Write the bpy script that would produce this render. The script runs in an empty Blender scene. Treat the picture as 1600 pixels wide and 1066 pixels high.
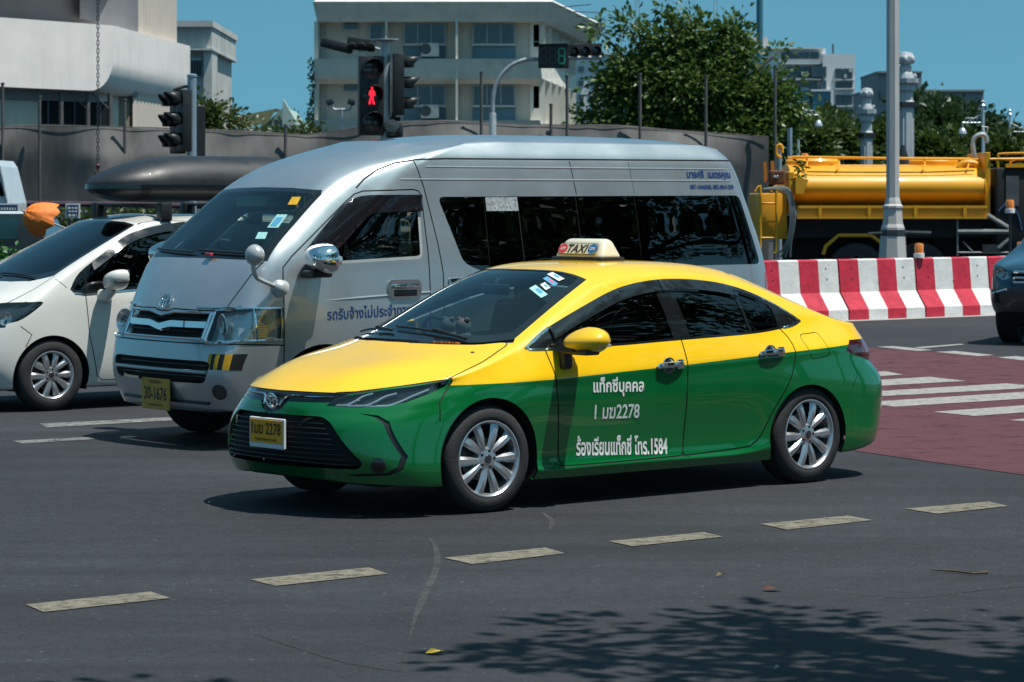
import bpy, bmesh, math, random
from mathutils import Vector, Matrix
from mathutils.bvhtree import BVHTree
from mathutils.interpolate import poly_3d_calc
R = math.radians
S = bpy.context.scene
COL = S.collection
random.seed(7)
# ------------------------------------------------------------------ camera, sky, sun, exposure
F, EYE, HZ = 4500.0, 1.825, 312.0            # focal length in photo pixels, eye height, horizon row
cd = bpy.data.cameras.new('camera'); cam = bpy.data.objects.new('camera', cd); COL.objects.link(cam)
cam.location = (0, 0, EYE); cam.rotation_euler = (R(90), 0, 0)
cd.sensor_width = 36; cd.lens = F / 1600 * 36; cd.shift_y = -(533 - HZ) / 1600
cd.clip_start = .1; cd.clip_end = 6000
cd.dof.use_dof = True; cd.dof.focus_distance = 17.6; cd.dof.aperture_fstop = 9
S.camera = cam
SUN = Vector((.206, -.086, .61)).normalized()
elev = math.asin(SUN.z)
W = bpy.data.worlds.new('World'); S.world = W; W.use_nodes = True
nt = W.node_tree; bg = nt.nodes['Background']
sky = nt.nodes.new('ShaderNodeTexSky'); sky.sky_type = 'NISHITA'; sky.sun_disc = False
sky.sun_elevation = elev; sky.sun_rotation = math.atan2(SUN.x, SUN.y)
sky.air_density = 1.0; sky.dust_density = .6; sky.ozone_density = 1.0
tc_ = nt.nodes.new('ShaderNodeTexCoord'); va = nt.nodes.new('ShaderNodeVectorMath'); va.operation = 'ADD'; va.inputs[1].default_value = (0, 0, .22)      # a clear deep sky low over the roofs
nt.links.new(tc_.outputs['Generated'], va.inputs[0]); nt.links.new(va.outputs[0], sky.inputs[0])
hs = nt.nodes.new('ShaderNodeMix'); hs.data_type = 'RGBA'; hs.blend_type = 'MULTIPLY'; hs.inputs[0].default_value = 1
nt.links.new(sky.outputs[0], hs.inputs[6]); hs.inputs[7].default_value = (.47, .88, .80, 1)
nt.links.new(hs.outputs[2], bg.inputs[0]); bg.inputs[1].default_value = .106
sl = bpy.data.lights.new('sun', 'SUN'); sun = bpy.data.objects.new('sun', sl); COL.objects.link(sun)
sl.energy = 4.4; sl.angle = R(.5); sl.color = (1, .965, .91)
sun.rotation_euler = SUN.to_track_quat('Z', 'Y').to_euler()
S.view_settings.view_transform = 'Standard'; S.view_settings.look = 'None'
S.view_settings.exposure = 0.33; S.view_settings.gamma = 1
S.cycles.max_bounces = 8; S.cycles.transparent_max_bounces = 24
S.cycles.caustics_reflective = False; S.cycles.caustics_refractive = False
S.cycles.sample_clamp_indirect = 6

# ------------------------------------------------------------------ helpers: points, tags, materials
def px(u, v, Y):                              # a photo pixel at depth Y as a point in the world
    return Vector(((u - 800) * Y / F, Y, EYE - (v - HZ) * Y / F))
def gp(u, v, z=0):                            # a photo pixel on the ground
    Y = (EYE - z) * F / (v - HZ); return Vector(((u - 800) * Y / F, Y, z))
def tag(o, label=None, cat=None, group=None, kind=None):
    for k, x in (('label', label), ('category', cat), ('group', group), ('kind', kind)):
        if x: o[k] = x
    return o
def empty(name, loc=(0, 0, 0), rz=0, label=None, cat=None, group=None, parent=None):
    o = bpy.data.objects.new(name, None); COL.objects.link(o); o.location = loc; o.rotation_euler = (0, 0, rz)
    o.empty_display_size = .2
    if parent: o.parent = parent
    return tag(o, label, cat, group)
def lin(c):                                   # sRGB 0-255 -> linear
    return tuple(((x / 255 / 12.92) if x / 255 <= .04045 else ((x / 255 + .055) / 1.055) ** 2.4) for x in c)
def mat(name, c, rough=.5, metal=0., coat=0., spec=.5, var=.12, vs=6., bump=0., bs=40., emit=0, coatr=.03, rvar=.08, c2=None, stretch=(1, 1, 1), flake=0.):
    m = bpy.data.materials.new(name); m.use_nodes = True; t = m.node_tree; b = t.nodes['Principled BSDF']; L = t.links
    b.inputs['Base Color'].default_value = (*c, 1); b.inputs['Roughness'].default_value = rough; b.inputs['Metallic'].default_value = metal
    b.inputs['Coat Weight'].default_value = coat; b.inputs['Coat Roughness'].default_value = coatr; b.inputs['Specular IOR Level'].default_value = spec
    tc = t.nodes.new('ShaderNodeTexCoord'); mp = t.nodes.new('ShaderNodeMapping'); mp.inputs['Scale'].default_value = stretch
    L.new(tc.outputs['Object'], mp.inputs[0])
    if var:
        n = t.nodes.new('ShaderNodeTexNoise'); n.inputs['Scale'].default_value = vs; n.inputs['Detail'].default_value = 6; n.inputs['Roughness'].default_value = .62
        L.new(mp.outputs[0], n.inputs[0])
        r = t.nodes.new('ShaderNodeValToRGB'); L.new(n.outputs[0], r.inputs[0]); e = r.color_ramp.elements
        e[0].position = .3; e[1].position = .7
        e[0].color = (*[x * (1 - var) for x in c], 1); e[1].color = (*(c2 or [min(1, x * (1 + var)) for x in c]), 1)
        L.new(r.outputs[0], b.inputs['Base Color'])
        if rvar:
            q = t.nodes.new('ShaderNodeMapRange'); L.new(n.outputs[0], q.inputs[0]); q.inputs[1].default_value = .3; q.inputs[2].default_value = .7
            q.inputs[3].default_value = max(0, rough - rvar); q.inputs[4].default_value = min(1, rough + rvar); L.new(q.outputs[0], b.inputs['Roughness'])
    if bump:
        n2 = t.nodes.new('ShaderNodeTexNoise'); n2.inputs['Scale'].default_value = bs; n2.inputs['Detail'].default_value = 4
        L.new(mp.outputs[0], n2.inputs[0]); bn = t.nodes.new('ShaderNodeBump'); bn.inputs['Strength'].default_value = bump; bn.inputs['Distance'].default_value = .02
        L.new(n2.outputs[0], bn.inputs['Height']); L.new(bn.outputs[0], b.inputs['Normal'])
    if emit:
        b.inputs['Emission Color'].default_value = (*c, 1); b.inputs['Emission Strength'].default_value = emit
    return m
def glass(name, tint, ior=1.5, rough=.0, gl=1.0):
    m = bpy.data.materials.new(name); m.use_nodes = True; t = m.node_tree; t.nodes.clear(); L = t.links
    o = t.nodes.new('ShaderNodeOutputMaterial'); mx = t.nodes.new('ShaderNodeMixShader'); tr = t.nodes.new('ShaderNodeBsdfTransparent'); g = t.nodes.new('ShaderNodeBsdfGlossy')
    tr.inputs[0].default_value = (*tint, 1); g.inputs['Roughness'].default_value = rough; g.inputs[0].default_value = (gl, gl, gl, 1)
    geo = t.nodes.new('ShaderNodeNewGeometry'); dp = t.nodes.new('ShaderNodeVectorMath'); dp.operation = 'DOT_PRODUCT'
    L.new(geo.outputs['Normal'], dp.inputs[0]); L.new(geo.outputs['Incoming'], dp.inputs[1])
    ab = t.nodes.new('ShaderNodeMath'); ab.operation = 'ABSOLUTE'; L.new(dp.outputs['Value'], ab.inputs[0])
    sb = t.nodes.new('ShaderNodeMath'); sb.operation = 'SUBTRACT'; sb.inputs[0].default_value = 1; L.new(ab.outputs[0], sb.inputs[1])
    pw = t.nodes.new('ShaderNodeMath'); pw.operation = 'POWER'; L.new(sb.outputs[0], pw.inputs[0]); pw.inputs[1].default_value = 5
    ma = t.nodes.new('ShaderNodeMath'); ma.operation = 'MULTIPLY_ADD'; L.new(pw.outputs[0], ma.inputs[0]); ma.inputs[1].default_value = .92; ma.inputs[2].default_value = .08
    # the same reflectance from both sides (no bent rays: thin pane)
    L.new(ma.outputs[0], mx.inputs[0]); L.new(tr.outputs[0], mx.inputs[1]); L.new(g.outputs[0], mx.inputs[2]); L.new(mx.outputs[0], o.inputs[0])
    return m

# ------------------------------------------------------------------ helpers: mesh building
def link_mesh(name, me, m, parent=None, smooth=None):
    o = bpy.data.objects.new(name, me); COL.objects.link(o)
    if m is not None and not isinstance(m, (list, tuple)): m = [m]
    for x in m or []: me.materials.append(x)
    if parent: o.parent = parent
    return o
class MB:
    """collects shapes; build() links them as ONE mesh object"""
    def __init__(s): s.v = []; s.f = []; s.mi = []; s.k = 0
    def add(s, vs, fs):
        n = len(s.v); s.v += [Vector(v) for v in vs]; s.f += [[i + n for i in f] for f in fs]; s.mi += [s.k] * len(fs); return s
    def mat(s, k): s.k = k; return s
    def box(s, lo, hi, M=None):
        x, y, z = lo; X, Y, Z = hi
        v = [Vector(p) for p in ((x, y, z), (X, y, z), (X, Y, z), (x, Y, z), (x, y, Z), (X, y, Z), (X, Y, Z), (x, Y, Z))]
        if M: v = [M @ p for p in v]
        return s.add(v, [(3, 2, 1, 0), (4, 5, 6, 7), (0, 1, 5, 4), (1, 2, 6, 5), (2, 3, 7, 6), (3, 0, 4, 7)])
    def rbox(s, lo, hi, r, M=None, seg=2, prof=.5):
        b = bmesh.new(); bmesh.ops.create_cube(b, size=1)
        for v in b.verts: v.co = Vector([lo[i] + (hi[i] - lo[i]) * (v.co[i] + .5) for i in range(3)])
        bmesh.ops.bevel(b, geom=b.edges[:], offset=r, segments=seg, profile=prof, affect='EDGES', clamp_overlap=True)
        return s.bm(b, M)
    def bm(s, b, M=None):
        b.verts.index_update(); s.add([(M @ v.co) if M else v.co.copy() for v in b.verts], [[v.index for v in f.verts] for f in b.faces]); b.free(); return s
    def tube(s, pts, r, n=8, caps=True):
        pts = [Vector(p) for p in pts]; rr = r if isinstance(r, (list, tuple)) else [r] * len(pts); rings = []
        up = None
        for i, p in enumerate(pts):
            d = (pts[min(i + 1, len(pts) - 1)] - pts[max(i - 1, 0)]).normalized()
            if up is None: up = d.orthogonal().normalized()
            up = (up - d * up.dot(d))
            up = up.normalized() if up.length > 1e-6 else d.orthogonal().normalized()
            w = d.cross(up); rings.append([p + (up * math.cos(2 * math.pi * k / n) + w * math.sin(2 * math.pi * k / n)) * rr[i] for k in range(n)])
        v = [q for ring in rings for q in ring]; f = []
        for i in range(len(pts) - 1):
            for k in range(n): f.append((i * n + k, i * n + (k + 1) % n, (i + 1) * n + (k + 1) % n, (i + 1) * n + k))
        if caps: f += [tuple(range(n))[::-1], tuple(range((len(pts) - 1) * n, len(pts) * n))]
        return s.add(v, f)
    def lathe(s, prof, n=24, M=None, a0=0, a1=2 * math.pi):   # prof: (radius, height) about z
        full = abs(a1 - a0 - 2 * math.pi) < 1e-6; k = n if full else n + 1; v = []; f = []
        for r, z in prof:
            for i in range(k): a = a0 + (a1 - a0) * i / n; v.append(Vector((r * math.cos(a), r * math.sin(a), z)))
        for j in range(len(prof) - 1):
            for i in range(n): f.append((j * k + i, j * k + (i + 1) % k, (j + 1) * k + (i + 1) % k, (j + 1) * k + i))
        if M: v = [M @ p for p in v]
        return s.add(v, f)
    def prism(s, poly, d, M=None):            # 2-D polygon (x, y) thickened along z from 0 to d
        n = len(poly); v = [Vector((x, y, 0)) for x, y in poly] + [Vector((x, y, d)) for x, y in poly]
        if M: v = [M @ p for p in v]
        return s.add(v, [tuple(range(n))[::-1], tuple(range(n, 2 * n))] + [(i, (i + 1) % n, n + (i + 1) % n, n + i) for i in range(n)])
    def ball(s, c, r, sub=2, sc=(1, 1, 1)):
        b = bmesh.new(); bmesh.ops.create_icosphere(b, subdivisions=sub, radius=1)
        for v in b.verts: v.co = Vector(c) + Vector((v.co.x * r * sc[0], v.co.y * r * sc[1], v.co.z * r * sc[2]))
        return s.bm(b)
    def build(s, name, m, parent=None, smooth=False, loc=None, rz=0, fix=True, angle=35):
        me = bpy.data.meshes.new(name); me.from_pydata([tuple(v) for v in s.v], [], s.f)
        o = link_mesh(name, me, m, parent)
        if isinstance(m, (list, tuple)): me.polygons.foreach_set('material_index', s.mi)
        if fix:
            b = bmesh.new(); b.from_mesh(me); bmesh.ops.recalc_face_normals(b, faces=b.faces[:]); b.to_mesh(me); b.free()
        if smooth:
            me.polygons.foreach_set('use_smooth', [True] * len(me.polygons)); me.set_sharp_from_angle(angle=R(angle))
        me.update()
        if loc is not None: o.location = loc
        if rz: o.rotation_euler = (0, 0, rz)
        return o
def children(o): return [c for c in COL.objects if c.parent == o]
def copy_tree(o, parent=None):
    c = o.copy(); COL.objects.link(c)
    if parent: c.parent = parent
    for ch in list(o.children): copy_tree(ch, c)
    return c
def cr(pts, n=6, closed=False):               # Catmull-Rom through 2-D/3-D points
    P = [Vector(p) for p in pts]; out = []; N = len(P)
    for i in range(N if closed else N - 1):
        if closed: a, b, c, d = P[i - 1], P[i], P[(i + 1) % N], P[(i + 2) % N]
        else: a, b, c, d = P[max(i - 1, 0)], P[i], P[i + 1], P[min(i + 2, N - 1)]
        for k in range(n):
            t = k / n; out.append(.5 * ((2 * b) + (c - a) * t + (2 * a - 5 * b + 4 * c - d) * t * t + (3 * b - a - 3 * c + d) * t ** 3))
    if not closed: out.append(P[-1])
    return out
def band(pts, w):                             # a polyline as a thin polygon of width w
    P = [Vector(p) for p in pts]; L_ = []; R_ = []
    for i, p in enumerate(P):
        d = (P[min(i + 1, len(P) - 1)] - P[max(i - 1, 0)]).normalized(); nrm = Vector((-d.y, d.x)) * w / 2; L_.append(p + nrm); R_.append(p - nrm)
    return L_ + R_[::-1]
def rnd_poly(poly, r, n=4):                   # round the corners of a 2-D polygon
    P = [Vector(p) for p in poly]; out = []; N = len(P)
    for i in range(N):
        a, b, c = P[i - 1], P[i], P[(i + 1) % N]; d1 = (a - b); d2 = (c - b); q = min(r, d1.length * .45, d2.length * .45)
        s_, e_ = b + d1.normalized() * q, b + d2.normalized() * q
        for k in range(n + 1): t = k / n; out.append(s_ * (1 - t) ** 2 + b * 2 * t * (1 - t) + e_ * t * t)
    return out
def inside(p, poly):
    x, y = p; r = False; n = len(poly); j = n - 1
    for i in range(n):
        xi, yi = poly[i]; xj, yj = poly[j]
        if (yi > y) != (yj > y) and x < (xj - xi) * (y - yi) / (yj - yi) + xi: r = not r
        j = i
    return r
def text_geo(txt, size=1., bold=0., shear=0., xs=1., spacing=1., center=True):
    c = bpy.data.curves.new('t', 'FONT'); c.body = txt; c.size = size; c.offset = bold; c.shear = shear; c.space_character = spacing; c.resolution_u = 3
    o = bpy.data.objects.new('t', c); COL.objects.link(o); dg = bpy.context.evaluated_depsgraph_get(); dg.update()
    me = bpy.data.meshes.new_from_object(o.evaluated_get(dg)); v = [p.co.copy() for p in me.vertices]; f = [list(p.vertices) for p in me.polygons]
    bpy.data.objects.remove(o); bpy.data.curves.remove(c); bpy.data.meshes.remove(me)
    if v:
        x0, x1 = min(p.x for p in v), max(p.x for p in v)
        for p in v: p.x = (p.x - ((x0 + x1) / 2 if center else x0)) * xs
    return v, f
def text_flat(name, txt, width, m, parent, origin, ax, up, bold=0., shear=0., height=None, lift=.002):
    """lettering of the given overall width, on the plane origin + ax*x + up*y"""
    v, f = text_geo(txt, 1., bold, shear); x0, x1 = min(p.x for p in v), max(p.x for p in v); k = width / (x1 - x0)
    y0, y1 = min(p.y for p in v), max(p.y for p in v); ky = k if height is None else height / (y1 - y0)
    ax, up, o = Vector(ax).normalized(), Vector(up).normalized(), Vector(origin); n = ax.cross(up)
    me = bpy.data.meshes.new(name); me.from_pydata([tuple(o + ax * p.x * k + up * (p.y - (y0 + y1) / 2) * ky + n * lift) for p in v], [], f)
    return link_mesh(name, me, m, parent)

# ------------------------------------------------------------------ car body: cage -> smooth skin -> cut into panels
class Skin:
    """half cage (y >= 0) mirrored and subdivided; panels are cut out of the dense half with outlines in side (xz), front (yz) or top (xy) view"""
    def __init__(s, V, Q, levels=3, fit=2, crease={}):
        n = len(V); idx = list(range(n)); full = [Vector(v) for v in V]; mir = {}
        for i, v in enumerate(V):
            if abs(v[1]) < 1e-6: mir[i] = i
            else: mir[i] = len(full); full.append(Vector((v[0], -v[1], v[2])))
        faces = [list(dict.fromkeys(q)) for q in Q]; faces += [[mir[i] for i in q[::-1]] for q in faces]
        me = bpy.data.meshes.new('cage'); me.from_pydata([tuple(v) for v in full], [], faces)
        if crease:
            at = me.attributes.new('crease_edge', 'FLOAT', 'EDGE'); cmap = {}
            for (a, b), w in crease.items(): cmap[frozenset((a, b))] = w; cmap[frozenset((mir[a], mir[b]))] = w
            for e in me.edges: at.data[e.index].value = cmap.get(frozenset(e.vertices), 0)
        o = bpy.data.objects.new('cage', me); COL.objects.link(o); md = o.modifiers.new('s', 'SUBSURF'); md.levels = levels; md.boundary_smooth = 'PRESERVE_CORNERS'
        md.use_limit_surface = True
        def ev():
            me.update(); dg = bpy.context.evaluated_depsgraph_get(); dg.update(); return bpy.data.meshes.new_from_object(o.evaluated_get(dg))
        for _ in range(fit):
            d = ev()
            for i, t in enumerate(full): me.vertices[i].co += (t - d.vertices[i].co) * .75
            bpy.data.meshes.remove(d)
        d = ev(); bpy.data.objects.remove(o); bpy.data.meshes.remove(me)
        b = bmesh.new(); b.from_mesh(d); bpy.data.meshes.remove(d)
        for v in b.verts:
            if abs(v.co.y) < 1e-4: v.co.y = 0
        bmesh.ops.recalc_face_normals(b, faces=b.faces[:]); b.normal_update(); b.verts.ensure_lookup_table(); b.faces.ensure_lookup_table()
        bmesh.ops.triangulate(b, faces=b.faces[:]); b.normal_update(); b.verts.ensure_lookup_table(); b.faces.ensure_lookup_table()
        up = [f for f in b.faces if f.normal.z > .9]
        s.vn = [v.normal.copy() for v in b.verts]; s.tri = [[v.index for v in f.verts] for f in b.faces]; s.vc = [v.co.copy() for v in b.verts]
        s.bvh = BVHTree.FromBMesh(b); bmesh.ops.join_triangles(b, faces=b.faces[:], angle_face_threshold=R(40), angle_shape_threshold=R(40))
        bmesh.ops.delete(b, geom=[f for f in b.faces if f.calc_center_median().y < 0], context='FACES')
        s.b = b
    def normal(s, co):
        p, n, i, d = s.bvh.find_nearest(co); t = s.tri[i]; w = poly_3d_calc([s.vc[k] for k in t], p)
        return sum((s.vn[k] * w[j] for j, k in enumerate(t)), Vector()).normalized()
    def hit(s, o, d):
        p, n, i, dd = s.bvh.ray_cast(Vector(o), Vector(d)); return p
    def side(s, x, z, up=0.): 
        p = s.hit((x, 3, z), (0, -1, 0)); return p + s.normal(p) * up if p else None
    def front(s, y, z, up=0., sgn=1):
        p = s.hit((4 * sgn, y, z), (-sgn, 0, 0)); return p + s.normal(p) * up if p else None
    def top(s, x, y, up=0.):
        p = s.hit((x, y, 5), (0, 0, -1)); return p + s.normal(p) * up if p else None
    AX = {'y': (0, 2), 'x': (1, 2), 'z': (0, 1)}
    def cut(s, ax, poly, cond, closed=True):
        i, j = s.AX[ax]; P = [Vector((p[0], p[1])) for p in poly]; b = s.b
        xs = [p.x for p in P]; ys = [p.y for p in P]; X0, X1, Y0, Y1 = min(xs), max(xs), min(ys), max(ys)
        def bb(f):
            q = [v.co for v in f.verts]; a = [c[i] for c in q]; e = [c[j] for c in q]; return min(a), max(a), min(e), max(e)
        cand = {}
        for f in b.faces:
            x0, x1, y0, y1 = bb(f)
            if x1 >= X0 and x0 <= X1 and y1 >= Y0 and y0 <= Y1 and cond(f.calc_center_median(), f.normal): cand[f] = (x0, x1, y0, y1)
        for k in range(len(P) if closed else len(P) - 1):
            a, c = P[k], P[(k + 1) % len(P)]
            if (c - a).length < 1e-6: continue
            lx, hx, ly, hy = min(a.x, c.x) - 1e-4, max(a.x, c.x) + 1e-4, min(a.y, c.y) - 1e-4, max(a.y, c.y) + 1e-4
            fs = [f for f, q in cand.items() if q[1] >= lx and q[0] <= hx and q[3] >= ly and q[2] <= hy]
            if not fs: continue
            d = c - a; n = Vector((0, 0, 0)); n[i], n[j] = -d.y, d.x; co = Vector((0, 0, 0)); co[i], co[j] = a.x, a.y
            for f in fs: cand.pop(f)
            g = set(fs) | {e for f in fs for e in f.edges} | {v for f in fs for v in f.verts}
            res = bmesh.ops.bisect_plane(b, geom=list(g), plane_co=co, plane_no=n.normalized(), dist=1e-5)
            for f in res['geom'] + fs:
                if isinstance(f, bmesh.types.BMFace) and f.is_valid and f not in cand: cand[f] = bb(f)
    def split(s, regions):
        """regions: (name, view axis, outline, condition) by priority -> {name: [faces]}"""
        for name, ax, poly, cond in regions[::-1]: s.cut(ax, poly, cond)
        s.b.normal_update(); out = {}
        bb = []
        for name, ax, poly, cond in regions:
            bb.append((min(p[0] for p in poly), max(p[0] for p in poly), min(p[1] for p in poly), max(p[1] for p in poly)))
        for f in s.b.faces:
            c = f.calc_center_median(); got = None
            for (name, ax, poly, cond), (x0, x1, y0, y1) in zip(regions, bb):
                i, j = s.AX[ax]
                if x0 <= c[i] <= x1 and y0 <= c[j] <= y1 and cond(c, f.normal) and inside((c[i], c[j]), poly): got = name; break
            out.setdefault(got, []).append(f)
        return out
    def part(s, faces, name, m, parent, side=None, push=0., thick=0., mi=None):
        """link a set of faces as one mesh; side None: both halves, +1 left, -1 right"""
        vi = {}; vs = []; fs = []; ns = []; mis = []
        for sg in ((1, -1) if side is None else (side,)):
            loc = {}
            for f in faces:
                idx = []
                for v in f.verts:
                    if sg == -1 and abs(v.co.y) < 1e-6 and side is None and v in vi: idx.append(vi[v]); continue
                    if v not in loc:
                        loc[v] = len(vs); n = s.normal(v.co); c = v.co + n * push
                        if abs(v.co.y) < 1e-6 and side is None: c.y = 0; n.y = 0
                        vs.append(Vector((c.x, c.y * sg, c.z))); ns.append(Vector((n.x, n.y * sg, n.z)))
                        if sg == 1 and abs(v.co.y) < 1e-6: vi[v] = loc[v]
                    idx.append(loc[v])
                fs.append(idx if sg == 1 else idx[::-1]); mis.append(mi(f) if mi else 0)
        me = bpy.data.meshes.new(name); me.from_pydata([tuple(v) for v in vs], [], fs); o = link_mesh(name, me, m, parent)
        if mi: me.polygons.foreach_set('material_index', mis)
        me.polygons.foreach_set('use_smooth', [True] * len(fs)); me.update()
        me.normals_split_custom_set_from_vertices([tuple(n) for n in ns])
        if thick:
            md = o.modifiers.new('thickness', 'SOLIDIFY'); md.thickness = thick; md.offset = -1
        return o
    def text(s, txt, x, z, width, m, parent, name='lettering', slope=0., bold=0., shear=0., height=None, up=.003, side=1):
        """lettering on the left flank, read towards the rear"""
        v, f = text_geo(txt, 1., bold, shear); x0, x1 = min(p.x for p in v), max(p.x for p in v); k = width / (x1 - x0)
        y0, y1 = min(p.y for p in v), max(p.y for p in v); ky = k if height is None else height / (y1 - y0)
        P = []
        for p in v: p.x -= x0
        for p in v:
            a, q = x - p.x * k, z + (p.y - (y0 + y1) / 2) * ky + slope * p.x * k; h = s.side(a, q, up) or Vector((a, .9, q)); P.append((h.x, h.y * side, h.z))
        me = bpy.data.meshes.new(name); me.from_pydata(P, [], f); return link_mesh(name, me, m, parent)
LEFT = lambda c, n: n.y > .25
def wheel(root, x, y, rad, w, rimr, spokes, M, side=1, steer=0., nspoke=5, dark=.0, name='wheel'):
    """a wheel as a part: tyre, rim, brake disc, hub emblem; spoke style 'twin' or 'y'"""
    e = empty(name, (x, y, rad), 0, parent=root); e.rotation_euler = (R(-90 * side), 0, 0) if not steer else (Matrix.Rotation(steer, 3, 'Z') @ Matrix.Rotation(R(-90 * side), 3, 'X')).to_euler()
    h = w / 2; r = rad; q = rimr
    MB().lathe([(q - .012, -h + .02), (q + .006, -h + .004), (q + .03, -h - .006), (r - .035, -h), (r - .012, -h + .012), (r, -h + .035), (r, -.012), (r - .007, -.009), (r - .007, -.003), (r, 0), (r, h - .06), (r - .007, h - .056), (r - .007, h - .05), (r, h - .046), (r, h - .035), (r - .012, h - .012), (r - .035, h), (q + .03, h + .006), (q + .012, h + .003), (q + .002, h - .004), (q - .012, h - .02)], 64).build('tyre', M['tyre'], e, True, angle=50)
    rim = MB().lathe([(q, h - .005), (q + .004, h + .001), (q - .004, h + .003), (q - .012, h - .004), (q - .02, h - .03), (q - .035, -h * .2), (q - .04, -h + .03), (q - .01, -h + .01)], 64)
    hb = h - .012
    rim.lathe([(.0, hb + .002), (.03, hb + .001), (.062, hb - .004), (.072, hb - .02), (.07, hb - .05)], 32)
    def spoke(a, w0, w1, tw, z0, z1):
        Mx = Matrix.Rotation(a, 4, 'Z'); n = 5; vs = []
        for k in range(n + 1):
            t = k / n; rr = .05 + (q - .012 - .05) * t; ww = w0 + (w1 - w0) * t; off = tw * t; z = z0 + (z1 - z0) * t + .012 * math.sin(math.pi * t)
            vs += [(rr, off - ww, z - .018), (rr, off - ww * .45, z), (rr, off + ww * .45, z), (rr, off + ww, z - .018), (rr, off, z - .045)]
        f = [(k * 5 + a_, k * 5 + (a_ + 1) % 5, k * 5 + 5 + (a_ + 1) % 5, k * 5 + 5 + a_) for k in range(n) for a_ in range(5)] + [tuple(range(5))[::-1], tuple(range(n * 5, n * 5 + 5))]
        rim.add([Mx @ Vector(v) for v in vs], f)
    for k in range(nspoke):
        a = 2 * math.pi * k / nspoke + .35
        if spokes == 'twin':
            spoke(a - .17, .021, .034, -.03, hb - .004, h - .012); spoke(a + .19, .020, .034, .02, hb - .006, h - .012)
        else:
            spoke(a - .12, .015, .019, -.030, hb - .004, h - .012); spoke(a + .12, .015, .019, .030, hb - .004, h - .012)
    rim.build('rim', M['alloy'], e, True, angle=40)
    nt_ = MB()
    for k in range(5): a = 2 * math.pi * k / 5 + .7; nt_.lathe([(.0, hb + .001), (.009, hb + .001), (.011, hb - .002), (.011, hb - .02)], 8, Matrix.Translation((.048 * math.cos(a), .048 * math.sin(a), 0)))
    nt_.build('wheel_nuts', M['blackplastic'], e)
    MB().lathe([(0, hb + .006), (.022, hb + .006), (.026, hb + .003), (.026, hb - .004)], 20).build('hub_cap', M['darkmetal'], e, True)
    MB().lathe([(.0, -.02), (.13, -.02), (.13, 0), (.06, .0), (.06, .04), (.0, .04)], 32).build('brake_disc', M['disc'], e, True)
    MB().lathe([(.0, -h + .03), (q, -h + .03)], 24).build('back_plate', M['black'], e)
    return e
def arch_lip(s, cx, cz, r, m, parent, a0=-20, a1=200, depth=.07, sides=(1, -1), name='wheel_arch', sq=1.):
    for sg in sides:
        v = []; f = []; n = 40
        for k in range(n + 1):
            a = R(a0 + (a1 - a0) * k / n); x, z = cx + r * math.cos(a) * sq, cz + r * math.sin(a); p = s.side(x, max(z, .17))
            y = p.y if p else .85
            v += [(x, sg * y, z), (x, sg * (y - .02), z), (x, sg * (y - .62), z)]
        for k in range(n):
            for j in (0, 1): f.append((k * 3 + j, k * 3 + j + 1, k * 3 + 4 + j, k * 3 + 3 + j))
        MB().add(v, f).build(name, m, parent, True)
# ------------------------------------------------------------------ shared materials
M = {}
M['tyre'] = mat('tyre rubber', (.022, .022, .023), .75, var=.25, vs=14, bump=.15, bs=90)
M['alloy'] = mat('machined alloy', (.62, .62, .63), .28, .85, var=.06, vs=9, rvar=.06)
M['black'] = mat('black cavity', (.008, .008, .009), .8, var=.2)
M['blackplastic'] = mat('black plastic trim', (.016, .017, .018), .42, var=.2, vs=20)
M['glossblack'] = mat('gloss black trim', (.008, .009, .010), .12, coat=.6, var=.1)
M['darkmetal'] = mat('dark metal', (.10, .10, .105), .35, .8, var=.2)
M['disc'] = mat('brake steel', (.25, .24, .23), .4, .8, var=.2)
M['chrome'] = mat('chrome', (.82, .83, .84), .06, 1., var=.03)
M['seam'] = mat('panel seam shadow rubber', (.006, .006, .006), .7, var=0)
M['wscreen'] = glass('windscreen glass', (.74, .88, .87))
M['tint'] = glass('tinted side glass', (.13, .17, .18))
M['dark_tint'] = glass('dark privacy glass', (.035, .045, .05))
M['clear'] = glass('clear lens', (.9, .93, .93))
M['seat'] = mat('grey cloth seat', (.06, .062, .068), .9, var=.2, vs=20)
M['dash'] = mat('dark dashboard', (.025, .026, .028), .7, var=.2)
M['white_ink'] = mat('white stencil paint', (.78, .78, .76), .5, var=.12, vs=60)
M['black_ink'] = mat('black ink', (.012, .012, .012), .5, var=.1)
M['red'] = mat('red lens', (.32, .01, .012), .12, coat=.8, var=.15)
M['darkred'] = mat('smoked tail lens', (.045, .006, .008), .1, coat=.9, var=.3, vs=12)
M['amber'] = mat('amber lens', (.75, .22, .02), .15, coat=.8, var=.15)
M['steel'] = mat('galvanised steel', (.42, .44, .45), .45, .5, var=.2, vs=8)
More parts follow.
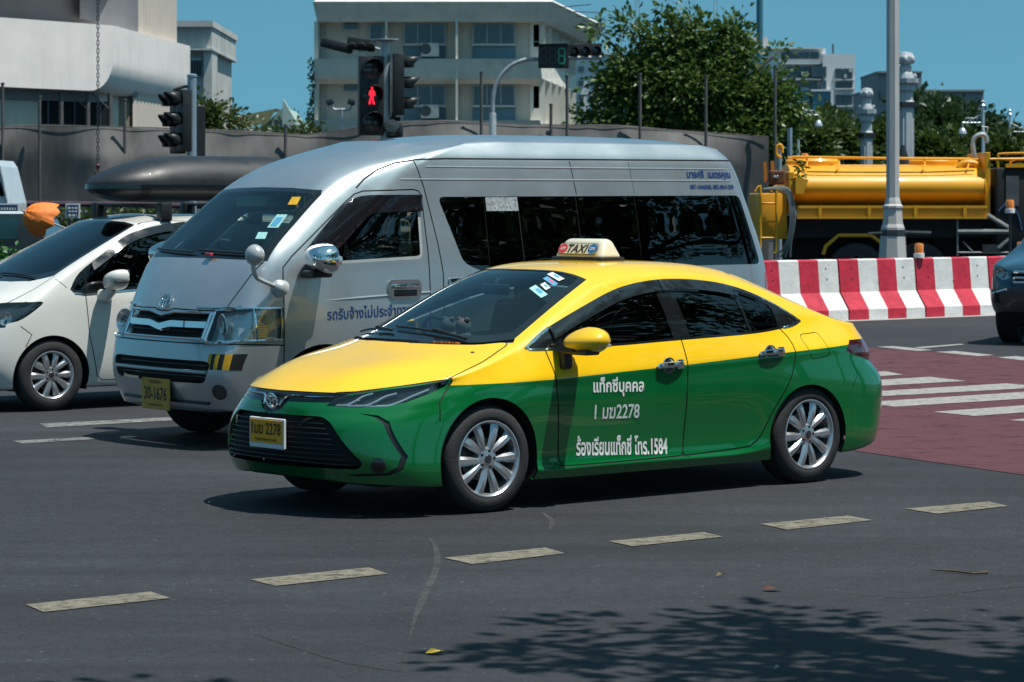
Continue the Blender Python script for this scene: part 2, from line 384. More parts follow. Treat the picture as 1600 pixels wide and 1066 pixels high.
# ------------------------------------------------------------------ ground, road markings
def sheet(name, poly, z, m, kind='structure'):
    me = bpy.data.meshes.new(name); me.from_pydata([(p[0], p[1], z) for p in poly], [], [list(range(len(poly)))])
    return tag(link_mesh(name, me, m), kind=kind)
def asphalt():
    m = mat('asphalt', (.040, .042, .046), .86, var=.0); t = m.node_tree; L = t.links; b = t.nodes['Principled BSDF']; N = t.nodes.new
    tc = N('ShaderNodeTexCoord')
    def noise(sc, det=5, st=(1, 1, 1), ro=.6, rot=0):
        mp = N('ShaderNodeMapping'); mp.inputs['Scale'].default_value = st; mp.inputs['Rotation'].default_value = (0, 0, rot); L.new(tc.outputs['Object'], mp.inputs[0]); n = N('ShaderNodeTexNoise'); n.inputs['Scale'].default_value = sc
        n.inputs['Detail'].default_value = det; n.inputs['Roughness'].default_value = ro; L.new(mp.outputs[0], n.inputs[0]); return n.outputs[0]
    def ramp(x, a, b_, ca, cb):
        r = N('ShaderNodeMapRange'); L.new(x, r.inputs[0]); r.inputs[1].default_value = a; r.inputs[2].default_value = b_; r.inputs[3].default_value = ca; r.inputs[4].default_value = cb; return r.outputs[0]
    def mul(x, y):
        k = N('ShaderNodeMath'); k.operation = 'MULTIPLY'; L.new(x, k.inputs[0]); L.new(y, k.inputs[1]); return k.outputs[0]
    big = ramp(noise(.35, 6), .3, .7, .74, 1.28); lane = ramp(noise(.9, 5, (.22, 1.6, 1), .6, R(-7)), .3, .7, .76, 1.28); fine = ramp(noise(70, 4, ro=.75), .25, .75, .40, 1.75); mid = mul(ramp(noise(9, 5), .3, .7, .84, 1.16), ramp(noise(26, 5, ro=.8), .3, .7, .66, 1.38))
    sp = N('ShaderNodeTexVoronoi'); sp.inputs['Scale'].default_value = 15; L.new(tc.outputs['Object'], sp.inputs[0]); spk = ramp(sp.outputs['Distance'], .13, .21, 2.7, 1.0)
    sw = N('ShaderNodeMath'); sw.operation = 'GREATER_THAN'; L.new(noise(16, 3), sw.inputs[0]); sw.inputs[1].default_value = .58
    mx = N('ShaderNodeMix'); mx.data_type = 'FLOAT'; L.new(sw.outputs[0], mx.inputs[0]); mx.inputs[2].default_value = 1; L.new(spk, mx.inputs[3])
    v = mul(mul(mul(big, lane), mul(fine, mid)), mx.outputs[0])
    c = N('ShaderNodeMix'); c.data_type = 'RGBA'; c.blend_type = 'MULTIPLY'; c.inputs[0].default_value = 1; c.inputs[6].default_value = (.0225, .0245, .0285, 1); L.new(v, c.inputs[7]); L.new(c.outputs[2], b.inputs['Base Color'])
    bn = N('ShaderNodeBump'); bn.inputs['Strength'].default_value = .55; bn.inputs['Distance'].default_value = .008; L.new(noise(85, 3), bn.inputs['Height']); L.new(bn.outputs[0], b.inputs['Normal'])
    b.inputs['Specular IOR Level'].default_value = .35
    return m
def worn(name, c, wear=.42, sc=7., soft=.10, grit=True):
    """road paint rubbed through to the asphalt"""
    m = mat(name, c, .75, var=.16, vs=18, bump=.3, bs=70); t = m.node_tree; L = t.links; N = t.nodes.new; b = t.nodes['Principled BSDF']; o = t.nodes['Material Output']
    tc = N('ShaderNodeTexCoord'); n = N('ShaderNodeTexNoise'); n.inputs['Scale'].default_value = sc; n.inputs['Detail'].default_value = 9; n.inputs['Roughness'].default_value = .78; L.new(tc.outputs['Object'], n.inputs[0])
    r = N('ShaderNodeMapRange'); L.new(n.outputs[0], r.inputs[0]); r.inputs[1].default_value = wear - soft; r.inputs[2].default_value = wear + soft
    tr = N('ShaderNodeBsdfTransparent'); mx = N('ShaderNodeMixShader'); L.new(r.outputs[0], mx.inputs[0]); L.new(tr.outputs[0], mx.inputs[1]); L.new(b.outputs[0], mx.inputs[2]); L.new(mx.outputs[0], o.inputs[0])
    return m
M['asphalt'] = asphalt()
M['roadwhite'] = worn('worn white road paint', (.185, .168, .125), .415, 11, .12); M['roadwhite2'] = worn('crosswalk paint', (.30, .29, .27), .385, 8)
M['roadred'] = worn('red road coating', (.088, .022, .028), .34, 3., .16); M['scuff'] = worn('pale tyre scuff', (.075, .075, .073), .50, 4.5, .30); M['kerbstone'] = mat('kerb concrete', (.33, .32, .30), .85, var=.2, vs=5, bump=.2)
M['faint'] = worn('faded road paint', (.22, .22, .21), .46, 6, .12); M['crack'] = worn('tar crack filler', (.026, .026, .026), .52, 5, .15)
sheet('ground', [(-900, -120), (900, -120), (900, 4000), (-900, 4000)], 0, M['asphalt'])
def ext(a, b, k): return a + (b - a) * k
A, B_, C_, D = gp(1360, 543.6), gp(1600, 560.5), gp(1327, 704), gp(1600, 743)
sheet('crossing_surface', [ext(A, B_, -1.2), ext(A, B_, 4), ext(C_, D, 4), ext(C_, D, -.8)], .004, M['roadred'])
def marking(pts, m, name='road_marking', z=.008, k=None): return sheet(name, [gp(u, v) for u, v in pts], z, m)
for q in ([(1330, 585), (1384, 581.4), (1411, 586.5), (1330, 592)], [(1340, 597), (1452, 590), (1510, 596.5), (1340, 606)], [(1340, 614.5), (1572, 600.3), (1640, 606), (1340, 622.5)], [(1340, 630.5), (1625, 612), (1700, 618), (1399, 637)], [(1458, 645), (1650, 631), (1700, 638.5), (1523, 651.5)], [(1577, 658), (1700, 646), (1760, 652), (1650, 663)]):
    marking(q, M['roadwhite2'], 'crossing_stripe')
for q in ([(1369, 543), (1395, 541.8), (1458, 548), (1434, 549.5)], [(1462, 551), (1492, 549.3), (1554, 556), (1528, 557.6)], [(1558, 559.5), (1588, 557.5), (1650, 565), (1622, 567)], [(1428, 544), (1502, 538.2), (1506, 539.6), (1440, 545.4)]):
    marking(q, M['roadwhite2'], 'edge_marking')
for q in ([(40, 946), (235, 926), (266, 936), (68, 958)], [(391, 907), (576, 888), (606, 898), (430, 917)], [(694, 873), (852, 857), (883, 866), (738, 883)], [(951, 847), (1100, 833), (1129, 840), (988, 855)], [(1188, 820), (1325, 807), (1363, 814), (1230, 829)], [(1414, 796), (1545, 785), (1575, 792), (1465, 804)]):
    marking(q, M['roadwhite'], 'lane_dash', .005)
marking([(62, 663), (282, 652), (292, 656.5), (72, 669)], M['faint'], 'stop_line', .005); marking([(20, 690), (135, 684), (150, 687), (35, 694)], M['faint'], 'stop_line', .005)
def scuff(pts, w, m, z=.003, name='tyre_scuff'):
    P = [gp(u, v).xy for u, v in pts]; b = band([tuple(p) for p in cr([tuple(p) for p in P], 5)], w); n = len(b) // 2
    for i in range(n):
        k = min(1, 4 * min(i, n - 1 - i) / n + .04); c = (b[i] + b[2 * n - 1 - i]) / 2; b[i] = c + (b[i] - c) * k; b[2 * n - 1 - i] = c + (b[2 * n - 1 - i] - c) * k
    me = bpy.data.meshes.new(name)
    me.from_pydata([(p.x, p.y, z) for p in b], [], [(i, i + 1, 2 * n - 2 - i, 2 * n - 1 - i) for i in range(n - 1)]); return tag(link_mesh(name, me, m), kind='structure')
scuff([(668, 838), (680, 856), (683, 878), (676, 905), (664, 930), (650, 962), (640, 1000)], .034, M['scuff'])
scuff([(845, 800), (862, 815), (858, 830)], .03, M['scuff'])
scuff([(380, 985), (470, 1015), (560, 1040), (700, 1060)], .018, M['crack'], name='road_crack'); scuff([(1300, 925), (1420, 935), (1560, 920), (1700, 912)], .014, M['crack'], name='road_crack')
# ------------------------------------------------------------------ the yellow and green taxi
def car_paint(name, c, metal=.0, rough=.32, var=.03):
    return mat(name, c, rough, metal, coat=1., var=var, vs=3.5, rvar=.03, coatr=.025)
def emblem(root, o, ax, up, w, h, m, name='emblem'):
    """three interlocked ovals"""
    ax, up = Vector(ax).normalized(), Vector(up).normalized(); b = MB(); o = Vector(o)
    def oval(cx, cy, rx, ry, r):
        b.tube([o + ax * (cx + rx * math.cos(t)) + up * (cy + ry * math.sin(t)) for t in [2 * math.pi * k / 28 for k in range(29)]], r, 6, False)
    oval(0, 0, w / 2, h / 2, h * .055); oval(0, h * .20, w * .36, h * .17, h * .045); oval(0, -h * .03, w * .15, h * .42, h * .045)
    return b.build(name, m, root, True)
def build_taxi():
    root = empty('taxi_car', (-.696, 17.43, 0), R(180 + 40.8), 'yellow over green taxi sedan with a lit-up style roof sign, nearest car on the road', 'taxi')
    root['label'] = 'glossy taxi sedan, yellow above and green below, with white Thai lettering on its doors'
    yel = car_paint('yellow car paint', (.93, .55, .001), rough=.38); grn = car_paint('green metallic car paint', (.0005, .155, .032), .22, .22)
    V = []; ix = {}
    def P(k, x, y, z): ix[k] = len(V); V.append((x, y, z)); return ix[k]
    # perimeter rows, front centre -> along the left flank -> rear centre (x, y, z)
    top = [(.905, 0, .703), (.868, .25, .706), (.775, .44, .715), (.575, .645, .742), (.255, .832, .79), (-.02, .825, .862),
           (-.30, .775, .955), (-.60, .815, .948), (-1.05, .818, .942), (-1.60, .822, .955), (-2.10, .82, .968), (-2.45, .80, .988), (-2.75, .765, 1.012), (-3.10, .705, 1.040),
           (-3.34, .655, 1.005), (-3.455, .59, .945), (-3.53, .42, .958), (-3.56, .2, .965), (-3.565, 0, .967)]
    r3 = [(.935, 0, .625), (.905, .25, .625), (.815, .46, .63), (.62, .69, .652), (.30, .845, .69), (0, .868, .745),
          (-.35, .873, .775), (-.62, .873, .778), (-1.05, .873, .79), (-1.6, .874, .812), (-2.1, .876, .832), (-2.45, .882, .85), (-2.78, .874, .865), (-3.12, .835, .88),
          (-3.35, .765, .865), (-3.50, .645, .82), (-3.60, .45, .815), (-3.615, .2, .82), (-3.62, 0, .82)]
    r2 = [(.958, 0, .50), (.935, .27, .50), (.86, .52, .50), (.655, .745, .52), (.32, .872, .56), (0, .888, .60),
          (-.37, .882, .60), (-.64, .874, .57), (-1.05, .872, .57), (-1.6, .874, .58), (-2.1, .878, .60), (-2.45, .890, .63), (-2.78, .893, .655), (-3.12, .872, .655),
          (-3.43, .80, .635), (-3.61, .665, .62), (-3.67, .44, .60), (-3.69, .2, .60), (-3.69, 0, .60)]
    r1 = [(.955, 0, .34), (.93, .28, .34), (.86, .54, .34), (.665, .77, .35), (.335, .878, .38), (0, .888, .42),
          (-.38, .876, .38), (-.65, .866, .345), (-1.05, .864, .34), (-1.6, .866, .345), (-2.1, .872, .36), (-2.43, .884, .39), (-2.78, .89, .43), (-3.12, .872, .42),
          (-3.42, .805, .40), (-3.59, .66, .39), (-3.66, .44, .39), (-3.68, .2, .39), (-3.68, 0, .39)]
    r0 = [(.86, 0, .215), (.845, .27, .21), (.80, .52, .20), (.63, .755, .19), (.34, .868, .175), (0, .86, .175),
          (-.38, .848, .17), (-.65, .842, .165), (-1.05, .84, .165), (-1.6, .84, .165), (-2.1, .842, .165), (-2.4, .85, .17), (-2.78, .858, .18), (-3.12, .85, .18),
          (-3.38, .80, .22), (-3.52, .65, .25), (-3.57, .42, .26), (-3.58, .2, .26), (-3.58, 0, .26)]
    rb = [(x * .93 - .02, y * .93, z + .02) for x, y, z in r0]
    rs = [tuple(a * .55 + b * .45 for a, b in zip(p, q)) for p, q in zip(r0, r1)]; rs = [(x, (.872 if 5 < c < 11 else y + (.012 if c > 1 else 0)), z if not 5 < c < 11 else .225) for c, (x, y, z) in enumerate(rs)]
    for c in range(6, 11): r1[c] = (r1[c][0], .848, .31)
    r25 = [tuple(a * .65 + b * .35 for a, b in zip(p, q)) for p, q in zip(r3, r2)]
    for c in range(14, 19): r25[c] = (r3[c][0] - .004, r3[c][1] + .004, .755)
    rows = [rb, r0, rs, r1, r2, r25, r3, top]; n = 19
    for r, row in enumerate(rows):
        for c in range(n): P((r, c), *row[c])
    Q = [(ix[r, c], ix[r, c + 1], ix[r + 1, c + 1], ix[r + 1, c]) for r in range(7) for c in range(n - 1)]
    # upper surface: stations of (centre, inner, outer) and an edge vertex that may be shared with the flank
    T = lambda c: ix[7, c]
    st = [[T(0), T(1), T(2), T(3)],
          [P('h10', .66, 0, .805), P('h11', .64, .25, .808), P('h12', .56, .46, .812), T(4)],
          [P('h20', .36, 0, .885), P('h21', .34, .27, .893), P('h22', .26, .54, .890), T(5)],
          [P('h30', .02, 0, .985), P('h31', -.02, .28, .985), P('h32', -.14, .54, .975), T(6)],
          [P('w40', -.46, 0, 1.212), P('w41', -.48, .26, 1.208), P('w42', -.56, .48, 1.19), P('w43', -.66, .705, 1.128)],
          [P('w50', -.96, 0, 1.398), P('w51', -.98, .25, 1.395), P('w52', -1.05, .46, 1.376), P('w53', -1.12, .605, 1.318)],
          [P('r60', -1.50, 0, 1.437), P('r61', -1.50, .24, 1.434), P('r62', -1.50, .45, 1.416), P('r63', -1.55, .580, 1.366)],
          [P('r70', -2.00, 0, 1.428), P('r71', -2.00, .24, 1.424), P('r72', -2.00, .45, 1.405), P('r73', -2.02, .582, 1.350)],
          [P('r80', -2.42, 0, 1.375), P('r81', -2.42, .24, 1.370), P('r82', -2.42, .45, 1.345), P('r83', -2.43, .605, 1.275)],
          [P('b90', -2.84, 0, 1.235), P('b91', -2.82, .25, 1.233), P('b92', -2.79, .46, 1.213), P('b93', -2.78, .65, 1.155)],
          [P('b00', -3.24, 0, 1.075), P('b01', -3.22, .26, 1.076), P('b02', -3.17, .49, 1.072), T(13)],
          [P('t10', -3.44, 0, 1.022), P('t11', -3.43, .25, 1.022), P('t12', -3.40, .46, 1.018), T(14)],
          [T(18), T(17), T(16), T(15)]]
    for a, b in zip(st, st[1:]):
        for k in range(3): Q.append((a[k], b[k], b[k + 1], a[k + 1]))
    rail = [T(6)] + [st[k][3] for k in range(4, 10)] + [T(13)]; belt = [T(c) for c in range(6, 14)]
    mid = [belt[0]] + [P(('m', k), *(Vector(V[rail[k]]) * .5 + Vector(V[belt[k]]) * .5 + Vector((0, .016, 0)))) for k in range(1, 7)] + [belt[7]]
    for a, b in ((belt, mid), (mid, rail)):
        for k in range(7): Q.append((a[k], a[k + 1], b[k + 1], b[k]))
    cre = {}
    def crl(ids, w):
        for a, b in zip(ids, ids[1:]): cre[(a, b)] = w
    crl([T(c) for c in range(0, 5)], .45); crl([T(c) for c in range(15, 19)], .15); crl(belt[1:7], .25); crl([ix[1, c] for c in range(n)], .5); crl([ix[2, c] for c in range(5, 12)], .9); crl([ix[6, c] for c in range(4, 14)], .35); crl([ix[5, c] for c in range(13, 19)], .6)
    crl([T(4), T(5), T(6)], .1)
    s = Skin(V, Q, 3, 2, cre)
    # ---- outlines
    split_pts = [(1.1, .80), (.284, .752), (-.168, .752), (-.479, .757), (-1.013, .780), (-1.591, .803), (-2.39, .845), (-3.055, .875), (-3.9, .93)]
    def spl(x):
        for (a, za), (b, zb) in zip(split_pts, split_pts[1:]):
            if a >= x >= b: return za + (zb - za) * (a - x) / (a - b)
        return .8
    mi = lambda f: 0 if f.calc_center_median().z > spl(f.calc_center_median().x) else 1
    UP = lambda c, n: n.z > .05 and c.z > .6
    dlo_top = [(-.34, .948), (-.564, 1.062), (-.97, 1.203), (-1.236, 1.280), (-1.487, 1.318), (-1.714, 1.328), (-1.95, 1.316), (-2.164, 1.286), (-2.372, 1.228), (-2.562, 1.145), (-2.735, 1.04)]
    dlo_bot = [(-2.735, 1.040), (-2.66, 1.015), (-2.54, .998), (-2.21, .972), (-1.48, .950), (-1.04, .936), (-.45, .930), (-.36, .935)]
    dt = [tuple(p) for p in cr(dlo_top, 5)]; db = [tuple(p) for p in cr(dlo_bot, 5)]
    dlo = dt + db[1:-1]
    def topz(x):
        for (a, za), (b, zb) in zip(dt, dt[1:]):
            if a >= x >= b: return za + (zb - za) * (a - x) / (a - b + 1e-9)
        return .95
    def botz(x):
        for (b, zb), (a, za) in zip(db, db[1:]):
            if a >= x >= b: return za + (zb - za) * (a - x) / (a - b + 1e-9)
        return .94
    def pane(x0, x1, up, dn=.016, k0=0, k1=0):     # between x0 (front) and x1 (rear)
        N = 14; xs = [x0 + (x1 - x0) * i / N for i in range(N + 1)]
        return [(x + k0, topz(x) - up) for x in xs if topz(x) - up > botz(x) + dn] + [(x, botz(x) + dn) for x in xs[::-1] if topz(x) - up > botz(x) + dn]
    visf = pane(-.62, -1.575, .010); visf = [(x, topz(x) - .008) for x in [-.56 - i * .0725 for i in range(15)]] + [(x, max(topz(x) - .075, botz(x) + .02)) for x in [-.56 - i * .0725 for i in range(15)]][::-1]
    visr = [(x, topz(x) - .008) for x in [-1.585 - i * .07 for i in range(13)]] + [(x, topz(x) - .075 + .055 * max(0, (-2.2 - x) / .25)) for x in [-1.585 - i * .07 for i in range(13)]][::-1]
    fd = [(-.478, .94), (-.485, .90), (-.509, .768), (-.540, .45), (-.552, .29), (-.575, .252), (-.64, .236), (-1.56, .242), (-1.578, .26), (-1.592, .50), (-1.600, .771), (-1.597, .95)]
    rd = [(-1.597, .95), (-1.600, .771), (-1.592, .50), (-1.578, .26), (-1.60, .243), (-2.10, .262), (-2.19, .285), (-2.256, .335), (-2.36, .49), (-2.496, .669), (-2.545, .80), (-2.556, .87), (-2.545, .94), (-2.50, 1.0)]
    fdo = [tuple(p) for p in cr(fd[:-1], 4)]; rdo = [tuple(p) for p in cr(rd[3:], 4)]
    fuel = rnd_poly([(-2.655, .955), (-2.85, .965), (-2.885, .815), (-2.70, .795)], .035)
    HF = lambda c, n: n.x > .14 and c.x > .24
    RE = lambda c, n: n.x < -.1 and c.x < -3.36
    SLF = lambda c, n: n.y > .25 and c.x > -3.7
    hood = [(.915, -.1), (.912, 0), (.872, .25), (.78, .435), (.575, .635), (.275, .818), (.12, .80), (-.01, .785), (-.16, .745), (-.27, .70), (-.12, .58), (.0, .40), (.06, .2), (.075, 0), (.075, -.1)]
    hood = hood[:2] + [tuple(p) for p in cr(hood[1:6], 5)][1:] + [tuple(p) for p in cr(hood[6:13], 4)] + hood[13:]
    ws_o = [(.035, -.1), (.035, 0), (.02, .2), (-.035, .40), (-.15, .575), (-.325, .705), (-.62, .645), (-.92, .578), (-1.06, .540), (-1.015, .42), (-.965, .2), (-.95, 0), (-.95, -.1)]
    ws_o = ws_o[:1] + [tuple(p) for p in cr(ws_o[1:6], 5)] + [tuple(p) for p in cr(ws_o[6:9], 4)] + [tuple(p) for p in cr(ws_o[9:12], 5)] + ws_o[-1:]
    ws_i = [(-.055, -.1), (-.055, 0), (-.07, .2), (-.125, .38), (-.22, .535), (-.36, .645), (-.62, .600), (-.90, .54), (-1.015, .505), (-.985, .40), (-.945, .2), (-.93, 0), (-.93, -.1)]
    ws_i = ws_i[:1] + [tuple(p) for p in cr(ws_i[1:6], 5)] + [tuple(p) for p in cr(ws_i[6:9], 4)] + [tuple(p) for p in cr(ws_i[9:12], 5)] + ws_i[-1:]
    WS = lambda c, n: n.x > .2 and c.z > .93
    RW = lambda c, n: n.x < -.15 and c.z > 1.0
    rw = [(-2.46, -.1), (-2.46, 0), (-2.47, .25), (-2.52, .50), (-2.80, .56), (-3.10, .60), (-3.17, .45), (-3.20, .2), (-3.21, 0), (-3.21, -.1)]
    lamp = [(.40, .638), (.43, .672), (.48, .695), (.60, .722), (.72, .748), (.79, .769), (.822, .782), (.815, .745), (.79, .705), (.745, .660), (.69, .640), (.55, .632)]
    grille = rnd_poly([(-.1, .580), (.41, .578), (.48, .54), (.665, .32), (.635, .285), (-.1, .275)], .03)
    band_u = [(-.1, .712), (.0, .712), (.25, .713), (.42, .712), (.49, .704), (.44, .672), (.42, .655), (.13, .652), (.085, .602), (.0, .585), (-.1, .59)]
    fogc = [(.585, .602), (.68, .590), (.735, .555), (.775, .46), (.815, .36), (.805, .285), (.765, .252), (.62, .243), (.56, .247), (.62, .258), (.755, .268), (.79, .30), (.797, .36), (.758, .455), (.72, .54), (.672, .580)]
    tail = [(-3.05, .835), (-3.14, .906), (-3.36, .905), (-3.75, .900), (-3.75, .76), (-3.42, .765), (-3.20, .80)]
    tailr = [(.30, .80), (.30, .893), (.9, .905), (.9, .76), (.5, .77)]
    arch_f = [(0 + .378 * math.cos(t), .305 + .366 * math.sin(t)) for t in [R(-60 + 300 * k / 44) for k in range(45)]]
    arch_r = [(-2.68 + .350 * math.cos(t), .305 + .332 * math.sin(t)) for t in [R(-60 + 300 * k / 44) for k in range(45)]]
    LOW = lambda c, n: c.z < .75 and c.y > .3
    g = .009
    gaps = [band(fdo, g), band([tuple(p) for p in cr([(-1.597, .955), (-1.600, .771), (-1.592, .50), (-1.578, .25)], 5)], g), band(rdo, g), band(fuel + fuel[:1], .005)]
    bumper_seam = [(.262, .80), (.25, .775), (.355, .655), (.37, .55)]
    regs = [('hole', 'y', arch_f, LOW), ('hole', 'y', arch_r, LOW)]
    regs += [('glass_f', 'y', pane(-.625, -1.535, .075), LEFT), ('glass_r', 'y', pane(-1.68, -2.21, .072), LEFT), ('glass_r2', 'y', pane(-2.235, -2.50, .03), LEFT)]
    regs += [('visor', 'y', visf, LEFT), ('visor', 'y', visr, LEFT), ('chrome', 'y', band([(x, z + .004) for x, z in db if x < -2.52], .014), LEFT), ('chrome2', 'y', band([(x, z + .004) for x, z in db if x > -.62], .012), LEFT), ('chrome', 'y', band([(x, z - .004) for x, z in dt[-14:]], .013), LEFT), ('chrome2', 'y', band([(x, z - .006) for x, z in dt[:6]], .016), LEFT), ('dlo', 'y', dlo, LEFT)]
    regs += [('gap', 'y', p, SLF) for p in gaps]
    regs += [('ws', 'z', ws_i, WS), ('frit', 'z', ws_o, WS), ('rw', 'z', rw, RW)]
    regs += [('lamp', 'x', lamp, HF), ('grille', 'x', grille, HF), ('band', 'x', band_u, HF), ('fog', 'x', fogc, HF), ('tail2', 'y', [(-3.27, .795), (-3.29, .885), (-3.75, .885), (-3.75, .79)], lambda c, n: n.y > .12 and c.x < -3), ('tail', 'y', tail, lambda c, n: n.y > .12 and c.x < -3), ('tail', 'x', tailr, RE)]
    regs += [('gap', 'z', band(hood[2:-2], g), lambda c, n: n.z > .12 and c.z > .66), ('gap', 'y', band(bumper_seam, g), LEFT), ('gap', 'y', band([(-3.1, .84), (-3.16, .68), (-3.1, .6)], .005), LEFT)]
    regs += [('front_door', 'y', fdo + [(-1.6, .955), (-.45, .955)], LEFT), ('rear_door', 'y', [(-1.597, .955), (-1.600, .771), (-1.592, .50), (-1.578, .25)] + rdo[1:], LEFT)]
    regs += [('hood', 'z', hood, lambda c, n: n.z > .12 and c.z > .66), ('cowl', 'z', [(.09, -.1), (.09, 0), (.07, .2), (.0, .42), (-.12, .60), (-.30, .73), (-.34, .70), (-.2, .5), (-.1, -.1)], lambda c, n: n.z > .3 and c.z > .9)]
    regs += [('bumper', 'y', [(2, 0), (2, .9), (.262, .9), (.25, .775), (.355, .655), (.37, .3), (.36, 0)], lambda c, n: c.x > .2)]
    s.cut('y', split_pts, lambda c, n: n.y > .15, closed=False)
    G = s.split(regs)
    rp = lambda key, name, m, side=None, **k: s.part(G.get(key, []), name, m, root, side, **k)
    rp(None, 'body', [yel, grn], mi=mi)
    rp('hood', 'hood', [yel]); rp('bumper', 'front_bumper', [grn]); rp('gap', 'panel_seam', M['seam'], push=-.004)
    rp('cowl', 'cowl', M['blackplastic'], push=-.012)
    doors = {}
    for sg in (1, -1):
        doors[sg] = rp('front_door', 'front_door', [yel, grn], sg, mi=mi); doors[2 * sg] = rp('rear_door', 'rear_door', [yel, grn], sg, mi=mi)
        for k, nm in (('glass_f', 'door_window'), ('glass_r', 'door_window'), ('glass_r2', 'door_window')): rp(k, nm, M['tint'], sg, push=-.006)
        rp('dlo', 'window_surround', M['glossblack'], sg, push=-.001); rp('visor', 'rain_visor', M['visor'], sg, push=.014, thick=.004); rp('chrome', 'window_trim', M['chrome'], sg, push=.004, thick=.006); rp('chrome2', 'window_trim', M['chrome'], sg, push=.004, thick=.006)
        hl = rp('lamp', 'headlight', M['glossblack'], sg, push=-.03)
        le = s.part(G['lamp'], 'lens', M['clear'], hl, sg, push=.001)
        js = MB()
        for a, b_ in ((.455, .56), (.55, .655), (.645, .745)):
            pts = []
            for y, z in cr([(a, .646), (a + .045, .648), (a + .075, .668), (a + .10, .698), (a + .135, .715 if a < .6 else .735)], 4):
                p = s.front(y, z, -.010)
                if p and p.x > .15: pts.append((p.x, p.y * sg, p.z))
            if len(pts) > 2: js.tube(pts, .0065, 6)
        js.tube([(p.x, p.y * sg, p.z) for p in [s.front(.45 + .012 * k, .645, -.012) for k in range(20)] if p], .005, 6)
        js.build('light_strip', M['silver_lamp'], hl, True)
        tl = rp('tail', 'tail_light', M['darkred'], sg); s.part(G.get('tail2', []), 'red_lens', M['tailred'], tl, sg)
        arch_lip(s, 0, .305, .367, M['black'], root, sides=(sg,)); arch_lip(s, -2.68, .305, .334, M['black'], root, sides=(sg,))
        # door mirror
        b = bmesh.new(); bmesh.ops.create_icosphere(b, subdivisions=3, radius=1)
        for v in b.verts:
            x, y, z = v.co
            k = 1.0 if x < 0 else 1 - .25 * x
            v.co = Vector((-.645 + x * .125 + .02 * y * y, (1.01 + y * .165), .985 + .084 * z * k + .012 * y - .012 * (x > 0) * x))
            if v.co.x < -.71: v.co.x = -.71 - (v.co.x + .71) * .1
        hs_ = MB(); hs_.bm(b); hs_.v = [Vector((p.x, p.y * sg, p.z)) for p in hs_.v]; mir = hs_.build('door_mirror', yel, root, True, angle=60)
        MB().prism([(-.53, .925), (-.60, .925), (-.585, .965), (-.545, .98)], .17, Matrix(((1, 0, 0, 0), (0, 0, sg, sg * .83), (0, 1, 0, 0), (0, 0, 0, 1)))).rbox((-.66, .86, .905), (-.545, 1.10, .94), .012, Matrix.Diagonal((1, sg, 1, 1))).rbox((-.625, .845, .815), (-.555, .90, .95), .015, Matrix.Diagonal((1, sg, 1, 1))).build('mirror_foot', M['blackplastic'], mir, True)
        MB().add([(-.718, sg * (.90), .955), (-.718, sg * 1.09, .96), (-.718, sg * 1.085, 1.045), (-.718, sg * .91, 1.04)], [(0, 1, 2, 3)]).build('mirror_glass', M['chrome'], mir)
        MB().rbox((-.70, 1.07, .955), (-.60, 1.155, .972), .005, Matrix.Diagonal((1, sg, 1, 1))).build('turn_signal', M['silver_lamp'], mir)
        if sg == -1:      # the far mirror is folded in
            pv = Vector((-.60, -.90, 0)); mir.matrix_local = Matrix.Translation(pv) @ Matrix.Rotation(R(-78), 4, 'Z') @ Matrix.Translation(-pv)
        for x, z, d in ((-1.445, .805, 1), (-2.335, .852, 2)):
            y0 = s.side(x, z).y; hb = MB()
            pts = [(x + .105, y0 + .006, z - .010), (x + .085, y0 + .016, z + .000), (x, y0 + .020, z + .004), (x - .08, y0 + .017, z + .008), (x - .11, y0 + .006, z + .006)]
            hb.tube([(a, b_ * sg, c) for a, b_, c in cr(pts, 4)], [.012 + .010 * min(i, 16 - i) / 8 for i in range(17)], 8)
            hb.rbox((x - .115, y0 - .02, z - .026), (x - .062, y0 + .014, z + .036), .008, Matrix.Diagonal((1, sg, 1, 1)))
            dh = hb.build('door_handle', M['chrome'], doors[d * sg], True)
            MB().lathe([(0, 0), (.036, 0), (.042, .004), (.042, .008), (.050, .008), (.052, .0)], 24, Matrix.Translation((x + .005, sg * (y0 - .002), z)) @ Matrix.Rotation(R(-90 * sg), 4, 'X')).build('handle_recess', M['chrome'], dh, True)
            MB().lathe([(0, .004), (.034, .004)], 20, Matrix.Translation((x + .005, sg * (y0), z)) @ Matrix.Rotation(R(-90 * sg), 4, 'X')).build('recess_shade_disc', M['darkmetal'], dh)  # dark disc: shade inside the chrome handle cup, put in as colour
    # glazing front and rear
    rp('ws', 'windscreen', M['wscreen'], push=-.003); rp('frit', 'windscreen_surround', M['glossblack']); rp('rw', 'rear_window', M['tint'])
    # nose
    gr = rp('grille', 'lower_grille', M['black'], push=-.035); sl_ = MB()
    for k in range(9):
        z = .302 + .030 * k; hw = .60 - (z - .29) * .70; pts = []
        for i in range(25):
            y = -hw + 2 * hw * i / 24; p = s.front(abs(y), z, -.016)
            if p: pts.append((p.x, y, p.z))
        sl_.tube(pts, .0045, 6)
    sl_.build('slats', M['blackplastic'], gr, True)
    rp('band', 'upper_grille', M['glossblack'], push=-.006); [rp('fog', 'fog_light_surround', M['blackplastic'], sg, push=-.008) for sg in (1, -1)]
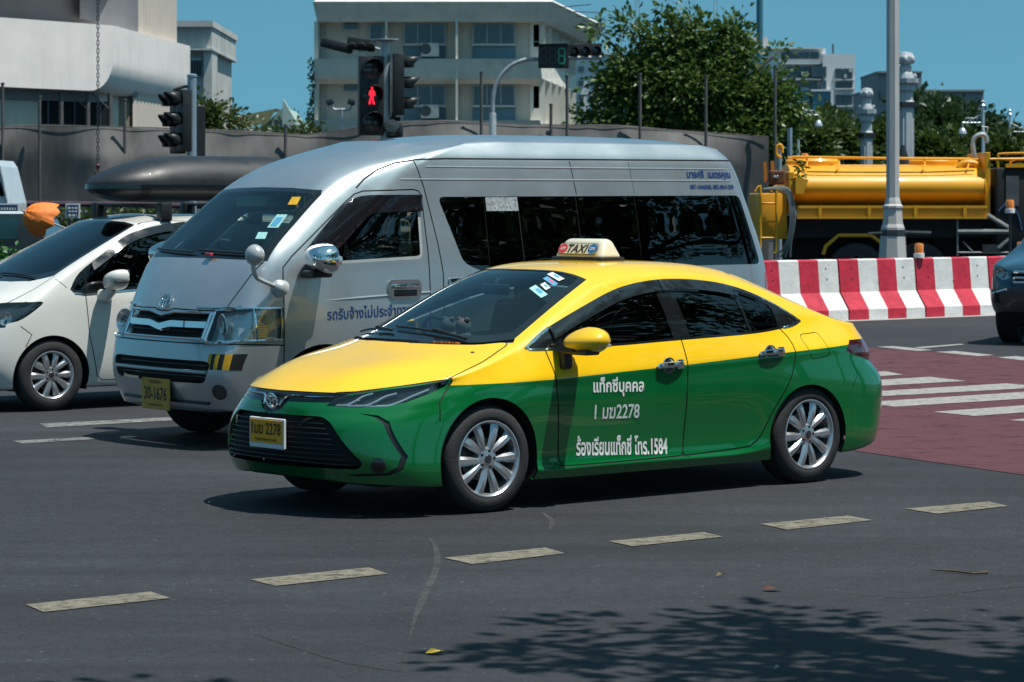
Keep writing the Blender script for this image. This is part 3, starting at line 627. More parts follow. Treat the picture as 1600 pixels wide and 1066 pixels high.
    for sg in (1, -1):
        pts = [s.front(y, z, .005) for y, z in cr([(.075, .625), (.085, .655), (.105, .678), (.14, .685), (.30, .684), (.42, .686)], 5)]
        MB().tube([(p.x, p.y * sg, p.z) for p in pts], [.0075] * 14 + [.007 - .004 * k / 12 for k in range(len(pts) - 14)], 6).build('grille_trim', M['chrome'], root, True)
        p = s.front(.725, .31, .001); q = Vector((p.x, p.y * sg, p.z)); nn = s.normal(p); nn.y *= sg
        MB().lathe([(0, .004), (.036, .004), (.044, .0)], 20, Matrix.Translation(q) @ nn.to_track_quat('Z', 'Y').to_matrix().to_4x4()).build('fog_light', M['glossblack'], root, True)
    ec = s.front(0, .645, .012); emblem(root, ec, (0, 1, 0), (.14, 0, 1), .105, .088, M['chrome'])
    pl = MB().rbox((.955, -.172, .375), (.972, .172, .553), .006).build('number_plate', M['plate_white'], root)
    MB().rbox((.970, -.160, .405), (.9745, .160, .541), .003).build('plate_panel', M['plate_yellow'], pl)
    text_flat('lettering', '1มฆ 2278', .285, M['black_ink'], pl, (.9745, 0, .490), (0, 1, 0), (0, 0, 1), bold=.012, height=.068)
    text_flat('lettering', 'กรุงเทพมหานคร', .21, M['black_ink'], pl, (.9745, 0, .422), (0, 1, 0), (0, 0, 1), bold=.01, height=.022)
    # wipers, cowl
    for y0, y1 in ((.52, -.12), (-.10, -.60)):
        pts = []
        for k in range(13):
            y = y0 + (y1 - y0) * k / 12; x = -.045 - .10 * (abs(y) / .6) ** 2 - .05 * k / 12; p = s.top(x, abs(y), .018)
            pts.append((p.x, y, p.z))
        MB().tube(pts, .007, 6).tube([pts[0], Vector(pts[5]) + Vector((.0, 0, .012))], .009, 6).build('wiper', M['blackplastic'], root)
    # wheels
    for x in (0, -2.7):
        for sg in (1, -1):
            w = wheel(root, x, sg * .765, .314, .205, .222, 'twin', M, sg, R(-2.5) if x == 0 else 0)
    MB().box((-3.3, -.62, .17), (.62, .62, .24)).box((-3.0, -.70, .2), (-.1, .70, .62)).build('underbody', M['black'], root)
    # cabin
    MB().rbox((-.42, -.70, .60), (.0, .70, .93), .05).rbox((-.55, -.62, .85), (-.25, -.10, .98), .05).build('dashboard', M['dash'], root, True)
    MB().lathe([(.175 + .014 * math.cos(t), .014 * math.sin(t)) for t in [2 * math.pi * k / 8 for k in range(9)]], 28, Matrix.Translation((-.66, -.36, .93)) @ Matrix.Rotation(R(-65), 4, 'Y')).box((-.68, -.52, .915), (-.65, -.20, .94)).build('steering_wheel', M['blackplastic'], root, True)
    for x, yy in ((-1.15, (.36, -.36)), (-2.1, (.38, -.38))):
        for y in yy:
            MB().rbox((x - .05, y - .25, .45), (x + .45, y + .25, .66), .06).rbox((-.08, -.24, 0), (.08, .24, .58), .07, Matrix.Translation((x - .05, y, .62)) @ Matrix.Rotation(R(-14), 4, 'Y')).rbox((-.05, -.13, 0), (.05, .13, .19), .05, Matrix.Translation((x - .22, y, 1.17)) @ Matrix.Rotation(R(-8), 4, 'Y')).build('car_seat', M['seat'], root, True)
    MB().rbox((-.80, -.13, 1.235), (-.77, .13, 1.30), .02).tube([(-.78, 0, 1.29), (-.82, 0, 1.35)], .012).build('rear_view_mirror', M['blackplastic'], root, True)
    MB().rbox((-3.1, -.62, .95), (-2.5, .62, 1.0), .03).build('parcel_shelf', M['dash'], root)
    # mascots on the dashboard
    tb = MB()
    for y in (.15, .29): tb.ball((-.28, y, .985), .055).ball((-.28, y, 1.06), .05).ball((-.28, y - .035, 1.10), .018, 1).ball((-.28, y + .035, 1.10), .018, 1)
    tb.build('dashboard_toys', M['seat'], root, True)
    fb = MB()
    for k in range(7): fb.ball((-.20, .12 + .035 * k, .955 + .004 * (k % 2)), .019, 1)
    fb.build('flower_garland', M['orange_cloth'], root, True)
    # licence stickers inside the top corner of the windscreen
    for x, y, w, h, mm in ((-.93, .40, .13, .06, 'sticker_white'), (-.865, .425, .12, .05, 'sticker_blue'), (-.80, .45, .07, .05, 'sticker_white'), (-.735, .46, .13, .07, 'sticker_teal')):
        vs = []
        for a, b_ in ((-1, -1), (1, -1), (1, 1), (-1, 1)):
            p = s.top(x + b_ * h / 2 * -.75 + .008 * a, y + a * w / 2, .0015); vs.append(tuple(p))
        MB().add(vs, [(0, 1, 2, 3)]).build('sticker', M[mm], root)
        bv = [Vector(v) for v in vs]; c = sum(bv, Vector()) / 4; MB().add([c + (v - c) * .45 + s.normal(c) * .001 + (bv[3] - bv[0]) * .12 for v in bv], [(0, 1, 2, 3)]).build('sticker_print', M['sticker_blue' if mm != 'sticker_blue' else 'sticker_red'], root)
    # lettering on the doors
    for sg in (1,):
        d = doors[sg]
        s.text('แท็กซี่บุคคล', -.808, .699, .418, M['white_ink'], d, slope=-.03, bold=.024, height=.118)
        s.text('1 มฆ2278', -.824, .548, .370, M['white_worn'], d, slope=-.03, bold=.016, height=.088)
        s.text('ร้องเรียนแท็กซี่ โทร.1584', -.690, .352, .755, M['white_ink'], d, slope=-.045, bold=.026, height=.122)
    # roof sign
    z0 = s.top(-1.56, 0).z; sg_ = bmesh.new(); bmesh.ops.create_cube(sg_, size=1)
    for v in sg_.verts: v.co = Vector((v.co.x * (.20 if v.co.z < 0 else .085) - (.0 if v.co.z < 0 else .01), v.co.y * (.47 if v.co.z < 0 else .36), .02 + .128 * (v.co.z + .5)))
    bmesh.ops.bevel(sg_, geom=sg_.edges[:], offset=.034, segments=5, profile=.5, affect='EDGES')
    Ms = Matrix.Translation((-1.56, 0, z0 - .012)); Mf = Matrix.Translation((-1.56, 0, z0 - .016))
    rs = MB().bm(sg_, Ms).build('roof_sign', M['sign_cream'], root, True, angle=40)
    MB().rbox((-.105, -.24, 0), (.105, .24, .036), .012, Mf).build('sign_base', M['blackplastic'], rs, True)
    o = Vector((-1.56 + .0815, 0, z0 - .012 + .084)); upv = Vector((-.0625, 0, .128)).normalized(); ax = Vector((0, 1, 0)); nn = ax.cross(upv)
    def disc(y, r, m, lift, nm, sc=1.):
        MB().add([o + ax * (y + r * sc * math.cos(t)) + upv * (r * math.sin(t)) + nn * lift for t in [2 * math.pi * k / 32 for k in range(32)]], [tuple(range(32))]).build(nm, m, rs)
    bv = [o + ax * (x) + upv * y + nn * .0015 for x, y in rnd_poly([(-.185, -.040), (.185, -.040), (.185, .040), (-.185, .040)], .038, 8)]
    MB().add(bv, [tuple(range(len(bv)))]).build('sign_border', M['black_ink'], rs)
    bv = [o + ax * (x) + upv * y + nn * .003 for x, y in rnd_poly([(-.181, -.036), (.181, -.036), (.181, .036), (-.181, .036)], .034, 8)]
    MB().add(bv, [tuple(range(len(bv)))]).build('sign_face', M['sign_cream'], rs)
    disc(-.140, .033, M['sign_red'], .0045, 'sign_disc', 1.25); disc(.140, .033, M['sign_blue'], .0045, 'sign_disc', 1.25)
    text_flat('lettering', 'TAXI', .19, M['black_ink'], rs, o, ax, upv, bold=.02, shear=.25, height=.058, lift=.005)
    text_flat('lettering', 'APP', .05, M['white_ink'], rs, o - ax * .140, ax, upv, bold=.015, height=.022, lift=.006)
    text_flat('lettering', 'GPS', .05, M['white_ink'], rs, o + ax * .140, ax, upv, bold=.015, height=.022, lift=.006)
    return root
M['tailred'] = mat('red tail lens', (.13, .008, .012), .1, coat=.9, var=.4, vs=30)
M['visor'] = mat('smoked acrylic visor', (.012, .014, .016), .1, coat=.8, var=.05)
M['silver_lamp'] = mat('silver lamp reflector', (.75, .78, .80), .18, .7, var=.1)
M['plate_white'] = mat('white plate frame', (.72, .73, .72), .35, var=.06)
M['plate_yellow'] = mat('yellow number plate', (1.0, .38, .005), .4, var=.12, vs=20)
M['orange_cloth'] = mat('orange cloth', (.72, .17, .03), .7, var=.15, vs=9)
M['sticker_white'] = mat('white sticker', (.75, .78, .76), .4, var=.1, vs=60)
M['sticker_blue'] = mat('blue sticker', (.10, .35, .55), .4, var=.3, vs=80)
M['sticker_teal'] = mat('pale teal sticker', (.35, .65, .62), .4, var=.25, vs=80)
M['sticker_red'] = mat('pink sticker print', (.65, .15, .22), .4, var=.25, vs=80)
M['white_worn'] = mat('worn white stencil paint', (.62, .68, .64), .6, var=.3, vs=40)
M['sign_cream'] = mat('cream plastic', (.72, .66, .50), .3, coat=.5, var=.06)
M['sign_red'] = mat('red print', (.65, .05, .07), .4, var=.1); M['sign_blue'] = mat('blue print', (.02, .16, .42), .4, var=.1)
taxi = build_taxi()
# ------------------------------------------------------------------ the silver high-roof van
M['silver'] = mat('silver metallic paint', (.52, .56, .58), .32, .72, coat=1., var=.05, vs=2.5, rvar=.04, coatr=.04)
M['silverplastic'] = mat('silver painted plastic', (.50, .52, .52), .35, .3, coat=.5, var=.06)
M['blue_ink'] = mat('blue lettering', (.010, .045, .17), .45, var=.15)
M['haz_y'] = mat('yellow hazard tape', (.68, .38, .015), .4, var=.2, vs=18); M['lamp_clear'] = glass('lamp glass', (.8, .82, .8))
def build_van():
    root = empty('passenger_van', (-1.94, 21.96, .06), R(180 + 37), 'silver high-roof passenger van with dark side windows and a round front mirror, behind the taxi', 'van')
    root.scale = (1, 1, .9665)
    V = []; ix = {}
    def P(k, x, y, z): ix[k] = len(V); V.append((x, y, z)); return ix[k]
    sx = {4: (.36, .36, .37, .36, .28, -.08, -.46, -.88, -1.34), 5: (.02, .02, .03, .03, .02, -.26, -.60, -1.0, -1.46), 6: (-.45, -.45, -.45, -.45, -.45, -.56, -.80, -1.14, -1.58), 7: (-.95, -.95, -.95, -.95, -.97, -1.02, -1.14, -1.36, -1.75), 8: (-1.6,) * 7 + (-1.75, -2.05), 9: (-2.2,) * 7 + (-2.25, -2.42), 10: (-2.85,) * 8 + (-2.8,), 11: (-3.45,) * 8 + (-3.4,), 12: (-4.08, -4.08, -4.08, -4.07, -4.02, -3.98, -3.92, -3.85, -3.85)}
    zs = (.26, .50, .76, 1.0, 1.32, 1.60, 1.89, 2.155, 2.275); ys = (.90, .93, .94, .938, .925, .885, .842, .785, .70)
    fr = {0: [(.80, .22), (.89, .47), (.875, .74), (.815, .99), (.60, 1.36), (.27, 1.65), (-.06, 1.935), (-.40, 2.145), (-.92, 2.30)],
          1: [(.79, .22), (.88, .47), (.865, .74), (.805, .99), (.59, 1.36), (.26, 1.648), (-.07, 1.933), (-.41, 2.14), (-.94, 2.295)],
          2: [(.76, .225), (.85, .47), (.82, .74), (.70, .99), (.54, 1.36), (.225, 1.645), (-.095, 1.925), (-.46, 2.13), (-1.0, 2.275)],
          3: [(.68, .24), (.755, .48), (.73, .75), (.60, .99), (.465, 1.355), (.17, 1.635), (-.16, 1.91), (-.56, 2.11), (-1.08, 2.245)]}
    fy = {0: [0] * 9, 1: [.34, .35, .35, .35, .33, .31, .29, .28, .26], 2: [.64, .66, .66, .65, .62, .58, .555, .53, .48], 3: [.82, .85, .855, .85, .825, .785, .745, .70, .625]}
    rr = {13: (-4.38, -4.42, -4.44, -4.43, -4.39, -4.31, -4.22, -4.14, -4.06), 14: (-4.50, -4.53, -4.52, -4.51, -4.47, -4.39, -4.30, -4.22, -4.12), 15: (-4.52, -4.55, -4.54, -4.53, -4.49, -4.41, -4.32, -4.24, -4.14), 16: (-4.52, -4.55, -4.54, -4.53, -4.49, -4.41, -4.32, -4.24, -4.14)}
    ry = {13: .90, 14: .62, 15: .32, 16: 0}
    for r in range(9):
        for c in range(17):
            if c < 4: P((r, c), fr[c][r][0], fy[c][r], fr[c][r][1])
            elif c < 13: P((r, c), sx[c][r], ys[r] - (.03 if c == 4 else .006 if c == 5 else .0 if c < 12 else .012) * (1 if r < 7 else .5), zs[r] + (.0 if r < 8 else -.02 if c == 4 else .015 * min(1, (c - 4) / 3)))
            else: P((r, c), rr[c][r], ry[c] * ys[r] / .94, zs[r] - (.0 if r < 8 else .02))
    for c in range(17): P((-1, c), V[ix[0, c]][0] * .95, V[ix[0, c]][1] * .9, V[ix[0, c]][2] + .04)
    Q = [(ix[r, c], ix[r, c + 1], ix[r + 1, c + 1], ix[r + 1, c]) for r in range(-1, 8) for c in range(16)]
    st = [[ix[8, k] for k in range(4)]]
    for c in range(4, 13):
        x = sx[c][8]; zt = {4: 2.315, 5: 2.335, 6: 2.35, 7: 2.36}.get(c, 2.365 if c < 11 else 2.355 if c == 11 else 2.325)
        x0 = x + {4: .12, 5: .08, 6: .04}.get(c, 0) - (.12 if c == 12 else 0)
        st.append([P(('t0', c), x0, 0, zt), P(('t1', c), x0, .26, zt - .005), P(('t2', c), x0 * .5 + x * .5, .50, zt - .025), ix[8, c]])
    st.append([ix[8, 16], ix[8, 15], ix[8, 14], ix[8, 13]])
    for a, b in zip(st, st[1:]):
        for k in range(3): Q.append((a[k], b[k], b[k + 1], a[k + 1]))
    cre = {}
    def crl(ids, w):
        for a, b in zip(ids, ids[1:]): cre[(a, b)] = w
    crl([ix[0, c] for c in range(17)], .5); crl([ix[7, c] for c in range(5, 14)], .3); crl([ix[2, c] for c in range(0, 5)], .55); crl([ix[1, c] for c in range(0, 4)], .2)
    s = Skin(V, Q, 3, 2, cre)
    FR = lambda c, n: n.x > .12 and c.x > -.9
    LF = lambda c, n: n.y > .3
    ws_o = [(-.1, 1.375), (0, 1.375), (.35, 1.373), (.66, 1.368), (.83, 1.36), (.80, 1.52), (.765, 1.70), (.735, 1.865), (.71, 1.900), (.4, 1.918), (0, 1.925), (-.1, 1.925)]
    ws_i = [(-.1, 1.42), (0, 1.42), (.35, 1.418), (.64, 1.413), (.785, 1.405), (.76, 1.55), (.725, 1.71), (.70, 1.85), (.67, 1.872), (.4, 1.888), (0, 1.895), (-.1, 1.895)]
    door = [(.342, .50), (.342, 1.22), (.335, 1.31), (.25, 1.40), (.0, 1.60), (-.25, 1.80), (-.345, 1.868), (-.42, 1.892), (-.86, 1.905), (-.905, 1.895), (-.928, 1.86), (-.945, 1.40), (-.95, 1.10), (-.945, .50)]
    dwin = rnd_poly([(.145, 1.345), (.09, 1.43), (-.345, 1.80), (-.40, 1.832), (-.885, 1.842), (-.872, 1.395), (-.84, 1.385)], .03)
    vis = [tuple(p) for p in cr([(.14, 1.44), (-.06, 1.63), (-.24, 1.785), (-.36, 1.842), (-.55, 1.858), (-.925, 1.862)], 4)] + [tuple(p) for p in cr([(-.915, 1.735), (-.55, 1.722), (-.43, 1.70), (-.33, 1.62), (-.18, 1.49), (-.06, 1.40), (.03, 1.37)], 4)]
    swin = rnd_poly([(-1.078, 1.848), (-4.15, 1.862), (-4.315, 1.275), (-1.42, 1.262), (-1.27, 1.33)], .06, 6)
    hoodl = [(0, .972), (.06, .972), (.14, .99), (.40, .985), (.55, .985), (.68, 1.0), (.755, 1.18), (.815, 1.358)]
    lamp = rnd_poly([(.605, .985), (.85, 1.005), (.97, 1.01), (.97, .765), (.85, .755), (.615, .752)], .03)
    lampS = rnd_poly([(.352, 1.01), (.352, .775), (.55, .755), (.80, .75), (.80, 1.005)], .02)
    gril = rnd_poly([(-.1, .955), (.05, .955), (.13, .978), (.55, .975), (.585, .955), (.57, .775), (-.1, .765)], .02)
    intk = rnd_poly([(-.1, .610), (.64, .610), (.705, .59), (.64, .455), (.59, .44), (-.1, .432)], .03)
    arch = lambda cx: [(cx + .40 * math.cos(t), .34 + .385 * math.sin(t)) for t in [R(-60 + 300 * k / 40) for k in range(41)]]
    LOW = lambda c, n: c.z < .8 and c.y > .5 and n.y > -.2
    g = .010
    regs = [('hole', 'y', arch(0), LOW), ('hole', 'y', arch(-3.11), LOW), ('ws', 'x', ws_i, FR), ('frit', 'x', ws_o, FR),
            ('visor', 'y', vis, LF), ('dwin', 'y', dwin, LF), ('dframe', 'y', rnd_poly([(.17, 1.325), (.11, 1.44), (-.345, 1.818), (-.40, 1.852), (-.905, 1.862), (-.895, 1.385), (-.86, 1.362)], .03), LF),
            ('gap', 'y', band([(-1.52, 1.85), (-1.52, 1.27)], .004), LF), ('gap', 'y', band([(-1.84, 1.85), (-1.86, 1.27)], .008), LF), ('gap', 'y', band([(-2.42, 1.85), (-2.44, 1.27)], .005), LF), ('gap', 'y', band([(-3.02, 1.86), (-3.04, 1.27)], .004), LF),
            ('swin', 'y', swin, LF), ('swf', 'y', rnd_poly([(-1.06, 1.860), (-4.165, 1.875), (-4.335, 1.262), (-1.41, 1.248), (-1.255, 1.325)], .06, 6), LF),
            ('gap', 'y', band(door, g), LF), ('gap', 'y', band([(-.90, 2.14), (-.96, 1.92), (-1.04, 1.50), (-1.075, 1.25), (-1.08, .45)], g), LF), ('gap', 'y', band([(-2.40, 2.14), (-2.43, 1.86)], g * .8), LF), ('gap', 'y', band([(-3.0, 2.14), (-3.02, 1.88)], .004), LF), ('gap', 'y', band([(-2.45, 1.26), (-2.50, .45)], g), LF),
            ('gap', 'y', band([(-.37, 1.915), (-.45, 1.985), (-.58, 2.06), (-.74, 2.112), (-.92, 2.140), (-1.2, 2.150), (-4.16, 2.158)], .013), lambda c, n: n.y > .08),
            ('lamp', 'y', lampS, lambda c, n: n.y > .35 and c.x > .3), ('lamp', 'x', lamp, lambda c, n: n.x > .12 and c.x > .3), ('gril', 'x', gril, FR), ('intk', 'x', intk, FR),
            *[('haz%d' % (k % 2), 'x', [(.665 + .034 * k, .548), (.699 + .034 * k, .548), (.711 + .034 * k, .668), (.677 + .034 * k, .668)], FR) for k in range(6)],
            ('gap', 'x', band(hoodl, g), FR), ('gap', 'y', band([(1.05, .735), (.70, .742), (.342, .725)], g), lambda c, n: c.x > .2),
            ('tail', 'y', [(-4.37, .80), (-4.37, 1.20), (-4.7, 1.20), (-4.7, .80)], lambda c, n: n.y > .1), ('rwin', 'x', [(-.1, 1.3), (.70, 1.3), (.62, 1.85), (-.1, 1.87)], lambda c, n: n.x < -.4),
            ('fdoor', 'y', door, LF), ('sdoor', 'y', [(-.90, 2.14), (-.96, 1.92), (-1.04, 1.50), (-1.075, 1.25), (-1.08, .45), (-2.50, .45), (-2.45, 1.26), (-2.43, 1.86), (-2.40, 2.14)], LF),
            ('hood', 'x', hoodl + [(.815, 1.358), (-.1, 1.372), (-.1, .975)], FR),
            ('bumper', 'y', [(1.2, .1), (1.2, .735), (.70, .742), (.342, .725), (.37, .45), (.36, .1)], lambda c, n: c.x > .2)]
    G = s.split(regs)
    sil = M['silver']
    rp = lambda key, name, m, side=None, **k: s.part(G.get(key, []), name, m, k.pop('parent', root), side, **k)
    rp(None, 'body', sil); rp('hood', 'hood', sil); rp('bumper', 'front_bumper', sil); rp('gap', 'panel_seam', M['seam'], push=-.005)
    rp('ws', 'windscreen', M['wscreen']); rp('frit', 'windscreen_surround', M['glossblack']); rp('rwin', 'rear_window', M['dark_tint'])
    for sg in (1, -1):
        d = rp('fdoor', 'front_door', sil, sg); sd = rp('sdoor', 'sliding_door', sil, sg); rp('dwin', 'door_window', M['tint2'], sg, push=-.008, parent=d); rp('dframe', 'window_frame', M['silverplastic'], sg, parent=d)
        rp('visor', 'rain_visor', M['visor_p'], sg, push=.022, thick=.005, parent=d); rp('swin', 'side_window', M['dark_glass'], sg, push=-.004); rp('swf', 'side_window_frame', sil, sg); rp('tail', 'tail_light', M['red'], sg)
        hl = rp('lamp', 'headlight', M['silver_lamp'], sg, push=-.05)
        s.part(G['lamp'], 'lens', M['lamp_clear'], hl, sg, push=.002)
        for y, r, mm in ((.715, .108, 'silver_lamp'), (.715, .05, 'glassy')):
            p = s.front(y, .865, -.015 if r > .1 else -.012); MB().lathe([(r, .012), (r * .96, .016), (r * .8, .0), (r * .4, -.025), (.0, -.03)], 28, Matrix.Translation((p.x, sg * p.y, p.z)) @ Matrix.Rotation(R(90), 4, 'Y') @ Matrix.Rotation(R(12 * sg), 4, 'X')).build('reflector_bowl', M[mm], hl, True)
        ab = MB()
        for k in range(9):
            p = s.side(.50, .80 + .02 * k, -.03)
            ab.box((.46, sg * p.y - .005, .79 + .019 * k), (.54, sg * p.y + .006, .800 + .019 * k))
        ab.build('turn_signal', M['amber_pale'], hl)
        tr = [s.front(y, z, .004) for y, z in cr([(.602, .985), (.70, .995), (.82, 1.005)], 5)]
        tr2 = [s.front(y, z, .004) for y, z in cr([(.61, .752), (.70, .748), (.80, .752), (.85, .765)], 5)]
        MB().tube([(p.x, p.y * sg, p.z) for p in tr if p], .011, 6).tube([(p.x, p.y * sg, p.z) for p in tr2 if p], .014, 6).tube([(p.x, p.y * sg, p.z) for p in [s.front(.598, .755 + .022 * k, .004) for k in range(11)]], .010, 6).build('lamp_trim', M['chrome'], hl, True)
        arch_lip(s, 0, .34, .388, M['black'], root, sides=(sg,)); arch_lip(s, -3.11, .34, .388, M['black'], root, sides=(sg,))
        lt = MB()
        for pts in ([(.82 - .045 * k, 1.008) for k in range(11)], [(.80 - .044 * k, .762 + .001 * k) for k in range(11)], [(.358, .775 + .0235 * k) for k in range(11)], [(.565, .765 + .024 * k) for k in range(11)]):
            q = [s.side(x, z, .003) for x, z in pts]; lt.tube([(p.x, p.y * sg, p.z) for p in q if p], .010, 6)
        lt.build('lamp_bezel', M['chrome'], hl, True)
        # chrome door mirror
        b = bmesh.new(); bmesh.ops.create_icosphere(b, subdivisions=3, radius=1)
        for v in b.verts:
            x, y, z = v.co
            f_ = (abs(x) ** 3 + abs(y) ** 3 + abs(z) ** 3) ** (-1 / 3); x *= f_; y *= f_; z *= f_; xx = x * .15 if x > 0 else max(x, -.35) * .10
            v.co = Vector((.10 + xx + .03 * y, sg * (1.10 + y * .175), 1.385 + (.115 - .03 * max(x, 0)) * z - .01 * y))
        mh = MB().bm(b).build('door_mirror', M['chrome'], root, True, angle=60)
        MB().rbox((.02, .90, 1.235), (.20, 1.08, 1.29), .02, Matrix.Diagonal((1, sg, 1, 1))).build('mirror_foot', M['blackplastic'], mh, True)
        MB().rbox((.06, 1.14, 1.335), (.21, 1.272, 1.405), .02, Matrix.Diagonal((1, sg, 1, 1))).build('turn_signal', M['silver_lamp'], mh, True)
        y0 = s.side(-.70, 1.13).y
        hb = MB().prism(rnd_poly([(-.555, 1.185), (-.59, 1.205), (-.835, 1.205), (-.86, 1.18), (-.862, 1.075), (-.83, 1.052), (-.60, 1.052), (-.56, 1.085)], .02), .014, Matrix(((1, 0, 0, 0), (0, 0, sg, sg * (y0 - .002)), (0, 1, 0, 0), (0, 0, 0, 1)))); hb = hb.build('door_handle', M['chrome'], d, True)
        MB().rbox((-.83, y0 + .016, 1.135), (-.60, y0 + .045, 1.172), .013, Matrix.Diagonal((1, sg, 1, 1))).build('grip', M['chrome'], hb, True)
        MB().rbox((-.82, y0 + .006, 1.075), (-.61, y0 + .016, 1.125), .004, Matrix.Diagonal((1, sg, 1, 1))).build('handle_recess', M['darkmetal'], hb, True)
        y1 = s.side(-1.2, 1.13).y
        MB().rbox((-1.32, y1 - .005, 1.06), (-1.12, y1 + .018, 1.21), .03, Matrix.Diagonal((1, sg, 1, 1))).rbox((-1.30, y1 + .016, 1.13), (-1.14, y1 + .045, 1.17), .013, Matrix.Diagonal((1, sg, 1, 1))).build('door_handle', M['chrome'], sd, True)
        for z, a, b_ in ((2.085, -1.0, -4.10), (1.985, -.75, -4.16)):
            pts = [s.side(a + (b_ - a) * k / 30, z, -.004) for k in range(31)]
            MB().tube([(p.x, p.y * sg, p.z) for p in pts if p], .009, 8).build('body_rib', sil, root, True)
        pts = [s.side(.08 + (-.95 - .08) * k / 16, 1.052 + .05 * k / 16, -.005) for k in range(17)]
        MB().tube([(p.x, p.y * sg, p.z) for p in pts if p], [.004 + .008 * min(1, k / 6) for k in range(len(pts))], 8).build('body_rib', sil, root, True)
    # nose
    ib = rp('intk', 'lower_intake', M['black'], push=-.05)
    for z in (.525,):
        pts = [s.front(abs(y), z, -.004) for y in [-.66 + .055 * k for k in range(25)]]
        MB().tube([(p.x, -.66 + .055 * k, p.z) for k, p in enumerate(pts)], .014, 6).build('slat', M['silverplastic'], ib, True)
    for z, m in ((.575, 0), (.485, 0)):
        pts = [s.front(abs(y), z, -.03) for y in [-.64 + .0533 * k for k in range(25)]]
        MB().tube([(p.x, -.64 + .0533 * k, p.z) for k, p in enumerate(pts)], .006, 5).build('slat', M['blackplastic'], ib, True)
    gb = rp('gril', 'grille', M['black'], push=-.05)
    def line(name, zz, r, m, par, lift=.004, ym=.57, ztop=None):
        pts = []
        for k in range(33):
            y = -ym + 2 * ym * k / 32; z = zz(abs(y)); p = s.front(abs(y), z, lift); pts.append((p.x, y, p.z))
        return MB().tube(pts, r, 8).build(name, m, par, True)
    vz = lambda base, dip: (lambda y: base - dip * max(0, 1 - y / .18))
    line('grille_trim', vz(.968, .028), .013, M['chrome'], gb); line('grille_trim', vz(.772, -.0), .012, M['chrome'], gb, ym=.56)
    bars = MB()
    pts = []
    for k in range(33):
        y = -.565 + 1.13 * k / 32; z = .875 - .028 * max(0, 1 - abs(y) / .15); p = s.front(abs(y), z, .0); pts.append((p.x, y, z))
    n = len(pts); vv = []
    for x, y, z in pts: vv += [(x - .02, y, z + .036), (x + .006, y, z + .028), (x + .010, y, z - .02), (x - .015, y, z - .034)]
    bars.add(vv, [(i * 4 + j, i * 4 + j + 1, i * 4 + j + 5, i * 4 + j + 4) for i in range(n - 1) for j in range(3)]).build('grille_bar', M['chrome'], gb, True, angle=30)
    for y in (.568, -.568):
        MB().tube([(s.front(abs(y), .775 + .019 * k, .004).x, y, .775 + .019 * k) for k in range(11)], .012, 8).build('grille_trim', M['chrome'], gb, True)
    for z in (.83, .925):
        line('slat', lambda y, z=z: z, .006, M['blackplastic'], gb, lift=-.03)
    p = s.front(0, 1.035, .012); nn = s.normal(p); emblem(root, p, (0, 1, 0), nn.cross(Vector((0, 1, 0))) , .145, .118, M['chrome'])
    px0 = s.front(0, .40).x + .012; pl = MB().rbox((px0, -.205, .212), (px0 + .010, .205, .452), .004).build('number_plate', M['plate_dull'], root)
    for txt, w, h, z in (('30-1676', .33, .10, .335), ('THAILAND  ๑', .19, .026, .425), ('กรุงเทพมหานคร', .19, .026, .243)):
        text_flat('lettering', txt, w, M['black_ink'], pl, (px0 + .010, 0, z), (0, 1, 0), (0, 0, 1), bold=.015 if h > .05 else .005, height=h)
    hz = rp('haz0', 'hazard_sticker', M['haz_y'], 1, push=.002); s.part(G['haz1'], 'black_stripes', M['black_ink'], hz, 1, push=.002); s.part(G['haz0'] + G['haz1'], 'body_panel', sil, root, -1)
    # fog light pockets and chin
    MB().box((.45, -.62, .20), (.70, .62, .26)).box((-4.4, -.78, .24), (.5, .78, .34)).box((-4.3, -.84, .34), (.35, .84, .60)).build('underbody', M['black'], root)
    pts = [s.front(abs(y), .290, .003) for y in [-.62 + .0517 * k for k in range(25)]]
    MB().tube([(p.x, -.62 + .0517 * k, p.z) for k, p in enumerate(pts)], .012, 6).build('chin_trim', M['blackplastic'], root, True)
    p = s.front(.76, .38, .0)
    MB().lathe([(0, .004), (.05, .003), (.062, .0)], 20, Matrix.Translation(p) @ s.normal(p).to_track_quat('Z', 'Y').to_matrix().to_4x4()).build('fog_light', M['darkmetal'], root, True)
    # round blind-spot mirror on its bent arm
    b0 = Vector((.40, .905, 1.17)); rm = MB().tube(cr([b0, b0 + Vector((.08, .03, .02)), b0 + Vector((.20, .05, .07)), b0 + Vector((.23, .05, .14)), b0 + Vector((.23, .05, .18))], 5), .017, 10).lathe([(.075, -.02), (.06, .02), (.03, .06), (.0, .065)], 16, Matrix.Translation(b0 + Vector((-.02, .0, -.01))) @ Matrix.Rotation(R(60), 4, 'Y') @ Matrix.Rotation(R(-25), 4, 'X')).build('blind_spot_mirror', M['silverplastic'], root, True, angle=60)
    MB().ball(b0 + Vector((.22, .05, .24)), .086, 3, (.75, 1, .95)).build('mirror_bowl', M['silverplastic'], rm, True)
    # wipers
    for ya, yb in ((.66, .05), (.0, -.68)):
        pts = [s.front(abs(ya + (yb - ya) * k / 12), 1.405 + .018 * k / 12, .02) for k in range(13)]
        MB().tube([(p.x, ya + (yb - ya) * k / 12, p.z) for k, p in enumerate(pts)], .009, 6).build('wiper', M['blackplastic'], root)
    w0 = s.front(.3, 1.39, .02); MB().rbox((w0.x, .22, w0.z - .01), (w0.x + .03, .30, w0.z + .012), .004).build('wiper_clip', M['sign_red'], root)
    for x in (0, -3.11):
        for sg in (1, -1):
            w = wheel(root, x, sg * .80, .335, .195, .20, 'y', M, sg); w.location.z = .2845; w.scale = (1, 1 / .9665, 1)
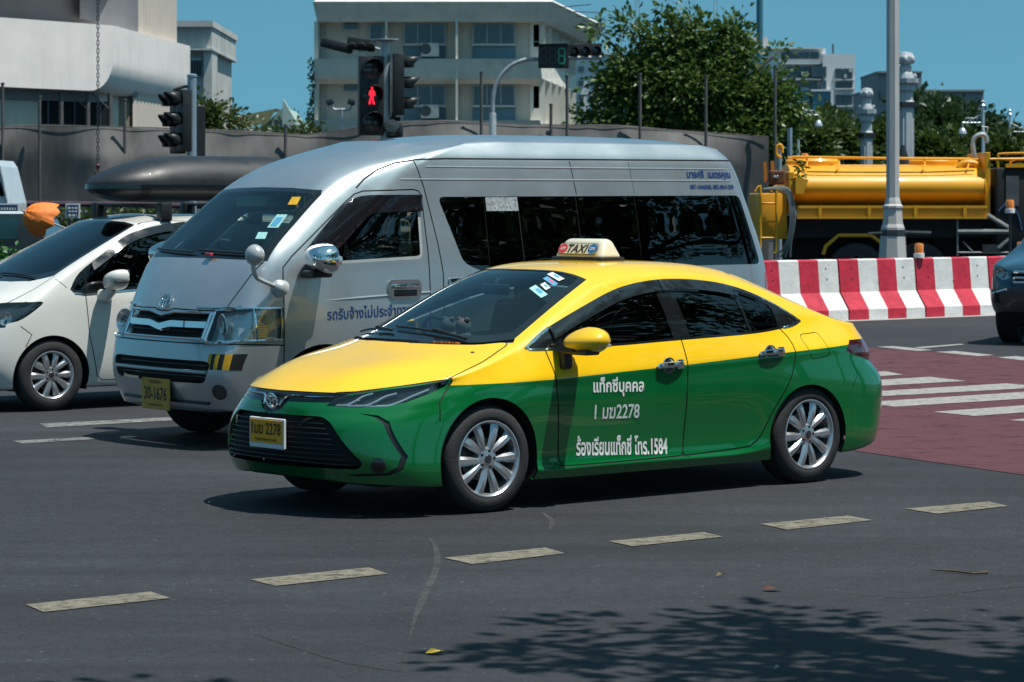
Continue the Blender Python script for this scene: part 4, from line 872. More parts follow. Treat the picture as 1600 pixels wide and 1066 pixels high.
    # lettering on the flank
    s.text('รถรับจ้างไม่ประจำทาง', -.02, .955, .75, M['blue_ink'], root, slope=.03, bold=.012, height=.095)
    s.text('มารศรี  เนตรคุณ', -3.60, 2.033, .475, M['blue_ink'], root, slope=.0, bold=.035, height=.09)
    s.text('087-1046058, 082-0541359', -3.62, 1.93, .475, M['blue_ink'], root, slope=.0, bold=.03, height=.045)
    ss = MB()
    vs = [s.side(x, z, .003) for x, z in ((-1.53, 1.845), (-1.835, 1.845), (-1.84, 1.735), (-1.53, 1.735))]; ss.add(vs, [(0, 1, 2, 3)]).build('window_sticker', M['sticker_foil'], root)
    for y, z, w, h, mm in ((.58, 1.815, .10, .06, 'haz_y'), (.62, 1.66, .115, .10, 'sticker_teal'), (.61, 1.55, .105, .05, 'sticker_teal')):
        vs = [s.front(y + a * w / 2 - b_ * .02, z + b_ * h / 2, .003) for a, b_ in ((-1, -1), (1, -1), (1, 1), (-1, 1))]; MB().add(vs, [(0, 1, 2, 3)]).build('sticker', M[mm], root)
    vs = [s.front(.62 + a * .035 - b_ * .01, 1.655 + b_ * .033, .005) for a, b_ in ((-1, -1), (1, -1), (1, 1), (-1, 1))]; MB().add(vs, [(0, 1, 2, 3)]).build('sticker_print', M['sticker_blue'], root)
    # cabin
    MB().rbox((-.10, -.70, .85), (.40, .70, 1.28), .08).rbox((-.12, -.62, 1.20), (.24, -.15, 1.34), .06).build('dashboard', M['dash'], root, True)
    MB().lathe([(.20 + .014 * math.cos(t), .014 * math.sin(t)) for t in [2 * math.pi * k / 8 for k in range(9)]], 28, Matrix.Translation((-.08, -.40, 1.36)) @ Matrix.Rotation(R(-45), 4, 'Y')).box((-.12, -.58, 1.35), (-.07, -.22, 1.37)).build('steering_wheel', M['seat'], root, True)
    for y in (.42, -.42):
        MB().rbox((-.75, y - .26, .75), (-.25, y + .26, .95), .06).rbox((-.09, -.25, 0), (.09, .25, .62), .07, Matrix.Translation((-.74, y, .92)) @ Matrix.Rotation(R(-12), 4, 'Y')).rbox((-.05, -.14, 0), (.06, .14, .20), .05, Matrix.Translation((-.90, y, 1.52)) @ Matrix.Rotation(R(-8), 4, 'Y')).build('car_seat', M['seat'], root, True)
    MB().box((-4.3, -.82, .6), (-1.02, .82, .66)).box((-1.10, -.80, .6), (-1.04, .80, 1.35)).build('cabin_floor', M['dash'], root)
    for k in range(4):
        MB().rbox((-1.9 - .75 * k, -.75, .66), (-1.75 - .75 * k, .75, 1.45), .06).build('bench_seat', M['seat'], root, True)
    MB().rbox((-.22, -.58, 1.77), (-.16, -.10, 1.86), .015).build('sun_visor', M['visor_green'], root, True); MB().rbox((-.17, -.10, 1.76), (-.13, .10, 1.82), .01).build('rear_view_mirror', M['blackplastic'], root, True)
    cu = MB()
    for k in range(6): cu.tube([(-.80 - .015 * k, .78, 1.40), (-.80 - .015 * k, .75, 1.75)], .012, 6)
    cu.build('curtain', M['curtain'], root, True)
    return root
M['tint2'] = glass('lightly tinted glass', (.30, .36, .36)); M['dark_glass'] = glass('near black window film', (.02, .028, .03))
M['visor_p'] = mat('smoked purple acrylic', (.010, .009, .012), .08, coat=.8, var=.05)
M['glassy'] = mat('bulb glass', (.55, .6, .6), .05, .8, var=.05); M['amber_pale'] = mat('pale amber reflector', (.60, .45, .18), .25, .3, var=.2)
M['plate_dull'] = mat('dusty yellow plate', (.60, .32, .05), .6, var=.25, vs=14); M['sticker_foil'] = mat('silver foil sticker', (.6, .62, .62), .3, .5, var=.45, vs=45)
M['curtain'] = mat('beige curtain', (.45, .42, .34), .9, var=.15); M['visor_green'] = mat('pale sun visor', (.35, .42, .30), .8, var=.1)
van = build_van()
# ------------------------------------------------------------------ the white people carrier with a roof box
def wrap_skin(fr, fy, side_x, ys, zs, rear, levels=3, crease=(), fit=2, cap=(), capx=.5):
    """rows of points wrapped from the front centre round the flank to the rear centre, closed by a roof"""
    V = []; ix = {}; nr = len(zs); nf = 4; ns = len(side_x); n = nf + ns + 4
    def P(k, x, y, z): ix[k] = len(V); V.append((x, y, z)); return ix[k]
    for r in range(nr):
        for c in range(4): P((r, c), fr[c][r][0], fy[c][r], fr[c][r][1])
        for i, xs in enumerate(side_x):
            yo, zo = (xs[1], xs[2]) if isinstance(xs, tuple) and isinstance(xs[1], (list, tuple)) else (None, None)
            x = xs[0][r] if yo is not None else xs[r]
            P((r, 4 + i), x, ys[r] - (yo[r] if yo is not None else 0), zs[r] + (zo[r] if zo is not None else 0))
        for i, k in enumerate((1, .68, .35, 0)): P((r, nf + ns + i), rear[r] + (.10 if i == 0 else .02 if i == 1 else 0), k * ys[r] * .955, zs[r])
    for c in range(n): P((-1, c), V[ix[0, c]][0] * .95, V[ix[0, c]][1] * .9, V[ix[0, c]][2] + .03)
    Q = [(ix[r, c], ix[r, c + 1], ix[r + 1, c + 1], ix[r + 1, c]) for r in range(-1, nr - 1) for c in range(n - 1)]
    t = nr - 1; st = [[ix[t, k] for k in range(4)]]
    for i in range(ns):
        c = 4 + i; x, y, z = V[ix[t, c]]; dz = cap[i] if i < len(cap) else .05
        st.append([P(('a', c), x, 0, z + dz), P(('b', c), x, y * .38, z + dz * .9), P(('c', c), x, y * .72, z + dz * .62), ix[t, c]])
    st.append([ix[t, n - 1], ix[t, n - 2], ix[t, n - 3], ix[t, n - 4]])
    for a, b in zip(st, st[1:]):
        for k in range(3): Q.append((a[k], b[k], b[k + 1], a[k + 1]))
    cre = {}
    for r, c0, c1, w in crease:
        for c in range(c0, c1): cre[(ix[r, c], ix[r, c + 1])] = w
    return Skin(V, Q, levels, fit, cre)
def build_white_car():
    root = empty('minivan', (-4.47, 25.5, 0), R(180 + 37), 'white minivan with tinted glass, cut off by the left edge beside the van', 'minivan')
    wp = mat('pearl white paint', (.70, .69, .64), .35, .0, coat=1., var=.03, vs=2, rvar=.03)
    zs = (.20, .34, .56, .80, .985, 1.20, 1.42, 1.61); ys = (.80, .835, .845, .84, .825, .765, .70, .625)
    fr = {0: [(.74, .20), (.82, .36), (.83, .55), (.79, .72), (.52, .93), (.12, 1.115), (-.42, 1.40), (-.92, 1.645)], 1: [(.73, .20), (.81, .36), (.82, .55), (.78, .72), (.50, .93), (.10, 1.115), (-.43, 1.40), (-.93, 1.64)],
          2: [(.64, .20), (.73, .36), (.74, .55), (.69, .73), (.42, .935), (.04, 1.12), (-.47, 1.40), (-.95, 1.63)], 3: [(.48, .20), (.56, .36), (.57, .55), (.50, .76), (.24, .95), (-.06, 1.145), (-.54, 1.40), (-.985, 1.615)]}
    fy = {0: [0] * 8, 1: [.28, .30, .30, .29, .28, .26, .24, .22], 2: [.55, .57, .57, .55, .52, .49, .45, .42], 3: [.72, .755, .76, .74, .695, .66, .615, .57]}
    sx = [([.33, .33, .32, .27, .08, -.20, -.64, -1.10], [.0, .0, .0, .012, .03, .0, .0, -.0], [0, 0, 0, .05, .03, .0, 0, .01]), ([.0, .0, .0, 0, -.15, -.40, -.78, -1.25], [-.0, -.01, -.012, 0, .008, 0, 0, 0], [0, 0, .02, .05, .03, 0, 0, .02]),
          [-.5, -.5, -.5, -.5, -.55, -.70, -1.0, -1.42], [-1.0] * 5 + [-1.1, -1.25, -1.6], [-1.6] * 7 + [-1.85], [-2.2] * 7 + [-2.3], [-2.74] * 7 + [-2.7], [-3.05] * 7 + [-2.98]]
    rear = (-3.30, -3.38, -3.40, -3.38, -3.36, -3.32, -3.26, -3.18)
    s = wrap_skin(fr, fy, sx, ys, zs, rear, crease=((0, 0, 15, .4), (3, 0, 4, .3), (4, 4, 11, .25)), cap=(.055, .07, .08, .085, .09, .09, .08, .06))
    LF = lambda c, n: n.y > .3
    FR = lambda c, n: n.x > .1
    ws_o = [(.15, -.1), (.15, 0), (.12, .3), (.05, .52), (-.10, .685), (-.55, .635), (-.96, .575), (-.93, .3), (-.905, 0), (-.905, -.1)]
    ws_i = [(.04, -.1), (.04, 0), (.02, .3), (-.05, .49), (-.17, .625), (-.55, .595), (-.92, .54), (-.90, .3), (-.88, 0), (-.88, -.1)]
    TOPW = lambda c, n: n.z > .2 and c.z > 1.03
    dlo = [tuple(p) for p in cr([(-.19, 1.045), (-.30, 1.19), (-.58, 1.365), (-.85, 1.515), (-1.2, 1.60), (-1.7, 1.635), (-2.4, 1.62), (-2.95, 1.56)], 4)] + [(-3.10, 1.20), (-2.6, 1.13), (-1.6, 1.075), (-.9, 1.035), (-.33, 1.00), (-.22, 1.015)]
    g1 = [(-.37, 1.03), (-.37, 1.19), (-.60, 1.335), (-.86, 1.475), (-1.2, 1.555), (-1.30, 1.56), (-1.28, 1.075)]
    g2 = [(-1.42, 1.085), (-1.44, 1.565), (-1.8, 1.59), (-2.35, 1.575), (-2.38, 1.145)]
    g3 = [(-2.46, 1.16), (-2.45, 1.565), (-2.9, 1.52), (-3.02, 1.22)]
    g4 = [(-.22, 1.035), (-.33, 1.165), (-.335, 1.022)]
    door = [(-.325, 1.19), (-.335, .99), (-.36, .65), (-.445, .29), (-.50, .25), (-1.30, .25), (-1.36, .30), (-1.37, 1.05)]
    lamp = [tuple(p) for p in cr([(.55, .72), (.40, .765), (.28, .80), (.10, .915), (.09, .945), (.18, .945), (.40, .93), (.55, .885)], 3)]
    lampF = [(.42, .70), (.46, .84), (.60, .92), (.80, .95), (.80, .73), (.6, .70)]
    arch = lambda cx: [(cx + .365 * math.cos(t), .30 + .355 * math.sin(t)) for t in [R(-60 + 300 * k / 40) for k in range(41)]]
    LOW = lambda c, n: c.z < .75 and c.y > .4
    g = .009
    regs = [('hole', 'y', arch(0), LOW), ('hole', 'y', arch(-2.74), LOW), ('ws', 'z', ws_i, TOPW), ('frit', 'z', ws_o, TOPW), ('glass', 'y', g4, LF), ('glass', 'y', g1, LF), ('glass', 'y', g2, LF), ('glass', 'y', g3, LF),
            ('chrome', 'y', band([(-.23, 1.012), (-.33, .998), (-.9, 1.032), (-1.6, 1.072), (-2.6, 1.127)], .016), LF), ('dlo', 'y', dlo, LF), ('lamp', 'y', lamp, lambda c, n: n.y > .25 and c.x > 0), ('lamp', 'x', lampF, lambda c, n: n.x > .2 and c.x > .2 and c.y > .4),
            ('gap', 'y', band(door + door[:0], g), LF), ('gap', 'y', band([(.30, .74), (.20, .665), (.26, .56)], g), LF), ('gap', 'z', band([(-.10, .70), (.08, .69), (.30, .64), (.52, .58)], g), lambda c, n: n.z > .3 and c.z > .75), ('gap', 'y', band([(-1.37, 1.05), (-1.36, .3)], g), LF),
            ('gap', 'z', band([(-.985, .585), (-1.3, .56), (-2.6, .56)], .012), lambda c, n: n.z > .5 and c.z > 1.5), ('gap', 'y', band([(-.07, 1.14), (-.16, 1.06)], .006), LF),
            ('grille', 'x', rnd_poly([(-.1, .70), (.40, .70), (.38, .56), (-.1, .55)], .02), FR), ('grille', 'x', rnd_poly([(-.1, .44), (.45, .44), (.50, .26), (-.1, .25)], .02), FR),
            ('door', 'y', door, LF)]
    G = s.split(regs)
    rp = lambda key, name, m, side=None, **k: s.part(G.get(key, []), name, m, root, side, **k)
    rp(None, 'body', wp); rp('gap', 'panel_seam', M['seam'], push=-.004); rp('ws', 'windscreen', M['dark_screen']); rp('frit', 'windscreen_surround', M['glossblack']); rp('grille', 'grille', M['black'], push=-.02)
    for sg in (1, -1):
        d = rp('door', 'front_door', wp, sg); rp('glass', 'side_window', M['dark_glass'], sg, push=-.004); rp('dlo', 'window_surround', M['glossblack'], sg); rp('chrome', 'window_trim', M['chrome'], sg, push=.003)
        hl = rp('lamp', 'headlight', M['glossblack'], sg, push=-.035); s.part(G['lamp'], 'lens', M['clear'], hl, sg, push=.001)
        p = s.side(.40, .82, -.02) or Vector((.4, .7, .82)); MB().lathe([(.06, .02), (.055, .0), (.0, -.03)], 20, Matrix.Translation((p.x + .02, sg * p.y, p.z)) @ Matrix.Rotation(R(60 * sg), 4, 'Z') @ Matrix.Rotation(R(90), 4, 'Y')).build('reflector_bowl', M['silver_lamp'], hl, True)
        arch_lip(s, 0, .30, .356, M['black'], root, sides=(sg,)); arch_lip(s, -2.74, .30, .356, M['black'], root, sides=(sg,))
        b = bmesh.new(); bmesh.ops.create_icosphere(b, subdivisions=3, radius=1)
        for v in b.verts:
            x, y, z = v.co; f_ = (abs(x) ** 2.6 + abs(y) ** 2.6 + abs(z) ** 2.6) ** (-1 / 2.6); x *= f_; y *= f_; z *= f_
            v.co = Vector((-.57 + (x * .13 if x > 0 else max(x, -.4) * .1), sg * (.985 + y * .13), 1.125 + .085 * z + .03 * y))
        mh = MB().bm(b).build('door_mirror', wp, root, True, angle=60)
        MB().tube([(-.50, sg * .80, .985), (-.52, sg * .87, .99), (-.55, sg * .92, 1.04)], [.06, .055, .04], 10).build('mirror_foot', wp, mh, True)
        MB().rbox((-.60, 1.02, 1.10), (-.47, 1.12, 1.125), .01, Matrix.Diagonal((1, sg, 1, 1))).build('turn_signal', M['darkmetal'], mh)
        # rain visor
        top = [(x, z) for x, z in dlo[:24] if -1.38 < x < -.40]
        vs = [s.side(x, z, .004) for x, z in top] + [s.side(x, z - .075, .035) for x, z in top]; n = len(top)
        MB().add([(p.x, p.y * sg, p.z) for p in vs], [(i, i + 1, n + i + 1, n + i) for i in range(n - 1)]).build('rain_visor', M['visor'], root, True)
        y0 = s.side(-1.2, .93).y; MB().rbox((-1.28, y0 - .01, .915), (-1.08, y0 + .03, .945), .012, Matrix.Diagonal((1, sg, 1, 1))).build('door_handle', wp, d, True)
        for x in (0, -2.74): wheel(root, x, sg * .745, .312, .19, .205, 'twin', M, sg)
        rr_ = [s.top(x, .52, .04) for x in (-1.15, -1.5, -2.0, -2.5, -2.8)]
    for y0, y1 in ((.55, -.05), (.0, -.60)):
        pts = [s.top(.06 - .10 * abs(y0 + (y1 - y0) * k / 10) - .03 * k / 10, abs(y0 + (y1 - y0) * k / 10), .015) for k in range(11)]
        MB().tube([(p.x, y0 + (y1 - y0) * k / 10, p.z) for k, p in enumerate(pts)], .008, 6).build('wiper', M['blackplastic'], root)
    MB().box((-3.2, -.62, .18), (.6, .62, .3)).box((-3.2, -.74, .3), (-.45, .74, .55)).build('underbody', M['black'], root)
    MB().rbox((-.5, -.68, .6), (.10, .68, 1.04), .05).build('dashboard', M['dash'], root, True)
    for x in (-1.25, -2.2):
        for y in (.36, -.36): MB().rbox((x - .05, y - .25, .5), (x + .45, y + .25, .7), .06).rbox((x - .15, y - .24, .6), (x + .02, y + .24, 1.2), .06).rbox((x - .15, y - .13, 1.22), (x - .03, y + .13, 1.4), .04).build('car_seat', M['seat'], root, True)
    for x in (-1.25, -2.2):
        bar = MB().rbox((x - .03, -.62, 1.765), (x + .03, .62, 1.79), .01)
        for sg in (1, -1):
            p = s.top(x, .55); bar.rbox((x - .06, sg * .60 - .05, p.z - .02), (x + .06, sg * .60 + .05, 1.80), .02)
        bar.build('roof_bar', M['blackplastic'], root, True)
    # roof box, a thing of its own that rides on the bars
    bx = empty('roof_box', (-4.47, 25.5, 0), R(180 + 37), 'long black plastic roof box strapped on top of the white minivan', 'roof box')
    Z = 1.945; xn, xr_ = -.825, -2.93
    def half_w(x):
        t, q = (xn - x) / .62, (x - xr_) / .30; return .42 * (max(0, 1 - (1 - min(1, t)) ** 2.2) ** .55) * (max(0, 1 - (1 - min(1, q)) ** 3) ** .4)
    def shell(h, sgn, taper):
        nx, ny = 46, 24; vs = []
        for i in range(nx + 1):
            u = i / nx; x = xn + (xr_ - xn) * (u * u * (3 - 2 * u)); w = half_w(x); t, q = (xn - x) / taper, (x - xr_) / .35
            w *= .965 if sgn > 0 else .90; hh = h * (max(0, 1 - (1 - min(1, t)) ** 2.0) ** (.72 if sgn > 0 else .6)) * (max(0, 1 - (1 - min(1, q)) ** 2.5) ** .6)
            for j in range(ny + 1): s_ = math.sin((j / ny - .5) * math.pi); vs.append((x, w * s_, Z + sgn * (hh * max(0, 1 - abs(s_) ** 3.0) ** .6 + (.018 if 0 < j < ny else 0))))
        return MB().add(vs, [(i * (ny + 1) + j, i * (ny + 1) + j + 1, (i + 1) * (ny + 1) + j + 1, (i + 1) * (ny + 1) + j) for i in range(nx) for j in range(ny)])
    shell(.265, 1, 1.0).build('lid', M['boxblack'], bx, True, angle=60)
    shell(.115, -1, .35).build('tray', M['boxblack'], bx, True, angle=60)
    xs = [xn + (xr_ - xn) * ((1 - math.cos(math.pi * k / 40)) / 2) for k in range(41)]
    out = [(x, half_w(x) + .02) for x in xs] + [(x, -half_w(x) - .02) for x in xs[::-1]]
    vs = [(x, y, Z - .022) for x, y in out] + [(x, y, Z + .016) for x, y in out] + [(x, y * .93, Z + .020) for x, y in out] + [(x, y * .93, Z - .026) for x, y in out]; n = len(out)
    MB().add(vs, [(r * n + i, r * n + (i + 1) % n, ((r + 1) % 4) * n + (i + 1) % n, ((r + 1) % 4) * n + i) for r in range(4) for i in range(n)]).build('rim', M['glossblack'], bx)
    MB().add([(-2.30, .432, Z + .035), (-2.58, .432, Z + .035), (-2.58, .430, Z + .14), (-2.52, .428, Z + .165), (-2.36, .428, Z + .165), (-2.30, .430, Z + .14)], [tuple(range(6))]).build('sticker', M['sticker_white'], bx)
    for k in range(4): MB().box((-2.35 - .06 * k, .430, Z + .06), (-2.375 - .06 * k, .4375, Z + .078)).box((-2.35 - .06 * k, .430, Z + .09), (-2.375 - .06 * k, .4375, Z + .10)).build('sticker_print', M['black_ink'], bx)
    return root
M['boxblack'] = mat('textured black plastic', (.012, .014, .017), .48, coat=.05, var=.12, vs=8); M['dark_screen'] = glass('dark windscreen film', (.05, .09, .11))
white_car = build_white_car()
# ------------------------------------------------------------------ the dark blue pickup at the right edge
def build_pickup():
    root = empty('pickup_truck', (0, 0, 0), 0, 'dark blue pickup truck with chrome grille cut off by the right edge', 'pickup truck')
    t = 66; fw = Vector((-math.cos(R(t)), -math.sin(R(t)), 0)); lf = Vector((math.sin(R(t)), -math.cos(R(t)), 0))
    corner = px(1545, 470, 36.3); o = corner - fw * .72 + lf * .90; root.location = (o.x, o.y, 0); root.rotation_euler = (0, 0, R(180 + t))
    bp = mat('dark blue metallic paint', (.012, .05, .085), .3, .4, coat=1., var=.04)
    zs = (.42, .56, .78, .96, 1.05, 1.30, 1.55, 1.72); ys = (.88, .92, .93, .925, .90, .83, .76, .68)
    fr = {0: [(.86, .42), (.93, .56), (.93, .78), (.90, .93), (.66, 1.05), (-.30, 1.20), (-.75, 1.48), (-1.2, 1.74)], 1: [(.85, .42), (.92, .56), (.92, .78), (.88, .93), (.65, 1.05), (-.32, 1.20), (-.76, 1.48), (-1.22, 1.73)],
          2: [(.80, .42), (.87, .56), (.87, .78), (.81, .94), (.58, 1.04), (-.36, 1.19), (-.8, 1.48), (-1.25, 1.72)], 3: [(.64, .42), (.70, .56), (.70, .78), (.66, .95), (.42, 1.02), (-.45, 1.18), (-.88, 1.48), (-1.3, 1.70)]}
    fy = {0: [0] * 8, 1: [.30, .31, .31, .30, .30, .28, .26, .24], 2: [.60, .62, .62, .61, .58, .55, .50, .46], 3: [.80, .84, .84, .82, .77, .72, .66, .62]}
    sx = [([.42, .42, .42, .38, .2, -.6, -1.0, -1.4],) * 1 + ([0, 0, 0, .0, .01, .02, .0, .0], [0, 0, 0, .02, .02, -.1, 0, 0]), [0., 0, 0, 0, 0, -.75, -1.1, -1.5], [-.5, -.5, -.5, -.5, -.5, -.9, -1.2, -1.6], [-1.2] * 5 + [-1.4, -1.5, -1.8], [-2.0] * 8, [-2.6] * 7 + [-2.5], [-3.2] * 8, [-3.8] * 8]
    rear = (-4.1,) * 8
    s = wrap_skin(fr, fy, sx, ys, zs, rear, crease=((0, 0, 14, .5), (3, 0, 5, .3)), cap=(.03, .05, .05, .05, .05, .05, .05, .03))
    FR = lambda c, n: n.x > .1
    LOW = lambda c, n: c.z < 1.0 and c.y > .5
    arch = lambda cx: [(cx + .44 * math.cos(a), .40 + .44 * math.sin(a)) for a in [R(-60 + 300 * k / 40) for k in range(41)]]
    regs = [('hole', 'y', arch(-.05), LOW), ('hole', 'y', arch(-3.1), LOW), ('lamp', 'x', [tuple(p) for p in cr([(.60, .84), (.68, .82), (.82, .84), (.92, .92), (.95, 1.0), (.78, .99), (.64, .93)], 4)], FR), ('grille', 'x', rnd_poly([(-.1, .94), (.56, .935), (.58, .86), (.46, .77), (-.1, .76)], .03), FR),
            ('bump', 'x', [(-.1, .735), (.5, .735), (.66, .70), (1.0, .69), (1.0, .3), (-.1, .3)], lambda c, n: n.x > .02 and c.x > .3), ('ws', 'z', [(-.36, -.1), (-.36, 0), (-.40, .5), (-.5, .70), (-1.22, .6), (-1.18, 0), (-1.18, -.1)], lambda c, n: n.z > .2 and c.z > 1.2),
            ('glass', 'y', [(-.75, 1.22), (-1.25, 1.58), (-2.3, 1.62), (-2.5, 1.2)], lambda c, n: n.y > .3)]
    G = s.split(regs); rp = lambda key, name, m, side=None, **k: s.part(G.get(key, []), name, m, root, side, **k)
    rp(None, 'body', bp); rp('bump', 'front_bumper', M['darkgreyplastic'], push=.02); gr = rp('grille', 'grille', M['black'], push=-.03); rp('ws', 'windscreen', M['dark_screen'])
    for z in (.915, .845, .79):
        pts = [s.front(abs(y), z, .012) for y in [-.54 + .045 * k for k in range(25)]]
        MB().tube([(p.x, -.54 + .045 * k, p.z) for k, p in enumerate(pts)], .020, 8).build('grille_bar', M['chrome'], gr, True)
    for sg in (1, -1):
        rp('glass', 'side_window', M['dark_glass'], sg); hl = rp('lamp', 'headlight', M['silver_lamp'], sg, push=-.05); s.part(G['lamp'], 'lens', M['lamp_clear'], hl, sg, push=.001)
        p = s.front(.76, .91, -.015); MB().lathe([(.06, .03), (.055, .0), (0, -.02)], 18, Matrix.Translation((p.x, sg * p.y, p.z)) @ Matrix.Rotation(R(90), 4, 'Y')).build('projector', M['glassy'], hl, True)
        arch_lip(s, -.05, .40, .44, M['black'], root, sides=(sg,)); arch_lip(s, -3.1, .40, .44, M['black'], root, sides=(sg,))
        for x in (-.05, -3.1): wheel(root, x, sg * .80, .385, .25, .24, 'y', M, sg)
        p = s.front(.74, .60, .022); MB().rbox((p.x - .03, -.06, -.075), (p.x + .012, .06, .075), .02, Matrix.Translation((0, sg * .745, .60))).build('fog_light', M['black'], root, True)
        q = [s.front(.62 + .03 * k, .70 - .008 * k, .03) for k in range(8)]; MB().tube([(a.x, a.y * sg, a.z) for a in q if a], .014, 6).build('bumper_trim', M['silver_lamp'], root, True)
    MB().rbox((.955, -.20, .55), (.975, .20, .68), .01).build('number_plate', M['plate_white'], root); MB().box((-4.0, -.7, .35), (.6, .7, .5)).build('underbody', M['black'], root)
    # amber beacon on the bonnet corner: a warning lamp standing on the barrier behind it is built with the barriers
    return root
M['darkgreyplastic'] = mat('dark grey painted plastic', (.03, .032, .036), .35, coat=.4, var=.1)
pickup = build_pickup()
# ------------------------------------------------------------------ barriers, lamp post, signals
M['bred'] = mat('red barrier paint', (.50, .020, .045), .55, var=.2, vs=7, bump=.25, bs=25); M['bwhite'] = mat('white barrier paint', (.66, .66, .64), .6, var=.14, vs=5, bump=.25, bs=25)
M['polepaint'] = mat('pale grey pole paint', (.50, .48, .46), .5, var=.10, vs=5, stretch=(1, 1, .2)); M['sigblack'] = mat('black signal housing', (.014, .016, .017), .45, var=.25, vs=12)
M['bluegrey'] = mat('blue grey painted steel', (.28, .36, .42), .4, .3, var=.15, vs=7, stretch=(1, 1, .3)); M['lens_off'] = mat('unlit signal lens', (.03, .035, .033), .15, coat=.6, var=.3, vs=60)
M['lens_red'] = mat('lit red signal', (1., .02, .05), .4, var=0, emit=1.1); M['lens_green'] = mat('lit green segment', (.02, .20, .13), .4, var=0, emit=.08); M['seg_off'] = mat('unlit segment', (.05, .045, .04), .4, var=.1)
th = R(39.5); bd = Vector((math.cos(th), math.sin(th), 0)); bn_ = Vector((math.sin(th), -math.cos(th), 0)); B0 = Vector((4.87, 43.7, 0)); LB = 1.70
where = ['behind the van tail', 'behind the taxi boot', 'right of the lamp post', 'beside the dark pickup', 'hidden mostly by the dark pickup']
for k in range(-1, 4):
    o = B0 + bd * LB * k; m = MB(); prof = [(.34, 0), (.335, .16), (.150, .42), (.105, .90), (.085, .918), (-.085, .918), (-.105, .90), (-.150, .42), (-.335, .16), (-.34, 0)]
    for s_ in range(4):
        m.mat((s_) % 2)
        a, b = .018 + (LB - .036) * s_ / 4, .018 + (LB - .036) * (s_ + 1) / 4
        n = len(prof); vs = [o + bd * (a if s_ or j in (0, 9) or 1 else a) + bn_ * y + Vector((0, 0, z)) for j, (y, z) in enumerate(prof)] + [o + bd * b + bn_ * y + Vector((0, 0, z)) for y, z in prof]
        fs = [(j, j + 1, n + j + 1, n + j) for j in range(n - 1)]
        if s_ == 0: fs.append(tuple(range(n)))
        if s_ == 3: fs.append(tuple(range(n, 2 * n)))
        m.add(vs, fs)
    bar = m.build('road_barrier', [M['bred'], M['bwhite']]); tag(bar, 'red and white striped concrete barrier ' + where[k + 1], 'barrier', 'concrete barriers along the roadworks')
    hl = MB()
    for a, z in ((.28, .62), (.28, .78), (1.42, .62), (1.42, .78), (.85, .55)): hl.lathe([(0, .002), (.014, .002)], 10, Matrix.Translation(o + bd * (a + .02 * random.random()) + bn_ * (.150 - .045 * (z - .42) / .48 + .002) + Vector((0, 0, z))) @ (bn_ + Vector((0, 0, .12))).to_track_quat('Z', 'Y').to_matrix().to_4x4())
    hl.build('bolt_holes', M['black'], bar)
sheet('kerb_strip', [B0 + bd * -6 + bn_ * .62, B0 + bd * 12 + bn_ * .62, B0 + bd * 12 + bn_ * -.6, B0 + bd * -6 + bn_ * -.6], .006, M['kerbstone'])
def beacon(p, label, post=0., par=None):
    e = empty('warning_beacon', p, 0, label, 'beacon', 'amber warning beacons') if not par else empty('warning_beacon', p, parent=par)
    MB().lathe([(0, 0), (.085, 0), (.085, .07), (.07, .075), (0, .075)], 16).build('beacon_base', M['plate_white'], e, True)
    MB().lathe([(.072, .072), (.072, .20), (.055, .225), (0, .23)], 16).build('beacon_lens', M['amber'], e, True, angle=50)
    if post: MB().tube([(0, 0, -post), (0, 0, .0)], .022, 8).build('beacon_post', M['blackplastic'], e)
    return e
p = px(1436, 390, 44.78); beacon((p.x, p.y, .918), 'amber warning beacon standing on the barriers right of the lamp post')
q = B0 + bd * LB * 2.55; beacon((q.x, q.y, .918), 'amber warning beacon standing on the barrier behind the pickup bonnet')
p = px(1578, 333, 49); beacon((p.x, p.y, p.z), 'amber warning beacon raised on a thin black post by the tanker', p.z)
# octagonal street lamp post
def post8(b, x, y, prof):
    b.lathe([(r / math.cos(math.pi / 8), z) for r, z in prof], 8, Matrix.Translation((x, y, 0)) @ Matrix.Rotation(R(12), 4, 'Z'))
lp = px(1395, 403, 48); lpe = empty('street_lamp', (lp.x, lp.y, 0), 0, 'tall pale octagonal street lamp post rising behind the barriers', 'street lamp')
b = MB(); post8(b, 0, 0, [(.235, 0), (.225, .85), (.205, 1.20), (.200, 1.23)]); b.build('base', M['polepaint'], lpe)
b = MB(); post8(b, 0, 0, [(.206, 1.22), (.210, 1.225), (.210, 1.32), (.205, 1.325)]); b.build('strap', M['darkmetal'], lpe)
b = MB(); post8(b, 0, 0, [(.195, 1.23), (.19, 1.36), (.165, 1.42), (.150, 1.60), (.148, 1.66), (.165, 1.69), (.165, 1.72), (.135, 1.75), (.125, 1.80), (.108, 1.86), (.100, 6.5), (.085, 8.0), (0, 8.02)]); b.build('shaft', M['polepaint'], lpe)
MB().tube([(0, 0, 7.9), (.5, -.4, 8.5), (1.4, -1.2, 8.7)], .045, 8).rbox((1.2, -1.6, 8.62), (1.7, -1.0, 8.76), .04).build('lamp_arm', M['polepaint'], lpe, True)
MB().tube([(.19, -.1, 1.28), (.55, -.12, 1.27), (.62, -.12, 1.27)], .03, 8).build('strap_pipe', M['darkmetal'], lpe); MB().tube([(-.19, -.1, 1.27), (-.42, -.1, 1.26)], .02, 8).build('strap_pipe', M['darkmetal'], lpe)
